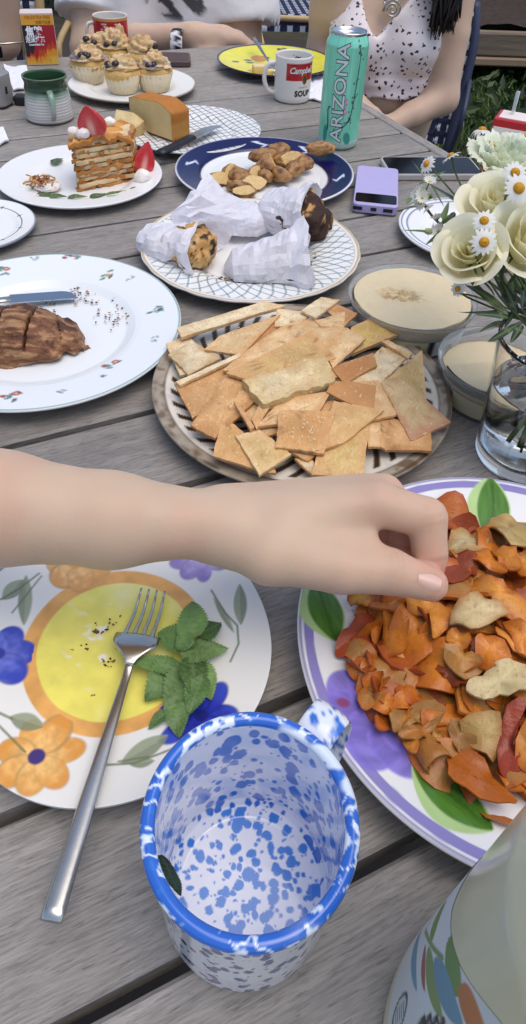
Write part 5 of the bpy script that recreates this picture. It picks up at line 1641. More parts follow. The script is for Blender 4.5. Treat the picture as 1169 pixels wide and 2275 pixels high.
def flat_text(body, size, x, z, m_, parent, y, sp=1.0, bold=0.0):
    v, t = text_mesh(body, size, sp, 0, bold=bold)
    if len(v): obj('lettering', mesh_of(np.column_stack([v[:, 0] + x, np.full(len(v), y), v[:, 1] + z]), t, smooth=False), m_, parent=parent)
m_wp = mat('carton_white', S('#f2eef0'), .5)
y0 = -bd_ / 2 - .0011
flat_text('焦糖', .018, -.010, .0545, m_wp, e, y0, bold=.0006)
flat_text('泡沫紅茶', .0105, -.0095, .0420, m_wp, e, y0, bold=.0003)
flat_text('Caramel Black Tea', .0042, -.0085, .0345, m_wp, e, y0, bold=.0002)
flat_text('10% EXTRA FREE', .0075, .001, .0783, mat('carton_orange', S('#a85a14'), .5), e, y0)
flat_text('加量不加價', .0065, .012, .0700, mat('carton_ochre', S('#7a5a10'), .5), e, y0)

# ---- red printed mug behind the cupcakes
q = P(250, 103, 0)
e = empty('printed_mug', (q[0], q[1], .0005), 'mug with red picture print and gold rim behind the cupcakes', 'mug')
e.scale = (1, 1, 1.05)
RM, HM = .0385, .062
ra = math.atan2(-q[1], -q[0])
V, F = lathe(resample([(.001, .002), (RM - .004, .0), (RM, .003), (RM, HM), (RM - .003, HM - .001), (RM - .004, .006), (.001, .006)], .0013), 150)
u_ = (((np.arctan2(V[:, 1], V[:, 0]) - ra + math.pi) % (2 * np.pi)) - math.pi) * RM; v_ = V[:, 2]
outer = np.hypot(V[:, 0], V[:, 1]) > RM - .0008
c = np.tile(S('#e6ddd4') * .9, (len(V), 1))
c = over(c, outer * (v_ < .055), S('#b5242a'))
c = over(c, outer * (v_ >= .055) * (v_ < .0605), S('#c9904a'))
n = noise(np.column_stack([u_, v_]), 140, 4, 3)
c = over(c, outer * (v_ < .055) * m_ell(u_, v_, -.004, .026, .017, .011, .1, .003) * ss(-.1, .1, n), S('#9a9468'))
c = over(c, outer * m_ell(u_, v_, -.004, .044, .012, .004, -.2, .001) * ss(.0, .2, n), S('#e8d8d0'))
for k, (x0, z0) in enumerate(((-.02, .035), (-.021, .04), (-.018, .05), (.02, .048), (.012, .05), (-.012, .05))):
    c = over(c, outer * m_ell(u_, v_, x0, z0, .0035, .001, 0, .0004), S('#ecd8d4'))
obj('body', mesh_of(V, F, c), mat('red_mug_print', attr=True, rough=.25, coat=.3), parent=e)
hd = np.array([math.cos(ra - 1.45), math.sin(ra - 1.45), 0])
obj('handle', mesh_of(*tube(catmull([hd * (RM - .002) + [0, 0, .048], hd * (RM + .012) + [0, 0, .045], hd * (RM + .016) + [0, 0, .03], hd * (RM + .01) + [0, 0, .016], hd * (RM - .002) + [0, 0, .011]], 5), .0038, 10)), mat('cup_white', S('#e6ddd4') * .9, .25), parent=e)

# ---- juice box
q = P(1102, 468, 0)
e = empty('juice_box', (q[0], q[1], .0005), 'small red and yellow juice box with a clear straw behind the flowers', 'juice box', rz=-.42)
e.scale = (1, 1, 1.25)
obj('carton', mesh_of(*box(0, 0, .052, .062, .042, .104, .0012), smooth=False), mat('juice_red', S('#b8232a'), .4), parent=e)
for (w_, z, h_, col, of) in ((.058, .05, .092, '#efe2d6', .0005), (.052, .047, .082, '#c8302c', .001), (.047, .044, .072, '#e0a02c', .0015)):
    obj('front_panel', mesh_of(*box(0, -.021 - of, z, w_, .0006, h_), smooth=False), mat('juice_print', S(col), .4), parent=e)
obj('side_panel', mesh_of(*box(-.031 - .0005, 0, .05, .0006, .036, .09), smooth=False), mat('juice_side', S('#e0982c'), .4), parent=e)
obj('top_panel', mesh_of(*box(0, 0, .1045, .052, .034, .0008), smooth=False), mat('juice_top', S('#ecdcd2'), .45), parent=e)
v_f, f_f = lathe([(.0001, .0006), (.015, .0004), (.0165, 0)], 24)
obj('fruit_print', mesh_of(np.column_stack([v_f[:, 0] * .9, -.0229 - v_f[:, 2], v_f[:, 1] * .9 + .045]), f_f), mat('juice_fruit', S('#c8741c'), .4), parent=e)
obj('straw', mesh_of(*tube([(-.012, .004, .09), (-.012, .004, .128)], .0025, 10)), thin_glass('straw_plastic', (.9, .92, .9), .2, 1.4, .35), parent=e)

# ---- glass vase with water
VC = P(1155, 1012, 0)[:2]
VB, VR, VH = .0395, .049, .122
vase = empty('glass_vase', (*VC, .0005), 'clear glass vase half full of water holding the white bouquet', 'vase')
m_gl = mat('vase_glass', (1, 1, 1), .0, trans=1.0, ior=1.45, spec=.5)
vr = lambda z: VB + (VR - VB) * (z / VH) ** 1.3
zz = np.linspace(.004, VH, 30)
prof = [(.001, .0), (VB - .004, .0), (VB - .001, .0012)] + [(vr(z), z) for z in zz] + [(vr(VH) - .0012, VH + .001), (vr(VH) - .0026, VH)] + [(vr(z) - .0026, z) for z in zz[::-1] if z > .012] + [(VB - .006, .0115), (VB - .012, .0095), (.001, .009)]
obj('glass', mesh_of(*lathe(prof, 96)), m_gl, parent=vase)
wl = .078
prof = [(.001, .0093), (VB - .0124, .0099), (VB - .0064, .0119)] + [(vr(z) - .0028, z) for z in zz if .013 < z < wl] + [(vr(wl) - .0028, wl), (vr(wl) - .006, wl - .0012), (.001, wl - .0012)]
obj('water', mesh_of(*lathe(prof, 96)), mat('water', (.97, 1, .97), .0, trans=1.0, ior=1.33), parent=vase)
# ================================================================== bouquet
m_petal = mat('ivory_petal', attr=True, rough=.5, spec=.3, translucent=.35, bump=(200, .1, .001))
m_stemg = mat('flower_stem', S('#4d5f33'), .5, var=(60, .4))
m_dleaf = mat('dark_leaf', attr=True, rough=.42, translucent=.15)
def frame_of(d):
    d = np.array(d, float); d /= np.linalg.norm(d)
    s = np.cross(d, [0, 0, 1.0]) if abs(d[2]) < .95 else np.array([1.0, 0, 0])
    s /= np.linalg.norm(s)
    return s, np.cross(s, d) * -1, d
def stem_to_vase(p, d, k, rad=.0013, deep=True):
    """points from under a flower into the mouth of the vase and down into the water"""
    rs = np.random.RandomState(k)
    p = np.array(p, float); d = np.array(d, float)
    a = math.atan2(p[1] - VC[1], p[0] - VC[0]) + rs.uniform(-.5, .5)
    mo = np.array([VC[0] + .024 * math.cos(a), VC[1] + .024 * math.sin(a), VH + .004])
    lo = np.array([VC[0] - .020 * math.cos(a + rs.uniform(-.4, .4)), VC[1] - .020 * math.sin(a), .016 + rs.uniform(0, .02)])
    return catmull([p, p - d * .022 + [0, 0, -.006], .5 * (p - d * .05) + .5 * mo + [0, 0, -.004], mo, .5 * mo + .5 * lo, lo], 5)
def rose(c, R, d, seed, label, rings=((.13, 3, .98), (.27, 3, 1.0), (.44, 3, 1.02), (.66, 4, 1.02), (.92, 5, .98)), ruffle=0.0, col=S('#f9f5dc'), incol=S('#f4ebb4')):
    rs = np.random.RandomState(seed)
    c = np.array(c, float); s, t, d = frame_of(d)
    e = empty('rose', c, label, 'flower')
    nu, nv = 13, 12
    for q, (rad, n, hgt) in enumerate(rings):
        for k in range(n):
            a0 = k * 2 * math.pi / n + q * .7 + rs.uniform(-.15, .15)
            hw = (math.pi / n) * 1.3
            u = np.linspace(-1, 1, nu); v = np.linspace(0, 1, nv)
            U, W_ = np.meshgrid(u, v)
            op = .35 + .25 * q / len(rings)
            tiltn = rs.uniform(-.04, .04)
            prof = np.sin(np.clip(W_, 0, 1) * math.pi / 2) ** .55
            r = R * rad * (.25 + .75 * prof) + R * (.03 + .26 * (q / len(rings)) ** 1.5) * np.clip(W_ - .62, 0, 1) ** 1.6 * 5.5 * (1 - .45 * U ** 2) + R * .05 * np.sin(2.2 * U + k + q)
            top = 1 - .28 * np.abs(U) ** 2.6 + .04 * np.sin(5 * U + seed + k)
            h = R * (hgt * 1.15) * W_ * top - R * .35 * (q / len(rings)) - R * .34 * np.clip(W_ - .74, 0, 1) ** 1.2 * 3 * (q / len(rings))
            if ruffle: 
                r = r + ruffle * R * np.sin(U * 14 + k) * W_ ** 3; h = h + ruffle * R * np.cos(U * 17 + 2 * k) * W_ ** 3
            a = a0 + U * hw * (.55 + .45 * np.sqrt(np.clip(W_, 0, 1)))
            nn = R * .012 * noise(np.column_stack([U.ravel() * 2, W_.ravel() * 2]), 1.7, seed + k).reshape(U.shape)
            r = r + nn + tiltn * R * W_
            V = (r * np.cos(a)).ravel()[:, None] * s + (r * np.sin(a)).ravel()[:, None] * t + h.ravel()[:, None] * d
            mixv = np.clip(W_.ravel() * .6 + q / len(rings) * .6, 0, 1)
            C = over(np.tile(incol, (len(V), 1)), mixv, col) * (1 + .05 * rs.uniform(-1, 1))
            C = over(C, (1 - ss(.0, .35, W_.ravel())) * .5, S('#dde0b4'))
            obj('petal', mesh_of(V, grid_f(nv, nu, False), C), m_petal, parent=e)
    # calyx and stem
    g = [tube(stem_to_vase(c - d * R * .35, d, seed) - c, .0022, 8)]
    obj('stem', mesh_of(*join(g)), m_stemg, parent=e)
    V, F = lathe([(.001, -R * .55), (R * .14, -R * .5), (R * .2, -R * .38), (R * .16, -R * .25)], 14)
    caly = obj('calyx', mesh_of(V[:, :1] * s + V[:, 1:2] * t + V[:, 2:] * d, F), m_stemg, parent=e)
    for k in range(5):
        a = k * 1.257
        o_ = s * math.cos(a) + t * math.sin(a)
        leaf_between(e, c - d * R * .42 + o_ * R * .12, c - d * R * .35 + o_ * R * .75 - d * R * .1 * k * .2, R * .2, seed + k, name='sepal', mtl=m_dleaf, under=caly, col=S('#5a6f42'), serr=0, nl=8, nw=5)
    return e
m_dpet = mat('daisy_petal', S('#efeee8'), .5, translucent=.3)
m_disc = mat('daisy_disc', S('#d69a1c'), .7, bump=(900, .9, .001), var=(500, .4))
def daisy(c, R, d, seed, label, n=15, droop=.25):
    rs = np.random.RandomState(seed); R = R * .82
    c = np.array(c, float); s, t, d = frame_of(d)
    e = empty('daisy', c, label, 'flower')
    rd = R * .36
    pr_ = [(.0002, rd * .75)] + [(rd * math.sin(a), rd * .75 * math.cos(a)) for a in np.linspace(.25, 1.9, 7)]
    V, F = lathe(pr_, 20)
    obj('disc', mesh_of(V[:, :1] * s + V[:, 1:2] * t + V[:, 2:] * d, F), m_disc, parent=e)
    for k in range(n):
        a = k * 2 * math.pi / n + rs.uniform(-.08, .08)
        l = R * rs.uniform(.85, 1.05) - rd * .8
        o_ = s * math.cos(a) + t * math.sin(a); p_ = -s * math.sin(a) + t * math.cos(a)
        dr = droop * rs.uniform(.4, 1.5)
        V = []
        for q in np.linspace(0, 1, 6):
            wv = R * .15 * math.sin(math.pi * (.12 + .83 * q) ** .8) + R * .02
            for u in (-1, 0, 1):
                V.append(o_ * (rd * .8 + l * q) + p_ * u * wv + d * (-dr * l * q * q - .05 * wv * abs(u)))
        obj('petal', mesh_of(np.array(V), grid_f(6, 3, False)), m_dpet, parent=e)
    obj('stem', mesh_of(*tube(stem_to_vase(c - d * R * .12, d, seed) - c, .0009, 6)), m_stemg, parent=e)
    return e
rose(P(1048, 572, 0.175), .0240, (-.35, -.55, .75), 1, 'ivory rose lowest in the bouquet with a daisy resting against it')
rose(P(1100, 476, 0.186), .0265, (-.2, -.35, .9), 2, 'ivory rose in the middle of the bouquet behind the lowest one')
rose(P(1160, 548, 0.181), .0295, (.1, -.6, .8), 3, 'ivory rose at the frame edge with its wide petals facing the camera')
rose(P(1128, 362, 0.207), .0275, (-.1, -.1, 1), 4, 'ruffled pale green white blossom at the top of the bouquet', rings=((.16, 5, .5), (.38, 6, .62), (.6, 7, .7), (.85, 8, .78), (1.05, 8, .7)), ruffle=.05, col=S('#eef2e0'), incol=S('#e8eec8'))
rose(P(1190, 430, 0.192), .022, (.3, -.3, .9), 5, 'ivory rose half outside the frame beside the ruffled blossom')
for k, (px, py, z, R, d, lab) in enumerate((
    (948, 364, 0.175, 0.0121, (-.75, -.3, .45), 'daisy turned sideways nearest the power bank'),
    (1002, 346, 0.186, 0.0126, (-.5, .3, .7), 'daisy seen edge on in front of the phone screen'),
    (1072, 288, 0.216, 0.0131, (-.1, .25, 1), 'topmost daisy left of the juice box with drooping petals'),
    (1094, 322, 0.217, 0.0145, (0, .1, 1), 'daisy just below the topmost one, petals hanging'),
    (1145, 383, 0.228, 0.0121, (-.1, -.7, .7), 'daisy on the ruffled blossom with an open yellow eye'),
    (1153, 418, 0.225, 0.0145, (.05, -.8, .6), 'daisy below the ruffled blossom, the lower of two touching'),
    (1076, 490, 0.211, 0.0112, (-.2, -.6, .75), 'daisy on the middle rose with petals turned right'),
    (1076, 538, 0.205, 0.0121, (-.05, -.85, .5), 'daisy against the lowest rose with a tall orange eye'),
    (1168, 302, 0.219, 0.0121, (.2, -.1, 1), 'daisy cut by the frame in front of the juice box'),
    (1017, 642, 0.146, 0.0082, (-.6, -.6, .4), 'tiny half open daisy hanging below the lowest rose'))):
    daisy(P(px, py, z), R, d, 60 + k, lab, droop=.9 if k in (2, 3) else .3)
# small white asters with green buds
def aster_cluster(c, n, spread, seed, label):
    rs = np.random.RandomState(seed)
    c = np.array(c)
    e = empty('aster_sprig', c, label, 'flower')
    st = [tube(stem_to_vase(c, np.array([-.6, 0, .6]), seed) - c, .0012, 6)]
    for k in range(n):
        o_ = rs.normal(size=3) * spread * [1, 1, .7]
        st.append(tube([np.array([.004, 0, -.008]), o_ * .5 + [0, 0, -.003], o_], .0006, 5))
        d = o_ / np.linalg.norm(o_) + [-.2, -.3, .5]; s, t, d = frame_of(d)
        if k % 3 == 2:
            V, F = lathe([(.0002, .004), (.0022, .003), (.003, .0), (.002, -.003), (.0004, -.004)], 10)
            obj('bud', mesh_of((V[:, :1] * s + V[:, 1:2] * t + V[:, 2:] * d) + o_, F), mat('bud', S('#a9b478'), .6), parent=e)
        else:
            parts = []
            for j in range(14):
                a = j * .449; o2 = s * math.cos(a) + t * math.sin(a); p2 = -s * math.sin(a) + t * math.cos(a)
                l = .0068 * rs.uniform(.8, 1.1)
                parts.append((np.array([o2 * .001 - p2 * .0007, o2 * .001 + p2 * .0007, o2 * l * .7 + p2 * .0011 + d * l * .35, o2 * l + d * l * .45, o2 * l * .7 - p2 * .0011 + d * l * .35]) + o_, [(0, 1, 2, 3, 4)]))
            obj('petals', mesh_of(*join(parts)), m_dpet, parent=e)
            V, F = lathe([(.0002, .0016), (.0012, .0013), (.0018, .0)], 8)
            obj('disc', mesh_of((V[:, :1] * s + V[:, 1:2] * t + V[:, 2:] * d) + o_, F), mat('aster_disc', S('#c9c070'), .7), parent=e)
    obj('stem', mesh_of(*join(st)), m_stemg, parent=e)
    for k in range(5):
        b_ = c + rs.normal(size=3) * spread * .6
        leaf_between(e, b_, b_ + rs.normal(size=3) * .012 + [0, 0, .002], .005, seed + k, mtl=m_dleaf, col=S('#4a5c38'), serr=0, nl=8, nw=5)
    return e
aster_cluster(P(938, 435, 0.163), 11, .0085, 5, 'cluster of small white asters and green buds nearest the power bank')
aster_cluster(P(978, 510, 0.157), 9, .0085, 9, 'loose sprig of small white asters above the blue lined plate')
# foliage in the mouth of the vase
fol = empty('foliage_sprig', (*VC, VH), 'dark green narrow leaves bristling out of the vase mouth under the roses', 'leaves')
rs = np.random.RandomState(4)
fl_px = [((1120, 690), (1005, 655)), ((1110, 690), (1020, 690)), ((1130, 700), (1035, 640)), ((1140, 690), (1075, 640)), ((1150, 700), (1110, 620)), ((1120, 715), (1060, 745)), ((1150, 720), (1090, 755)), ((1160, 690), (1169, 600)),
         ((1140, 670), (1140, 600)), ((1125, 680), (1090, 600)), ((1160, 720), (1135, 760)), ((1100, 660), (1040, 610)), ((1180, 700), (1200, 640)), ((1120, 650), (1165, 590)), ((1130, 705), (1050, 700)), ((1150, 680), (1120, 730))]
for k, (a, b) in enumerate(fl_px):
    z1 = VH + rs.uniform(.005, .03)
    leaf_between(fol, P(*a, z1), P(*b, z1 + rs.uniform(-.01, .02)), .0055 * rs.uniform(.6, 1.3), 80 + k, mtl=m_dleaf, col=S(['#2c3a24', '#24301d', '#37462a'][k % 3]), serr=0, nl=12, nw=5, bend=rs.uniform(-.1, .15), roll=rs.uniform(-.8, .8))
for k, (a, b) in enumerate((((950, 405), (1040, 465)), ((985, 520), (1010, 470)), ((945, 545), (1000, 505)), ((1010, 560), (960, 530)))):
    leaf_between(fol, P(*b, .158), P(*a, .154), .006, 120 + k, mtl=m_dleaf, col=S('#3a4a2c'), serr=0, nl=10, nw=5)
st = []
for k in range(9):
    a = rs.uniform(0, 6.28)
    st.append(tube(catmull([(.03 * math.cos(a), .03 * math.sin(a), .035), (.018 * math.cos(a), .018 * math.sin(a), -.002), (0, 0, -.05), (-.022 * math.cos(a + .3), -.022 * math.sin(a + .3), -.09)], 5), .0018, 7))
obj('stem', mesh_of(*join(st)), m_stemg, parent=fol)
# ================================================================== food further away
# ---- crinkled paper wraps and scones
m_paper = mat('baking_paper', S('#f7f5fb'), .5, translucent=.28, bump=(150, .5, .003), bump2=(420, .4, .0012), var=(30, .35, S('#e2d8d4')))
def sphere_dirs(n=26):
    th = np.arange(2 * n) * math.pi / n; ph = np.linspace(.0, math.pi, n)
    V = np.array([(math.sin(p_) * math.cos(t_), math.sin(p_) * math.sin(t_), math.cos(p_)) for p_ in np.clip(ph, .02, math.pi - .02) for t_ in th])
    return V, grid_f(n, 2 * n)[:, ::-1]
def lump(r, seed, rough=.12, sc=2.2, n=26, flat=None, oct=3):
    V, F = sphere_dirs(n)
    k = 1 + rough * noise(V, sc, seed, oct)
    W_ = V * k[:, None] * np.array(r)
    if flat is not None: W_[:, 2] = np.maximum(W_[:, 2], flat)
    return W_, F, V
m_bake = mat('baked_crumb', attr=True, rough=.75, bump=(380, .8, .002), bump2=(120, .6, .003))
def wrapped(tip, mouth, w_, h_, zt, zm, seed, label, fill, lab2, extra=.25, n=26, spoff=(0, 0, 0), fs=.8, back=.16):
    A_, B_ = P(*tip, zt), P(*mouth, zm)
    d = B_ - A_; L = np.linalg.norm(d); d /= L
    s = np.cross(d, [0, 0, 1.0]); s /= np.linalg.norm(s); u = np.cross(s, d)
    rows = 17
    sv = np.linspace(0, 1, rows); th = np.linspace(0, 2 * np.pi, n)
    V = []
    for a in sv:
        for t_ in th:
            ext = 1 + extra * (.5 + .5 * math.sin(2.0 * t_ + seed)) * (.6 + .4 * math.sin(3.1 * t_ + 2 * seed)) + .10 * max(0, math.cos(t_)) ** 6 + .10 * max(0, -math.cos(t_)) ** 6
            k = (.42 + .58 * (a ** .7)) * min(1, (.25 + a * 7))
            cx, cz = math.cos(t_), math.sin(t_)
            ox = w_ * k * np.sign(cx) * abs(cx) ** .8; oz = h_ * k * (np.sign(cz) * abs(cz) ** .9)
            if oz < 0: oz *= .55
            fl = 1 + .18 * max(0, a - .75) * 4
            V.append(A_ + d * (a * L * ext) + s * ox * fl + u * oz * fl)
    V = np.array(V)
    nz = np.abs(noise(V, 48, seed, 1)) * 2.2 - .7 + .9 * np.abs(noise(V, 105, seed + 3, 1)) - .35
    cen = np.repeat(np.array([A_ + d * (a * L) for a in sv]), n, 0)
    o_ = V - cen; o_ -= (o_ @ d)[:, None] * d; o_ /= np.linalg.norm(o_, axis=1, keepdims=True) + 1e-9
    V = V + o_ * (nz * .0055 * np.repeat(sv ** .5, n))[:, None]
    V = V + np.random.RandomState(seed).normal(size=V.shape) * .0013 * np.repeat(sv, n)[:, None]
    V[:, 2] = np.maximum(V[:, 2], .0095)
    Q_ = grid_f(rows, n, False); T_ = np.concatenate([Q_[:, [0, 1, 2]], Q_[:, [0, 2, 3]]])
    e = obj('paper_wrap', mesh_of(V - A_, T_, smooth=False), m_paper, loc=A_, label=label, cat='paper')
    e['group'] = 'paper wraps on the lattice plate'
    W_, F, D0 = lump((w_ * fs, w_ * fs * .9, h_ * fs), seed + 3, .30, 2.6, 34)
    nn = noise(D0, 5, seed + 9, 3)
    C = np.tile(fill[0], (len(W_), 1)) * (1 + .2 * noise(D0, 9, seed, 2)[:, None])
    C = over(C, ss(.0, .4, noise(D0, 3, seed + 5, 2)), fill[1])
    C = over(C, ss(.22, .34, nn), fill[2])
    W_ = W_ * (1 + .06 * nn)[:, None]
    c0 = B_ - d * L * back + np.array(spoff)
    c0[2] = max(c0[2], h_ * fs * .8 + .008)
    obj('scone', mesh_of(W_, F, C), m_bake, loc=c0, label=lab2, cat='scone', group='paper wrapped scones', rz=math.atan2(d[1], d[0]) + 1.57)
gold, tanb, choc = S('#c99a5a'), S('#d9b884'), S('#3a241c')
wrapped((306, 532), (455, 560), .043, .032, .018, .024, 2, 'crinkled white paper cone at the left of the lattice plate, open towards the right', (gold, tanb, choc), 'golden scone with dark bits showing from the left paper cone', .03, fs=.74)
wrapped((498, 598), (676, 580), .048, .036, .012, .026, 5, 'front crinkled white paper wrap nearest the crackers', (tanb, gold, choc), 'crumbling scone at the open end of the front paper wrap', .08, fs=.62, back=.24)
wrapped((572, 462), (672, 490), .050, .040, .036, .030, 7, 'tall crinkled paper wrap at the back holding the chocolate scone', (choc, S('#4a3022'), gold), 'dark chocolate chunk scone in the back paper wrap', .22, fs=.80, back=.0)
wrapped((604, 505), (448, 474), .045, .034, .024, .026, 9, 'crinkled paper wrap behind the left cone, open towards the crepe plate', (choc, gold, S('#241612')), 'mostly hidden scone with a chocolate chunk in the rear left wrap', .16, fs=.6, back=.22)
crumbs('crumbs', [(540, 635), (510, 622), (745, 575), (700, 590), (690, 605), (715, 580), (560, 622), (420, 460), (650, 600)], 110, (.0008, .0030), 10, 8, [choc, S('#8a6238'), S('#2a1a14'), gold], 'dark and golden scone crumbs on the lattice plate', .009, m_crumb)

# ---- browned roast and knife on the floral plate
m_roast = mat('roast_crust', attr=True, rough=.45, spec=.45, bump=(140, 1.0, .005), bump2=(480, .7, .0018), stretch=(.6, 1.3, 1))
RT = P(62, 770, .01)[:2]
ang = math.radians(3)
def roast_sdf(p):
    q = p - np.array([RT[0], RT[1], .0])
    x = q[:, 0] * math.cos(ang) + q[:, 1] * math.sin(ang); y = -q[:, 0] * math.sin(ang) + q[:, 1] * math.cos(ang)
    k = np.column_stack([x, y, q[:, 2]])
    d = d_ell(k, (-.012, .006, .012), (.072, .037, .030))
    d = np.maximum(d, .0075 - q[:, 2])
    d = d + .0050 * noise(np.column_stack([x * .5, y + .3 * x, q[:, 2]]), 60, 3, 3) + .0032 * np.abs(noise(k, 95, 6, 2)) + .004 * noise(k, 26, 9, 1)
    for x0, sl in ((.006, .05), (.034, -.30), (-.024, .1)):
        dx = np.abs(x - x0 - sl * y)
        d = np.maximum(d, -np.maximum(dx - (.0006 if x0 > .01 else .0012), .022 - q[:, 2]))
    return d
V, F = sdf_mesh(roast_sdf, (RT[0] - .10, RT[1] - .055, .004), (RT[0] + .08, RT[1] + .06, .055), .0014)
nn = noise(np.column_stack([V[:, 0] * .6, V[:, 1], V[:, 2]]), 70, 11, 3)
C = over(np.tile(S('#7d5034'), (len(V), 1)), ss(-.2, .5, nn), S('#9a6c46'))
C = over(C, ss(.0, .4, noise(V, 45, 15, 3)), S('#5a3524'))
st_ = noise(np.column_stack([V[:, 0] * .25 + .12 * V[:, 1], V[:, 1] * 1.5, V[:, 2] * 2]), 150, 21, 3)
C = over(C, ss(.05, .35, st_) * .8, S('#b58a60'))
C = over(C, ss(.1, .4, -st_) * .7, S('#452a1e'))
C = over(C, ss(.012, .03, V[:, 1] - RT[1]) * ss(-.1, .3, noise(V, 90, 17, 2)) * .9, S('#3a241a'))
obj('roast', mesh_of(V - [RT[0], RT[1], .006], F, C), m_roast, loc=(RT[0], RT[1], .006), label='browned roast with knife cuts across its top, on the floral plate', cat='roast')
crumbs('crumbs', [(170, 660), (180, 655), (200, 662), (165, 652), (260, 700), (250, 715), (270, 690), (100, 680), (120, 672), (245, 660), (205, 640), (215, 690), (290, 708)], 110, (.0006, .0020), 11, 18, [S('#6b4428'), S('#3a261a'), S('#a87a48'), S('#8a5a34')], 'roast crumbs scattered on the floral plate', .0085, m_crumb)
m_blade = mat('knife_blade', S('#b9bcbf'), .18, metal=1.0)
A_, B_ = P(-150, 678, .02), P(172, 655, .0125)
e = empty('table_knife', A_, 'steel table knife lying behind the roast on the floral plate', 'knife')
d = B_ - A_; L = np.linalg.norm(d); d /= L; s = np.cross([0, 0, 1.0], d); s /= np.linalg.norm(s)
def blade_mesh(L0, L1, w0, th=.0012, tip=.25):
    o = []
    xs = np.linspace(0, 1, 14)
    up_ = [(x, w0 * (1 if x < 1 - tip else math.sqrt(max(0, 1 - ((x - 1 + tip) / tip) ** 2)))) for x in xs]
    lo_ = [(x, 0) for x in xs[::-1]]
    o = np.array(up_ + lo_); m = len(o)
    V = np.concatenate([np.column_stack([L0 + (L1 - L0) * o[:, 0], o[:, 1] - w0 / 2, np.full(m, z)]) for z in (0, th)])
    F = [tuple(range(m)), tuple(range(2 * m - 1, m - 1, -1))] + [(i, i + m, (i + 1) % m + m, (i + 1) % m) for i in range(m)]
    return V, F
V, F = blade_mesh(L * .52, L, .017)
V = V[:, :1] * d + V[:, 1:2] * s + V[:, 2:] * np.cross(d, s)
obj('blade', mesh_of(V, F, smooth=False), m_blade, parent=e)
obj('handle', mesh_of(*tube([d * L * t_ for t_ in np.linspace(0, .53, 8)], [.006, .0065, .0065, .006, .0055, .005, .005, .006], 12, flat=.5)), m_steel, parent=e)

# ---- roast potatoes
m_pot2 = mat('roast_potato', attr=True, rough=.5, bump=(200, .6, .002), bump2=(60, .4, .003))
zp = pile_height(P(610, 375, .01)[:2], .065, .012, .012)
PT = [((485, 398), .020, .5, 0), ((512, 385), .022, 1.4, 1), ((535, 395), .024, 2.2, 0), ((560, 408), .022, .2, 1), ((530, 412), .020, 2.9, 1), ((585, 365), .024, .4, 0), ((600, 380), .026, 1.0, 1), ((618, 350), .025, .8, 0), ((625, 395), .022, 2.0, 1),
      ((640, 372), .024, .1, 0), ((655, 385), .022, 1.2, 0), ((660, 360), .021, 2.4, 1), ((590, 395), .02, 1.8, 1), ((710, 352), .025, .15, 2), ((610, 338), .018, 1.1, 0), ((575, 390), .02, .9, 0), ((545, 425), .018, .1, 1), ((675, 372), .019, .6, 0)]
rs = np.random.RandomState(6)
plab = ['wedge of roast potato at the left end of the cobalt plate', 'upright browned potato wedge near the left end of the cobalt plate', 'round browned potato slice beside the upright wedge', 'pale cut potato wedge nearest the paper wraps', 'thin potato wedge lying in front at the left',
        'browned potato at the back of the heap', 'large dark potato in the centre of the heap', 'topmost glossy brown potato on the heap', 'pale potato wedge at the near centre of the heap', 'potato chunk right of the centre of the heap', 'round potato slice at the right of the heap',
        'small pale potato behind the round slice', 'potato wedge below the dark centre one', 'single sausage shaped potato lying apart on the blue rim', 'small potato at the far edge of the heap', 'potato chunk between the left group and the heap', 'thin wedge touching the paper wraps', 'small potato at the right foot of the heap']
for k, ((px, py), s_, a, kd) in enumerate(PT):
    q = P(px, py, .016)
    W_, F, D0 = lump((s_ * .95, s_ * (.62 if kd != 2 else .42), s_ * (.5 if kd != 2 else .42)), 20 + k, .30, 1.5, 24)
    nrm = np.array([rs.uniform(-.5, .5), rs.uniform(-.9, -.3), rs.uniform(.3, .9)]); nrm /= np.linalg.norm(nrm)
    cutd = s_ * .22
    t = W_ @ nrm
    cut = (t > cutd) & ((kd == 1) | (k % 3 == 0)) & (kd != 2)
    W_[cut] -= ((t[cut] - cutd)[:, None]) * nrm
    C = over(np.tile(S('#a87c4a'), (len(W_), 1)), ss(-.2, .5, noise(D0, 2.5, k, 3)), S('#6d4528'))
    C = np.where(cut[:, None], S('#d6b478') * (1 + .2 * noise(D0, 7, k + 4)[:, None]), C)
    if kd == 2: C = over(C, ss(.05, .4, noise(D0, 8, 3, 2)), S('#b98a5c'))
    z = max(float(zp(q[0], q[1])), .012) + s_ * .2
    obj('roast_potato', mesh_of(W_, F, C), m_pot2, loc=(q[0], q[1], z if kd != 2 else .032), label=plab[k], cat='potato', group='roast potatoes on the cobalt rimmed plate', rz=a)

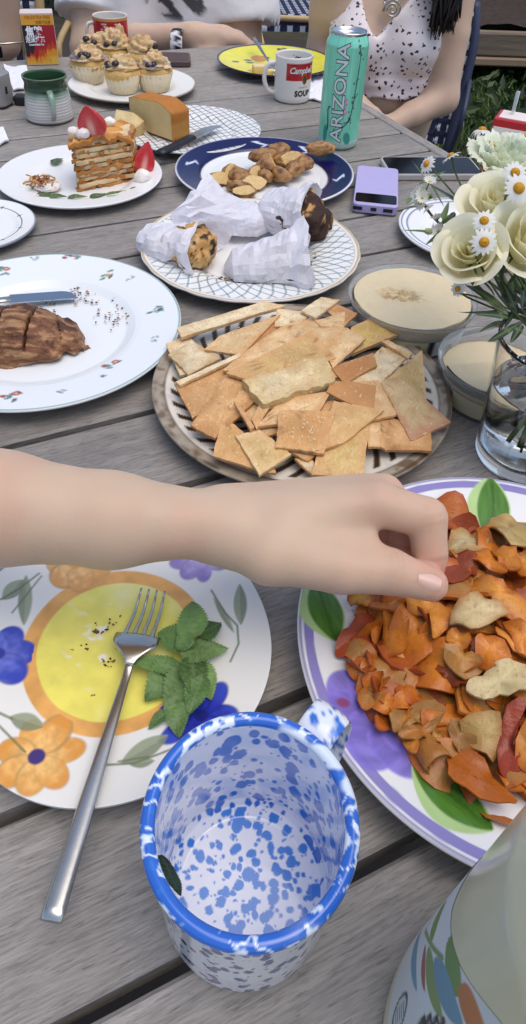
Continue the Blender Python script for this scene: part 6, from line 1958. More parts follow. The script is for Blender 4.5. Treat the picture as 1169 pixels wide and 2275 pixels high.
# ---- slice of crepe cake with strawberries
FL_, FR_ = P(172, 424, .009)[:2], P(298, 398, .009)[:2]
base_poly = np.array([FL_, FR_, FR_ + [-.004, .052], FL_ + [.028, .082], FL_ + [-.012, .068]])
cc = base_poly.mean(0)
crepe = empty('crepe_cake', (cc[0], cc[1], .008), 'slice of golden layered crepe cake with cream on the plain white plate', 'cake')
crepe.scale = (1, 1, 1.25)
m_crepe = mat('crepe', attr=True, rough=.55, bump=(160, .5, .002), var=(45, .35, S('#b06a2a')))
z = .0
for k in range(17):
    top_ = k == 16
    h_ = .0035 if not top_ else .004
    sc_ = 1 + random.uniform(-.035, .03)
    o = (base_poly - cc) * sc_ + [random.uniform(-.0025, .0025), random.uniform(-.0025, .0025)]
    if top_: o = o * 1.05
    if k % 2 == 0:
        V, F, C, c0 = poly_sheet(o, lambda x, y: 0 * x + h_, h_ * 1.15, 700 + k, S(['#dca85e', '#d09448', '#e2b874'][k // 2 % 3]) if not top_ else S('#e0a552'), S('#b87434'), jag=.006, bumpz=.004 if not top_ else .006, step=.005, rings=(.3, .6, .85, .96, 1.0), curl=-2.0 if not top_ else -4.5)
        obj('crepe_layer', mesh_of(V, F, C), m_crepe, parent=crepe, loc=(c0[0], c0[1], z + c0[2]))
    else:
        V, F, C, c0 = poly_sheet(o * .95, lambda x, y: 0 * x + h_, h_ * 1.2, 700 + k, S('#e6cfa0'), None, jag=.004, bumpz=.0015, step=.008)
        obj('cream_layer', mesh_of(V, F, C), m_crepe, parent=crepe, loc=(c0[0], c0[1], z + c0[2]))
    z += h_ - (.0006 if k % 2 else 0)
ZTOP = .008 + z * 1.25
m_berry = mat('strawberry', attr=True, rough=.25, coat=.4, sss=.002, sssr=(1, .3, .2), bump=(260, .5, .0015))
def strawberry(c0, L, R, tilt, rz, label, half=True):
    V, F = sphere_dirs(28)
    t = (V[:, 2] + 1) / 2
    prof = np.clip(np.sin(np.pi * np.clip(t, 0, 1) ** .62) ** .8, 0, 1)
    an = np.arctan2(V[:, 1], V[:, 0])
    W_ = np.column_stack([prof * R * np.cos(an), prof * R * np.sin(an), (t) * L])
    C = np.tile(S('#c0202a'), (len(V), 1)) * (1 + .12 * noise(V, 4, 3)[:, None])
    if half:
        cut = W_[:, 1] < 0
        W_[cut, 1] *= .12
        rr = np.abs(W_[:, 0]) / (prof * R + 1e-6)
        C = np.where(cut[:, None], over(np.tile(S('#cf3a3c'), (len(V), 1)), (1 - ss(.05, .4, rr)) * (1 - ss(.3, .75, t)), S('#eab0a4')), C)
    C = over(C, (1 - ss(.0, .10, t)) * .7, S('#e8c8b0'))
    o = obj('strawberry', mesh_of(W_, F, C), m_berry, loc=c0, label=label, cat='strawberry')
    o.rotation_euler = (tilt[0], tilt[1], rz)
    return o
strawberry(P(210, 305, ZTOP), .044, .0205, (.15, -.1, 0), -.2, 'halved strawberry standing on top of the crepe cake')
strawberry(P(316, 388, .012), .048, .0165, (-.1, .3, 0), .5, 'halved strawberry leaning beside the crepe cake slice')
m_cream = mat('whipped_cream', S('#efe9e0'), .5, sss=.003, bump=(120, .3, .002))
for k, (px, py, z_, s_, lab) in enumerate(((165, 300, ZTOP, .0085, 'dollop of cream at the left corner on top of the crepe cake'), (186, 306, ZTOP, .0095, 'round dollop of cream in front of the top strawberry'), (244, 278, ZTOP, .0085, 'dollop of cream behind the top strawberry'),
                                          (318, 402, .012, .012, 'dollop of cream on the plate under the leaning strawberry'), (105, 418, .010, .018, 'smear of cream beside the shredded garnish'), (60, 415, .010, .012, 'small smear of cream at the left of the dessert plate'))):
    W_, F, D0 = lump((s_, s_ * .9, s_ * .8 if k < 4 else s_ * .35), 40 + k, .25, 1.8, 16)
    q = P(px, py, z_)
    obj('cream_dollop', mesh_of(W_, F), m_cream, loc=(q[0], q[1], q[2] + s_ * (.55 if k < 4 else .2)), label=lab, cat='cream', group='cream on the dessert plate')
# shredded garnish, leaves and herb on the same plate
rs = np.random.RandomState(2)
parts, cols = [], []
for k in range(46):
    a = rs.uniform(0, 6.28); l = rs.uniform(.008, .02)
    c0 = np.array([rs.normal() * .008, rs.normal() * .008, rs.uniform(.002, .016)])
    d = np.array([math.cos(a), math.sin(a), rs.uniform(-.3, .5)])
    parts.append(tube([c0 - d * l / 2, c0 + [0, 0, .002], c0 + d * l / 2], .0011, 5)); cols.append([S('#b4743a'), S('#c98a48'), S('#9a5a2c'), S('#d9a868')][k % 4])
V, F, C = join(parts, cols)
q = P(95, 418, .010)
obj('shredded_garnish', mesh_of(V, F, C), mat('garnish', attr=True, rough=.5), loc=q, label='nest of orange brown shreds on cream at the left of the dessert plate', cat='garnish')
e = empty('garnish_leaves', P(200, 432, .010), 'flat green leaves lying along the near edge of the dessert plate', 'leaves')
for k, (a, b) in enumerate((((80, 432), (120, 436)), ((105, 438), (150, 436)), ((150, 440), (195, 436)), ((200, 440), (240, 430)), ((235, 436), (290, 424)), ((290, 425), (335, 412)), ((115, 362), (140, 352)))):
    leaf_between(e, P(*a, .012), P(*b, .012), .014, 200 + k, col=S(['#4a5c38', '#5d7040', '#6b7a4a'][k % 3]), serr=.02, nl=14, nw=7)

# ---- pound cake, its fallen slice and the cake knife
m_cake = mat('pound_cake', attr=True, rough=.7, bump=(420, .7, .0016), var=(90, .12))
fl_, fr_ = P(290, 277, .012)[:2], P(384, 311, .012)[:2]
ex = fr_ - fl_; Wc = np.linalg.norm(ex); ex /= Wc
ey = np.array([-ex[1], ex[0]])
Dc = .040; Hc = .053
nx = 40
prof = []
for t in np.linspace(0, 1, nx):
    prof.append((t, 1))
xs = np.linspace(-.5, .5, 24)
topz = Hc * (1 - .16 * (2 * np.abs(xs)) ** 3.2 + .03 * np.sin(xs * 9))
ring = np.concatenate([np.column_stack([xs, topz]), np.column_stack([np.full(8, .5), np.linspace(topz[-1], 0, 10)[1:-1]]), np.column_stack([xs[::-1], 0 * xs]), np.column_stack([np.full(8, -.5), np.linspace(0, topz[0], 10)[1:-1]])])
m = len(ring)
cenr = np.array([0, Hc * .5])
V, F, C = [], [], []
def ringat(d, k): return [np.array([*(fl_ + ex * Wc * (.5 + (cenr[0] + (r[0] - cenr[0]) * k)) + ey * d), .010 + cenr[1] + (r[1] - cenr[1]) * k]) for r in ring]
seq = [(0, .02, 0), (0, .5, 0), (0, .93, 0), (0, .985, 1), (.0008, 1.0, 1), (Dc * .5, 1.02, 1), (Dc - .001, 1.0, 1), (Dc, .985, 1), (Dc, .93, 0), (Dc, .5, 0), (Dc, .02, 0)]
for d, k, cr in seq:
    V += ringat(d, k)
    C += [(S('#b8742c') if r[1] > Hc * .5 else S('#c48a42')) if cr else S('#d9bd82') for r in ring]
V = np.array(V); C = np.array(C)
F = grid_f(len(seq), m)
cm = V.mean(0); cm[2] = .010
C = C * (1 + .1 * noise(V, 140, 4, 3)[:, None])
obj('pound_cake', mesh_of(V - cm, F, C), m_cake, loc=cm, label='end piece of pound cake with brown crust on the dark lattice plate', cat='cake')
tri = [P(253, 300, .014)[:2], P(290, 312, .014)[:2], P(322, 296, .014)[:2], P(300, 285, .014)[:2], P(262, 280, .014)[:2]]
V, F, C, c0 = poly_sheet(tri, lambda x, y: 0 * x + .030 + (y - tri[0][1]) * .25, .018, 31, S('#d9c08a'), S('#c9a468'), jag=.001, step=.006)
obj('cake_slice', mesh_of(V, F, C, smooth=False), m_cake, loc=c0, label='pale fallen slice of pound cake between the crepe cake and the loaf end', cat='cake')
A_, B_ = P(352, 342, .020), P(482, 278, .016)
e = empty('cake_knife', A_, 'knife with black handle lying across the dark lattice plate', 'knife')
d = B_ - A_; L = np.linalg.norm(d); d /= L; s = np.cross([0, 0, 1.0], d); s /= np.linalg.norm(s); u = np.cross(d, s)
obj('handle', mesh_of(*tube([d * L * t_ for t_ in np.linspace(0, .55, 9)], [.008, .0095, .009, .0085, .0085, .0085, .0088, .009, .0085], 14, flat=.55)), m_dk, parent=e)
V, F = blade_mesh(L * .54, L, .020, .0012, .5)
V = V[:, :1] * d + V[:, 1:2] * s + V[:, 2:] * u
obj('blade', mesh_of(V, F, smooth=False), m_blade, parent=e)

# ---- cupcakes
m_wrap = mat('cupcake_paper', S('#ead9b6'), .65, translucent=.2)
m_frost = mat('frosting', attr=True, rough=.55, bump=(120, .5, .003), sss=.002)
CU = [((200, 178), 'cupcake at the left of the plate with tan frosting and a dark berry', 0), ((275, 200), 'front cupcake nearest the pound cake with tan swirled frosting', 1), ((345, 196), 'cupcake at the right of the plate with lavender streaked frosting', 2),
      ((262, 152), 'rear cupcake whose frosting rises above the others', 3), ((322, 160), 'cupcake between the rear one and the lavender streaked one', 4), ((222, 148), 'small rear left cupcake half hidden by the front ones', 5)]
for k, ((px, py), lab, kd) in enumerate(CU):
    q = P(px, py, .010)
    e = empty('cupcake', (q[0], q[1], .008), lab, 'cupcake', 'cupcakes on the white plate')
    e.scale = (1.32, 1.32, 1.22)
    Rb, Rt, Hh = .020, .027, .028
    V, F = lathe([(.001, .0005), (Rb, .0005), (Rt, Hh), (Rt - .001, Hh), (.001, Hh - .004)], 96, lambda th: 1 + .022 * np.sign(np.sin(th * 24)) * np.abs(np.sin(th * 24)) ** .6)
    obj('wrapper', mesh_of(V, F), m_wrap, parent=e)
    W_, F, D0 = lump((Rt * .98, Rt * .98, .014), 60 + k, .1, 2, 20)
    obj('cake', mesh_of(W_, F, np.tile(S('#d0a763'), (len(W_), 1)) * (1 + .15 * noise(D0, 4, k, 3)[:, None])), m_bake, parent=e, loc=(0, 0, Hh - .001))
    hf = [.0125, .0125, .0135, .019, .015, .013][k]
    V, F = sphere_dirs(34)
    t = (V[:, 2] + 1) / 2; an = np.arctan2(V[:, 1], V[:, 0])
    sw = .05 * np.sin(3 * an + t * 14) + .04 * np.sin(an * 5 + t * 20)
    pr2 = np.clip(1 - t, 0, 1) ** .42 * np.clip(t * 6, 0, 1) ** .4
    W_ = np.column_stack([pr2 * Rt * .98 * np.cos(an), pr2 * Rt * .98 * np.sin(an), t * hf * 1.6]) * (1 + sw + .30 * noise(V, 2.6, k, 3))[:, None]
    C = np.tile(S('#c9a878'), (len(V), 1)) * (1 + .10 * noise(V, 5, k + 2, 2)[:, None])
    C = over(C, ss(.0, .5, noise(V, 2.2, k + 8, 2)) * .7, S('#dcc8a0'))
    if kd in (2, 0): C = over(C, ss(.1, .35, noise(V, 2.4, k + 5, 2)) * (t < .6) * .8, S('#6d6480'))
    fro = obj('frosting', mesh_of(W_, F, C), m_frost, parent=e, loc=(0, 0, Hh + .004))
    rs = np.random.RandomState(k)
    for j in range(3 if kd != 3 else 2):
        a = rs.uniform(3.3, 6.1); zz_ = rs.uniform(.008, .02)
        W_, F, D0 = lump((.0052, .0052, .0046), 90 + j + k, .12, 2, 12)
        obj('berry', mesh_of(W_, F), mat('dark_berry', S('#2a2028'), .3, coat=.2), parent=fro, loc=(.019 * math.cos(a), .019 * math.sin(a), zz_ - .004))

# ---- cake pieces and fork on the yellow plate
m_sponge = m_cake
for k, (px, py, s_, lab) in enumerate(((574, 165, .018, 'small square of sponge cake on the yellow plate'), (600, 168, .012, 'broken bit of sponge beside the square on the yellow plate'))):
    V, F = box(0, 0, s_ * .5, s_ * 1.3, s_, s_, .0012)
    V = np.array(V); q = P(px, py, .012)
    C = np.where((V[:, 2] > s_ * .75)[:, None], S('#e6d0a0') * np.ones((len(V), 1)), S('#cf9a4c') * np.ones((len(V), 1)))
    obj('cake_piece', mesh_of(V, F, C, smooth=False), m_cake, loc=(q[0], q[1], .012), label=lab, cat='cake', rz=.3)
A_, B_ = P(605, 150, .022), P(564, 84, .046)
e = empty('dessert_fork', A_, 'steel fork leaning up from the yellow plate beside the soup mug', 'fork')
d = B_ - A_; L = np.linalg.norm(d); d /= L; s = np.cross([0, 0, 1.0], d); s /= np.linalg.norm(s)
obj('handle', mesh_of(*tube([d * L * t_ for t_ in np.linspace(.05, 1, 9)], [.002, .0022, .0025, .003, .0035, .004, .0045, .0048, .0045], 10, flat=.45)), m_steel, parent=e)
V, F = rslab(.022, .03, .0014, .007, .0004)
V = np.array(V); V = V[:, :1] * s - V[:, 1:2] * d + V[:, 2:] * np.cross(d, s) * 1
obj('head', mesh_of(V - d * .004, F), m_steel, parent=e)
for k in (-1.5, -.5, .5, 1.5):
    obj('tine', mesh_of(*tube([s * k * .0052 - d * .016, s * k * .0052 - d * .04 + [0, 0, .002]], [.0015, .0009], 7)), m_steel, parent=e)

# ---- napkins, camera and other small things at the left
m_nap = mat('paper_napkin', S('#e8e8ec'), .8, bump=(60, .4, .003))
def napkin(pxs, label, seed, h=.004):
    o = [P(*q, .004)[:2] for q in pxs]
    V, F, C, c0 = poly_sheet(o, lambda x, y: 0 * x + .004, .0025, seed, (.8, .8, .82), bumpz=.004, step=.01)
    obj('napkin', mesh_of(V, F), m_nap, loc=(c0[0], c0[1], c0[2] + .002), label=label, cat='napkin')
napkin([(8, 145), (60, 150), (70, 195), (30, 200)], 'white paper napkin behind the silver camera', 4)
napkin([(685, 165), (725, 172), (722, 226), (680, 218)], 'white paper napkin between the soup mug and the green can', 9)
napkin([(-40, 282), (8, 285), (20, 312), (-30, 335)], 'crumpled white tissue at the left table edge', 12)
q = P(-22, 232, 0)
e = empty('camera', (q[0], q[1], .0005), 'silver compact camera cut off by the left frame edge', 'camera', rz=-.25)
obj('body', mesh_of(*rslab(.085, .040, .055, .009, .003), smooth=False), mat('silver_plastic', S('#a8a6a4'), .35, metal=.5), parent=e, loc=(0, 0, .003))
obj('grip', mesh_of(*rslab(.02, .044, .050, .006, .003), smooth=False), m_dk, parent=e, loc=(-.03, 0, .005))
obj('lens', mesh_of(*lathe([(.001, .014), (.012, .014), (.016, .010), (.018, 0), (.001, 0)], 32)), m_dk, parent=e, loc=(-.005, -.02, .03))
e.children[-1].rotation_euler = (math.pi / 2, 0, 0)
obj('base', mesh_of(*rslab(.078, .036, .004, .006, .0008), smooth=False), m_dk, parent=e)
obj('port_cover', mesh_of(*box(.0428, -.004, .03, .0012, .006, .012, .0004), smooth=False), m_dk, parent=e)
q = P(52, 232, 0)
e = empty('strap_clip', (q[0], q[1], .0005), 'small black clip lying between the camera and the pottery mug', 'clip')
obj('body', mesh_of(*rslab(.028, .022, .016, .005, .002), smooth=False), m_dk, parent=e)
q = P(2, 128, 0)
e = empty('sunglasses', (q[0], q[1], .0005), 'dark sunglasses with a thin grey arm at the far left table edge', 'sunglasses')
obj('lens', mesh_of(*rslab(.05, .012, .022, .005, .001), smooth=False), m_blk, parent=e, loc=(-.02, 0, 0))
obj('temple', mesh_of(*tube([(-.04, .0, .022), (.02, .02, .024), (.05, .05, .022)], .002, 6)), m_steel, parent=e)
# ================================================================== chairs and people
m_bamboo = mat('rattan_frame', S('#c2a878'), .5, var=(18, .35, S('#93784e')), bump=(60, .2, .002))
def weave_material():
    m = mat('woven_check', S('#2b3350'), .5)
    t = m.node_tree; N, L = t.nodes, t.links
    b = N['Principled BSDF']
    tc = N.new('ShaderNodeTexCoord'); ck = N.new('ShaderNodeTexChecker')
    ck.inputs['Scale'].default_value = 46
    ck.inputs['Color1'].default_value = (*S('#dfe2ea'), 1); ck.inputs['Color2'].default_value = (*S('#262e4c'), 1)
    L.new(tc.outputs['Object'], ck.inputs['Vector']); L.new(ck.outputs[0], b.inputs['Base Color'])
    return m
m_weave = weave_material()
def strand_panel(w_, h_, nx, nz, th=.004):
    """woven panel in the xz plane: crossing bands pass over and under"""
    parts, cols = [], []
    blue, wht = S('#27304f'), S('#d9dde6')
    for i in range(nx):
        x = -w_ / 2 + (i + .5) * w_ / nx
        zs = np.linspace(-h_ / 2, h_ / 2, nz * 2 + 1)
        y = np.array([th * .5 * math.sin((k + i * 2) * math.pi / 2) for k in range(len(zs))])
        V = np.concatenate([np.column_stack([np.full(len(zs), x - .42 * w_ / nx), y, zs]), np.column_stack([np.full(len(zs), x + .42 * w_ / nx), y, zs])])
        n = len(zs)
        parts.append((V, [(k, k + n, k + n + 1, k + 1) for k in range(n - 1)])); cols.append(wht if i % 2 else blue)
    for j in range(nz):
        z = -h_ / 2 + (j + .5) * h_ / nz
        xs = np.linspace(-w_ / 2, w_ / 2, nx * 2 + 1)
        y = np.array([-th * .5 * math.sin((k + j * 2) * math.pi / 2) for k in range(len(xs))])
        n = len(xs)
        V = np.concatenate([np.column_stack([xs, y, np.full(n, z - .42 * h_ / nz)]), np.column_stack([xs, y, np.full(n, z + .42 * h_ / nz)])])
        parts.append((V, [(k, k + 1, k + n + 1, k + n) for k in range(n - 1)])); cols.append(blue)
    return join(parts, cols)
SW = strand_panel(.40, .34, 22, 19)
SS_ = strand_panel(.42, .42, 22, 22)
me_back = mesh_of(*SW, smooth=False); me_seat = mesh_of(*SS_, smooth=False)
m_band = mat('woven_band', attr=True, rough=.45)
def chair(loc, rz, label, back_h=.88, m_bamboo=m_bamboo):
    e = empty('bistro_chair', (*loc, GZ), label, 'chair', 'woven bistro chairs', rz=rz)
    # the chair faces -y
    for sx in (-1, 1):
        obj('leg', mesh_of(*tube([(sx * .20, -.19, 0), (sx * .19, -.18, .45)], .014, 8)), m_bamboo, parent=e)
        obj('leg', mesh_of(*tube(catmull([(sx * .20, .24, 0), (sx * .20, .20, .45), (sx * .215, .25, .72), (sx * .19, .29, back_h - .04)], 5), .014, 8)), m_bamboo, parent=e)
        obj('arm_bar', mesh_of(*tube(catmull([(sx * .205, .20, .44), (sx * .235, .1, .60), (sx * .225, .235, .66)], 4), .008, 7)), m_bamboo, parent=e)
    trl = obj('top_rail', mesh_of(*tube(catmull([(-.19, .29, back_h - .05), (-.12, .30, back_h), (0, .305, back_h + .015), (.12, .30, back_h), (.19, .29, back_h - .05)], 5), .013, 8)), m_bamboo, parent=e)
    for k in range(7):
        x = -.15 + k * .05
        obj('back_slat', mesh_of(*tube([(x, .215, .46), (x, .275, back_h - .02)], .004, 6)), m_bamboo, parent=trl)
    obj('seat_frame', mesh_of(*tube(catmull([(-.21, -.2, .45), (.21, -.2, .45), (.21, .21, .45), (-.21, .21, .45), (-.21, -.2, .45)], 5), .014, 8)), m_bamboo, parent=e)
    s = obj('seat', me_seat, m_band, parent=e, loc=(0, 0, .457)); s.rotation_euler = (math.pi / 2, 0, 0)
    b = obj('back_panel', me_back, m_band, parent=e, loc=(0, .244, .655)); b.rotation_euler = (-.16, 0, 0)
    # check-patterned valance round the seat edge
    f = obj('seat_edge', me_band_edge, m_band, parent=e, loc=(0, -.212, .43)); f.rotation_euler = (0, 0, 0)
    return e
me_band_edge = mesh_of(*strand_panel(.42, .075, 14, 3), smooth=False)

m_skin2 = m_skin
def shape(parts, k=.03):
    """smooth union of (pts, radii) chains"""
    def f(p):
        d = None
        for pts, rad in parts:
            e = d_chain(p, pts, rad, .01) if len(pts) > 1 else d_ell(p, pts[0], rad)
            d = e if d is None else smin(d, e, k)
        return d
    return f
def bounds(parts, pad=.03):
    lo, hi = np.full(3, 9.0), np.full(3, -9.0)
    for pts, rad in parts:
        for i, q in enumerate(pts):
            r = max(rad) if len(pts) == 1 else rad[i]
            lo = np.minimum(lo, np.array(q) - r); hi = np.maximum(hi, np.array(q) + r)
    return lo - pad, hi + pad
def head_parts(c, face):
    """skull, jaw, nose and ears round the centre c; face = unit direction of the nose"""
    c = np.array(c); f = np.array(face, float); f /= np.linalg.norm(f)
    s = np.cross(f, [0, 0, 1.0])
    return [([c, c + [0, 0, .03]], [.078, .080]), ([c + f * .02 + [0, 0, -.05], c + f * .045 + [0, 0, -.095]], [.058, .036]), ([c + f * .09 + [0, 0, -.005], c + f * .108 + [0, 0, -.035]], [.010, .014]),
            ([c + s * .08 + [0, 0, -.02], c + s * .086 + [0, 0, .02]], [.014, .018]), ([c - s * .08 + [0, 0, -.02], c - s * .086 + [0, 0, .02]], [.014, .018]), ([c + f * .085 + [0, 0, -.068], c + f * .088 + [0, 0, -.075]], [.014, .012])]
def hand_parts(wr, d, up):
    d = np.array(d, float); d /= np.linalg.norm(d); s = np.cross(d, up); s /= np.linalg.norm(s)
    out = [([wr, wr + d * .07], [.026, .03])]
    for k, (o, l) in enumerate(((-.026, .07), (-.009, .08), (.009, .075), (.026, .06))):
        out.append(([wr + d * .075 + s * o, wr + d * (.075 + l * .5) + s * o * 1.1, wr + d * (.075 + l) + s * o * 1.1 - np.array(up) * .02], [.0105, .0095, .0075]))
    out.append(([wr + d * .02 - s * .025, wr + d * .06 - s * .05], [.014, .010]))
    return out
def cloth_mesh_of(parts, k, grow, clip, h, rel=2):
    f0 = shape(parts, k)
    f = lambda p: np.maximum(f0(p) - grow, clip(p))
    lo, hi = bounds(parts, .05)
    V, F = sdf_mesh(f, lo, hi, h)
    return relax(V, F, rel, .4), F
def torso_parts(hip, waist, chest, neck, lat, r=(.11, .085, .10, .05), off=(.06, .045, .05)):
    lat = np.array(lat, float); out = []
    for s in (-1, 1):
        out.append(([hip + s * lat * off[0], waist + s * lat * off[1], chest + s * lat * off[2]], [r[0], r[1], r[2]]))
    return out

# ---------------- woman in the dotted top
Yg = 1.80
hip = PY(800, 400, Yg + .10); waist = PY(880, 205, Yg + .01); chest = PY(866, 50, Yg); neck = PY(850, -120, Yg + .02); head = PY(846, -320, Yg)
lat = np.array([.93, .3, 0]); lat /= np.linalg.norm(lat)
shL, elL, wrL = PY(1022, -75, Yg + .01), PY(985, 220, Yg - .06), PY(845, 290, Yg - .16)
shR, elR, wrR = PY(738, -75, Yg + .0), PY(712, 120, Yg + .02), PY(770, 215, Yg - .12)
bl, br2 = PY(800, 95, Yg - .072), PY(918, 100, Yg - .05)
knee = [hip + np.array([-.36, -.14, -.02]), hip + np.array([-.32, -.32, -.02])]
TG = torso_parts(hip, waist, chest, neck, lat, (.085, .072, .078), (.055, .042, .055))
TG += [([chest + [0, 0, .03], chest + [0, 0, .1]], [.085, .06]), ([shL, chest + [0, 0, .10], shR], [.046, .07, .046]), ([bl, bl + [0, .03, 0]], [.052, .05]), ([br2, br2 + [0, .03, 0]], [.052, .05])]
ARM = [([shL, .5 * shL + .5 * elL, elL], [.045, .040, .033]), ([elL, .5 * (elL + wrL), wrL], [.033, .029, .021]), ([shR, .5 * shR + .5 * elR, elR], [.043, .038, .032]), ([elR, wrR], [.032, .022])]
ARM += hand_parts(wrL, wrL - elL, (0, 0, 1)) + hand_parts(wrR, wrR - elR, (0, 0, 1))
SKIN = TG + ARM + [([chest + [0, 0, .09], neck + [0, .01, .0], head - [0, 0, .04]], [.06, .047, .045])] + head_parts(head, (-.75, -.6, 0))
fs = shape(SKIN, .022)
lo, hi = bounds(SKIN, .03)
V, F = sdf_mesh(fs, lo, hi, .0085)
V = relax(V, F, 2, .4)
base = np.array([hip[0], hip[1], GZ])
girl = obj('person', mesh_of(V - base, F), m_skin2, loc=base, label='woman with long dark hair in a dotted sleeveless top, seated beyond the green can', cat='person')
zh = PY(880, 224, Yg - .08)[2]
vb, vl, vr_ = PY(838, 78, Yg - .09), PY(806, 0, Yg - .09), PY(912, -4, Yg - .09)
def clip_top(p):
    d = np.maximum(zh + .004 * np.sin(p[:, 0] * 60) - p[:, 2], p[:, 2] - (chest[2] + .14))
    t = (p[:, 2] - vb[2]) / (vl[2] - vb[2])
    xl, xr = vb[0] + (vl[0] - vb[0]) * np.sign(t) * np.abs(t) ** .5, vb[0] + (vr_[0] - vb[0]) * t
    inv = np.minimum(np.minimum(p[:, 0] - xl, xr - p[:, 0]), np.minimum(p[:, 2] - vb[2], (Yg - .02) - p[:, 1]))
    d = np.maximum(d, inv)
    # armholes
    for s_ in (shL, shR):
        d = np.maximum(d, .075 - np.linalg.norm((p - s_ - [0, 0, -.01]) * [1.25, .6, .8], axis=1))
    return d
V, F = cloth_mesh_of(TG, .03, .007, clip_top, .006)
V = V + np.column_stack([0 * V[:, 0], .0016 * np.sin(V[:, 2] * 190 + 3 * noise(V, 12, 3)) * ss(chest[2] - .02, zh + .03, V[:, 2]), 0 * V[:, 0]])
m_dot = mat('dotted_cotton', S('#f2e4e0'), .8, bump=(40, .25, .004))
def add_dots(m, scale, col, thr):
    t = m.node_tree; N, L = t.nodes, t.links; b = N['Principled BSDF']
    tc = N.new('ShaderNodeTexCoord'); vo = N.new('ShaderNodeTexVoronoi'); vo.inputs['Scale'].default_value = scale
    nz = N.new('ShaderNodeTexNoise'); nz.inputs['Scale'].default_value = scale * 1.7
    mx_ = N.new('ShaderNodeMix'); mx_.data_type = 'VECTOR'; mx_.inputs[0].default_value = .012
    L.new(tc.outputs['Object'], mx_.inputs[4]); L.new(nz.outputs['Color'], mx_.inputs[5]); L.new(tc.outputs['Object'], nz.inputs['Vector'])
    L.new(mx_.outputs[1], vo.inputs['Vector'])
    mr = N.new('ShaderNodeMapRange'); mr.inputs[1].default_value = thr; mr.inputs[2].default_value = thr + .05; mr.inputs[3].default_value = 1; mr.inputs[4].default_value = 0
    L.new(vo.outputs['Distance'], mr.inputs[0])
    mc = N.new('ShaderNodeMix'); mc.data_type = 'RGBA'
    mc.inputs[6].default_value = b.inputs['Base Color'].default_value; mc.inputs[7].default_value = (*col, 1)
    L.new(mr.outputs[0], mc.inputs[0]); L.new(mc.outputs[2], b.inputs['Base Color'])
add_dots(m_dot, 76, S('#4a3038'), .26)
obj('dotted_top', mesh_of(V - base, F), m_dot, parent=girl)
LEG = [([hip, knee[0] + [0, .05, 0], knee[0] + [-.02, 0, -.42]], [.085, .07, .045]), ([hip + [-.02, -.08, 0], knee[1] + [0, .02, 0], knee[1] + [-.02, 0, -.42]], [.085, .07, .045])]
LEG += [([knee[0] + [-.02, 0, -.42], knee[0] + [-.12, -.03, -.45]], [.04, .035]), ([knee[1] + [-.02, 0, -.42], knee[1] + [-.12, -.03, -.45]], [.04, .035])]
V, F = cloth_mesh_of(LEG, .03, .006, lambda p: p[:, 2] - (hip[2] + .10), .014)
obj('trousers', mesh_of(V - base, F), mat('beige_linen', S('#bfae98'), .85), parent=girl)
# hair falling over the shoulder, and the rest round the head
rs = np.random.RandomState(3)
parts = []
for k in range(150):
    a = rs.uniform(0, 1); b = rs.normal() * .012
    p0 = head + np.array([.02 + .06 * a, -.02 + rs.uniform(-.03, .08), .06 + rs.uniform(-.02, .03)])
    p1 = head + np.array([.085 + .02 * a, -.02 + b, -.06])
    p2 = PY(970 + 55 * a + rs.normal() * 4, -40, Yg - .09 + b)
    end = 40 + 50 * rs.rand() * (1 - .3 * a)
    p3 = PY(958 + 42 * a + rs.normal() * 5 + (25 if k % 9 == 0 else 0), end, Yg - .10 + b)
    pts = catmull([p0, p1, .5 * (p1 + p2) + [.004, 0, 0], p2, p3], 4)
    parts.append(tube(pts, np.concatenate([np.full(len(pts) - 4, .0042), [.0038, .003, .002, .0007]]), 5))
m_hair = mat('dark_hair', S('#231a1c'), .38, spec=.5, var=(120, .4), stretch=(6, 6, .4))
obj('hair', mesh_of(*join([(q[0] - base, q[1]) for q in parts])), m_hair, parent=girl)
hc = [([head + [.02, .03, .03], head + [.03, .03, -.08]], [.092, .075]), ([head + [.0, .02, .06]], [.088, .088, .075])]
V, F = sdf_mesh(lambda p: np.maximum(shape(hc, .03)(p), -(d_ell(p, head + np.array([-.07, -.06, -.03]), (.09, .09, .10)))), *bounds(hc, .03), .008)
obj('hair', mesh_of(V - base, F), m_hair, parent=girl)
for s_ in (-1, 1):
    f_ = np.array([-.75, -.6, 0]) / np.hypot(.75, .6); l_ = np.cross(f_, [0, 0, 1.0])
    W_, F_, _d = lump((.011, .011, .008), 5, 0, 1, 10)
    obj('eye', mesh_of(W_ + head + f_ * .075 + l_ * s_ * .032 + [0, 0, .002] - base, F_), mat('eye', S('#2a1c18'), .15), parent=girl)
# spiral pendant on a chain
pc = PY(872, 20, Yg - .105)
ang_ = np.linspace(0, 4.6 * math.pi, 70)
r_sp = .003 + .0165 * ang_ / ang_[-1]
sp = np.column_stack([pc[0] + r_sp * np.cos(ang_ + 1.5), np.full(70, pc[1] - .002), pc[2] + r_sp * np.sin(ang_ + 1.5)])
sp = np.vstack([sp, sp[-1] + [.002, .01, .02]])
nk = empty('necklace', pc, 'silver spiral pendant necklace on the woman in the dotted top', 'necklace')
m_silver = mat('silver', S('#cfc9bf'), .22, metal=1.0)
obj('pendant', mesh_of(*tube(sp - pc, .0026, 8)), m_silver, parent=nk)
ch = [tube(catmull([np.array([0, .004, .018]), np.array([s_ * .03, .012, .08]), np.array([s_ * .052, .06, .15])], 6), .0012, 6) for s_ in (-1, 1)]
obj('chain', mesh_of(*join(ch)), m_silver, parent=nk)
th_ = math.atan2(ST, CT)
gch = chair((PY(868, 200, Yg)[0], Yg + .07), -.30, 'blue and white woven bistro chair under the woman in the dotted top', m_bamboo=mat('navy_frame', S('#343a52'), .5))
gch.scale = (.82, .9, .97)

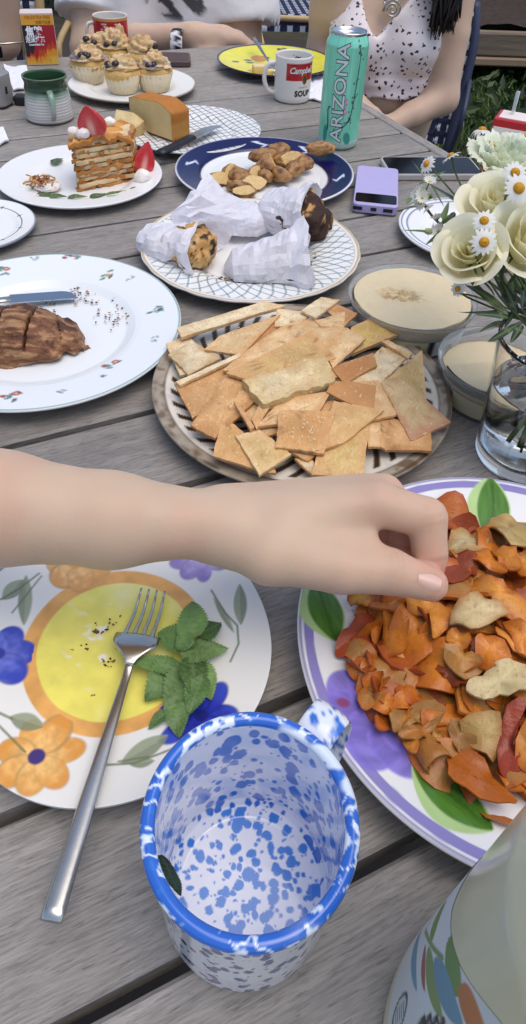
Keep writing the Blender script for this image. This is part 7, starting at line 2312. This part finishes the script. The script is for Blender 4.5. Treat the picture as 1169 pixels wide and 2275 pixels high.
# ---------------- person in the white shirt
Yw = 2.10
hip = PY(372, 330, Yw + .03); waist = PY(372, 130, Yw); chest = PY(374, -30, Yw); neck = PY(376, -190, Yw + .02); head = PY(378, -400, Yw - .02)
lat = np.array([1.0, .1, 0]); lat /= np.linalg.norm(lat)
sh1, el1, wr1 = PY(212, -105, Yw), PY(196, 108, Yw - .12), PY(430, 80, Yw - .24)
sh2, el2, wr2 = PY(532, -105, Yw), PY(545, 105, Yw - .06), PY(500, 120, Yw - .18)
TW = torso_parts(hip, waist, chest, neck, lat, (.12, .115, .12), (.08, .075, .085)) + [([chest + [0, 0, .05], chest + [0, 0, .13]], [.12, .085]), ([sh1, chest + [0, 0, .14], sh2], [.062, .09, .062])]
UPA = [([sh1, .45 * sh1 + .55 * el1], [.058, .050]), ([sh2, .45 * sh2 + .55 * el2], [.058, .050])]
ARM = UPA + [([.45 * sh1 + .55 * el1, el1], [.050, .042]), ([.45 * sh2 + .55 * el2, el2], [.050, .042]), ([el1, .5 * (el1 + wr1) + [0, -.01, .004], wr1], [.043, .041, .030]), ([el2, wr2], [.042, .030])]
ARM += hand_parts(wr1, np.array([.9, .25, -.05]), (0, 0, 1)) + hand_parts(wr2, wr2 - el2, (0, 0, 1))
SKIN = TW + ARM + [([chest + [0, 0, .12], neck, head - [0, 0, .04]], [.075, .058, .055])] + head_parts(head, (.1, -1, 0))
lo, hi = bounds(SKIN, .03)
V, F = sdf_mesh(shape(SKIN, .022), lo, hi, .010)
V = relax(V, F, 2, .4)
base = np.array([hip[0], hip[1], GZ])
man = obj('person', mesh_of(V - base, F), m_skin2, loc=base, label='person in a white printed shirt with folded arms at the far table edge', cat='person')
SHIRT = TW + [([sh1, .40 * sh1 + .60 * el1 + [-.008, 0, 0]], [.066, .074]), ([sh2, .34 * sh2 + .66 * el2 + [.012, 0, 0]], [.066, .076])]
def clip_shirt(p):
    d = np.maximum(hip[2] - .05 - p[:, 2], p[:, 2] - (chest[2] + .20))
    for a, b, k in ((sh1, el1, .66), (sh2, el2, .74)):
        ax_ = (b - a) / np.linalg.norm(b - a)
        t = (p - a) @ ax_ - k * np.linalg.norm(b - a)
        away = np.linalg.norm(p - a - np.clip((p - a) @ ax_, 0, 1)[:, None] * ax_, axis=1)
        d = np.maximum(d, np.minimum(t, .088 - away))
    return d
V, F = cloth_mesh_of(SHIRT, .03, .010, clip_shirt, .0075)
V = V + np.column_stack([0 * V[:, 0], .004 * noise(V, 14, 5, 2), 0 * V[:, 0]])
pz = PY(392, 6, Yw - .14)
u_, v_ = V[:, 0] - pz[0], V[:, 2] - pz[2]
ink = ss(.04, .12, noise(np.column_stack([u_ * .7 + v_ * .5, v_]), 55, 8, 2)) * (1 - ss(.8, 1.0, np.hypot(u_ / .085, v_ / .05))) * (V[:, 1] < Yw - .05)
C = over(np.tile(S('#efecea'), (len(V), 1)), ink * .92, S('#1e1c20'))
obj('shirt', mesh_of(V - base, F, C), mat('white_cotton', attr=True, rough=.85, bump=(26, .35, .008)), parent=man)
kn = [hip + np.array([-.12, -.40, -.02]), hip + np.array([.12, -.40, -.02])]
LEG = [([hip + [s_ * .08, 0, 0], k_ + [0, .02, 0], k_ + [0, .02, -.42], k_ + [0, -.10, -.45]], [.11, .078, .05, .04]) for s_, k_ in zip((-1, 1), kn)]
V, F = cloth_mesh_of(LEG, .03, .006, lambda p: p[:, 2] - (hip[2] + .04), .016)
obj('trousers', mesh_of(V - base, F), mat('dark_trousers', S('#2d2c33'), .85), parent=man)
hc = [([head + [0, .03, .05], head + [0, .03, -.03]], [.090, .085])]
V, F = sdf_mesh(lambda p: np.maximum(shape(hc, .03)(p), -(d_ell(p, head + np.array([.01, -.10, -.06]), (.1, .1, .10)))), *bounds(hc, .03), .009)
obj('hair', mesh_of(V - base, F), m_hair, parent=man)
for s_ in (-1, 1):
    W_, F_, _d = lump((.011, .011, .008), 5, 0, 1, 10)
    obj('eye', mesh_of(W_ + head + np.array([.008 + s_ * .032, -.077, .002]) - base, F_), mat('eye', S('#2a1c18'), .15), parent=man)
# patterned band held by the folded arms
q = PY(395, 98, Yw - .27)
V, F = lathe([(.030, -.014), (.033, -.010), (.034, .0), (.033, .010), (.030, .014)], 60)
C = np.where((noise(V, 110, 5, 2) > .05)[:, None], S('#e0dedd') * np.ones((len(V), 1)), S('#1c1a1e') * np.ones((len(V), 1)))
V = V[:, [2, 0, 1]]
obj('patterned_cuff', mesh_of(V, F, C), mat('patterned_cloth', attr=True, rough=.7), loc=q, label='black and white patterned cuff on the folded forearm at the far edge', cat='cuff')
wc = PY(372, 130, Yw + .03)
chair((wc[0] - .03, wc[1] + .02), 0.06, 'light rattan bistro chair behind the person in the white shirt', .93).scale = (1.28, 1, 1)

# ---------------- person at the far left, only an arm in view
Yl = 1.98
sh, el, wr = PY(-10, -190, Yl), PY(6, 92, Yl - .02), PY(-120, 150, Yl - .1)
tc_ = PY(-190, -60, Yl + .05)
hip = tc_ + [0, .03, -.42]
TL = torso_parts(hip, tc_ + [0, 0, -.2], tc_, tc_, (1, 0, 0), (.12, .10, .11), (.08, .07, .08)) + [([tc_ + [-.19, 0, .14], tc_ + [0, 0, .15], sh], [.055, .085, .055])]
ARM = [([sh, .5 * (sh + el), el], [.052, .050, .042]), ([el, wr], [.042, .03]), ([tc_ + [-.19, 0, .14], tc_ + [-.22, -.02, -.14], tc_ + [-.1, -.14, -.2]], [.05, .045, .035])] + hand_parts(wr, wr - el, (0, 0, 1))
hd_ = tc_ + [0, -.01, .43]
SKIN = TL + ARM + [([tc_ + [0, 0, .12], tc_ + [0, 0, .25], hd_ - [0, 0, .04]], [.07, .055, .052])] + head_parts(hd_, (.5, -.85, 0))
V, F = sdf_mesh(shape(SKIN, .022), *bounds(SKIN, .03), .011)
V = relax(V, F, 2, .4)
base = np.array([hip[0], hip[1], GZ])
lp_ = obj('person', mesh_of(V - base, F), m_skin2, loc=base, label='bare upper arm of a person at the left frame edge behind the drink carton', cat='person')
V, F = cloth_mesh_of(TL, .03, .010, lambda p: np.maximum(hip[2] - .05 - p[:, 2], np.maximum(p[:, 2] - (tc_[2] + .21), .082 - np.linalg.norm(p - sh - [.01, 0, 0], axis=1))), .010)
obj('sleeveless_shirt', mesh_of(V - base, F), mat('pale_shirt', S('#d9cfc8'), .85), parent=lp_)
kn = [hip + np.array([-.10, -.40, -.02]), hip + np.array([.12, -.40, -.02])]
LEG = [([hip + [s_ * .08, 0, 0], k_ + [0, .02, 0], k_ + [0, .02, -.42], k_ + [0, -.10, -.45]], [.11, .078, .05, .04]) for s_, k_ in zip((-1, 1), kn)]
V, F = cloth_mesh_of(LEG, .03, .006, lambda p: p[:, 2] - (hip[2] + .04), .018)
obj('trousers', mesh_of(V - base, F), mat('brown_trousers', S('#4a3f38'), .85), parent=lp_)
hc = [([hd_ + [0, .03, .05], hd_ + [0, .03, -.03]], [.090, .085])]
V, F = sdf_mesh(lambda p: np.maximum(shape(hc, .03)(p), -(d_ell(p, hd_ + np.array([.05, -.09, -.06]), (.1, .1, .10)))), *bounds(hc, .03), .009)
obj('hair', mesh_of(V - base, F), m_hair, parent=lp_)
chair((hip[0], hip[1] + .02), .0, 'rattan bistro chair under the person at the left frame edge', .90)
# ---------------- empty chair in the background
q = P(645, 45, GZ + .44)
chair((q[0] + .02, q[1] + .21), .12, 'empty blue and white woven chair on the patio between the two seated people')
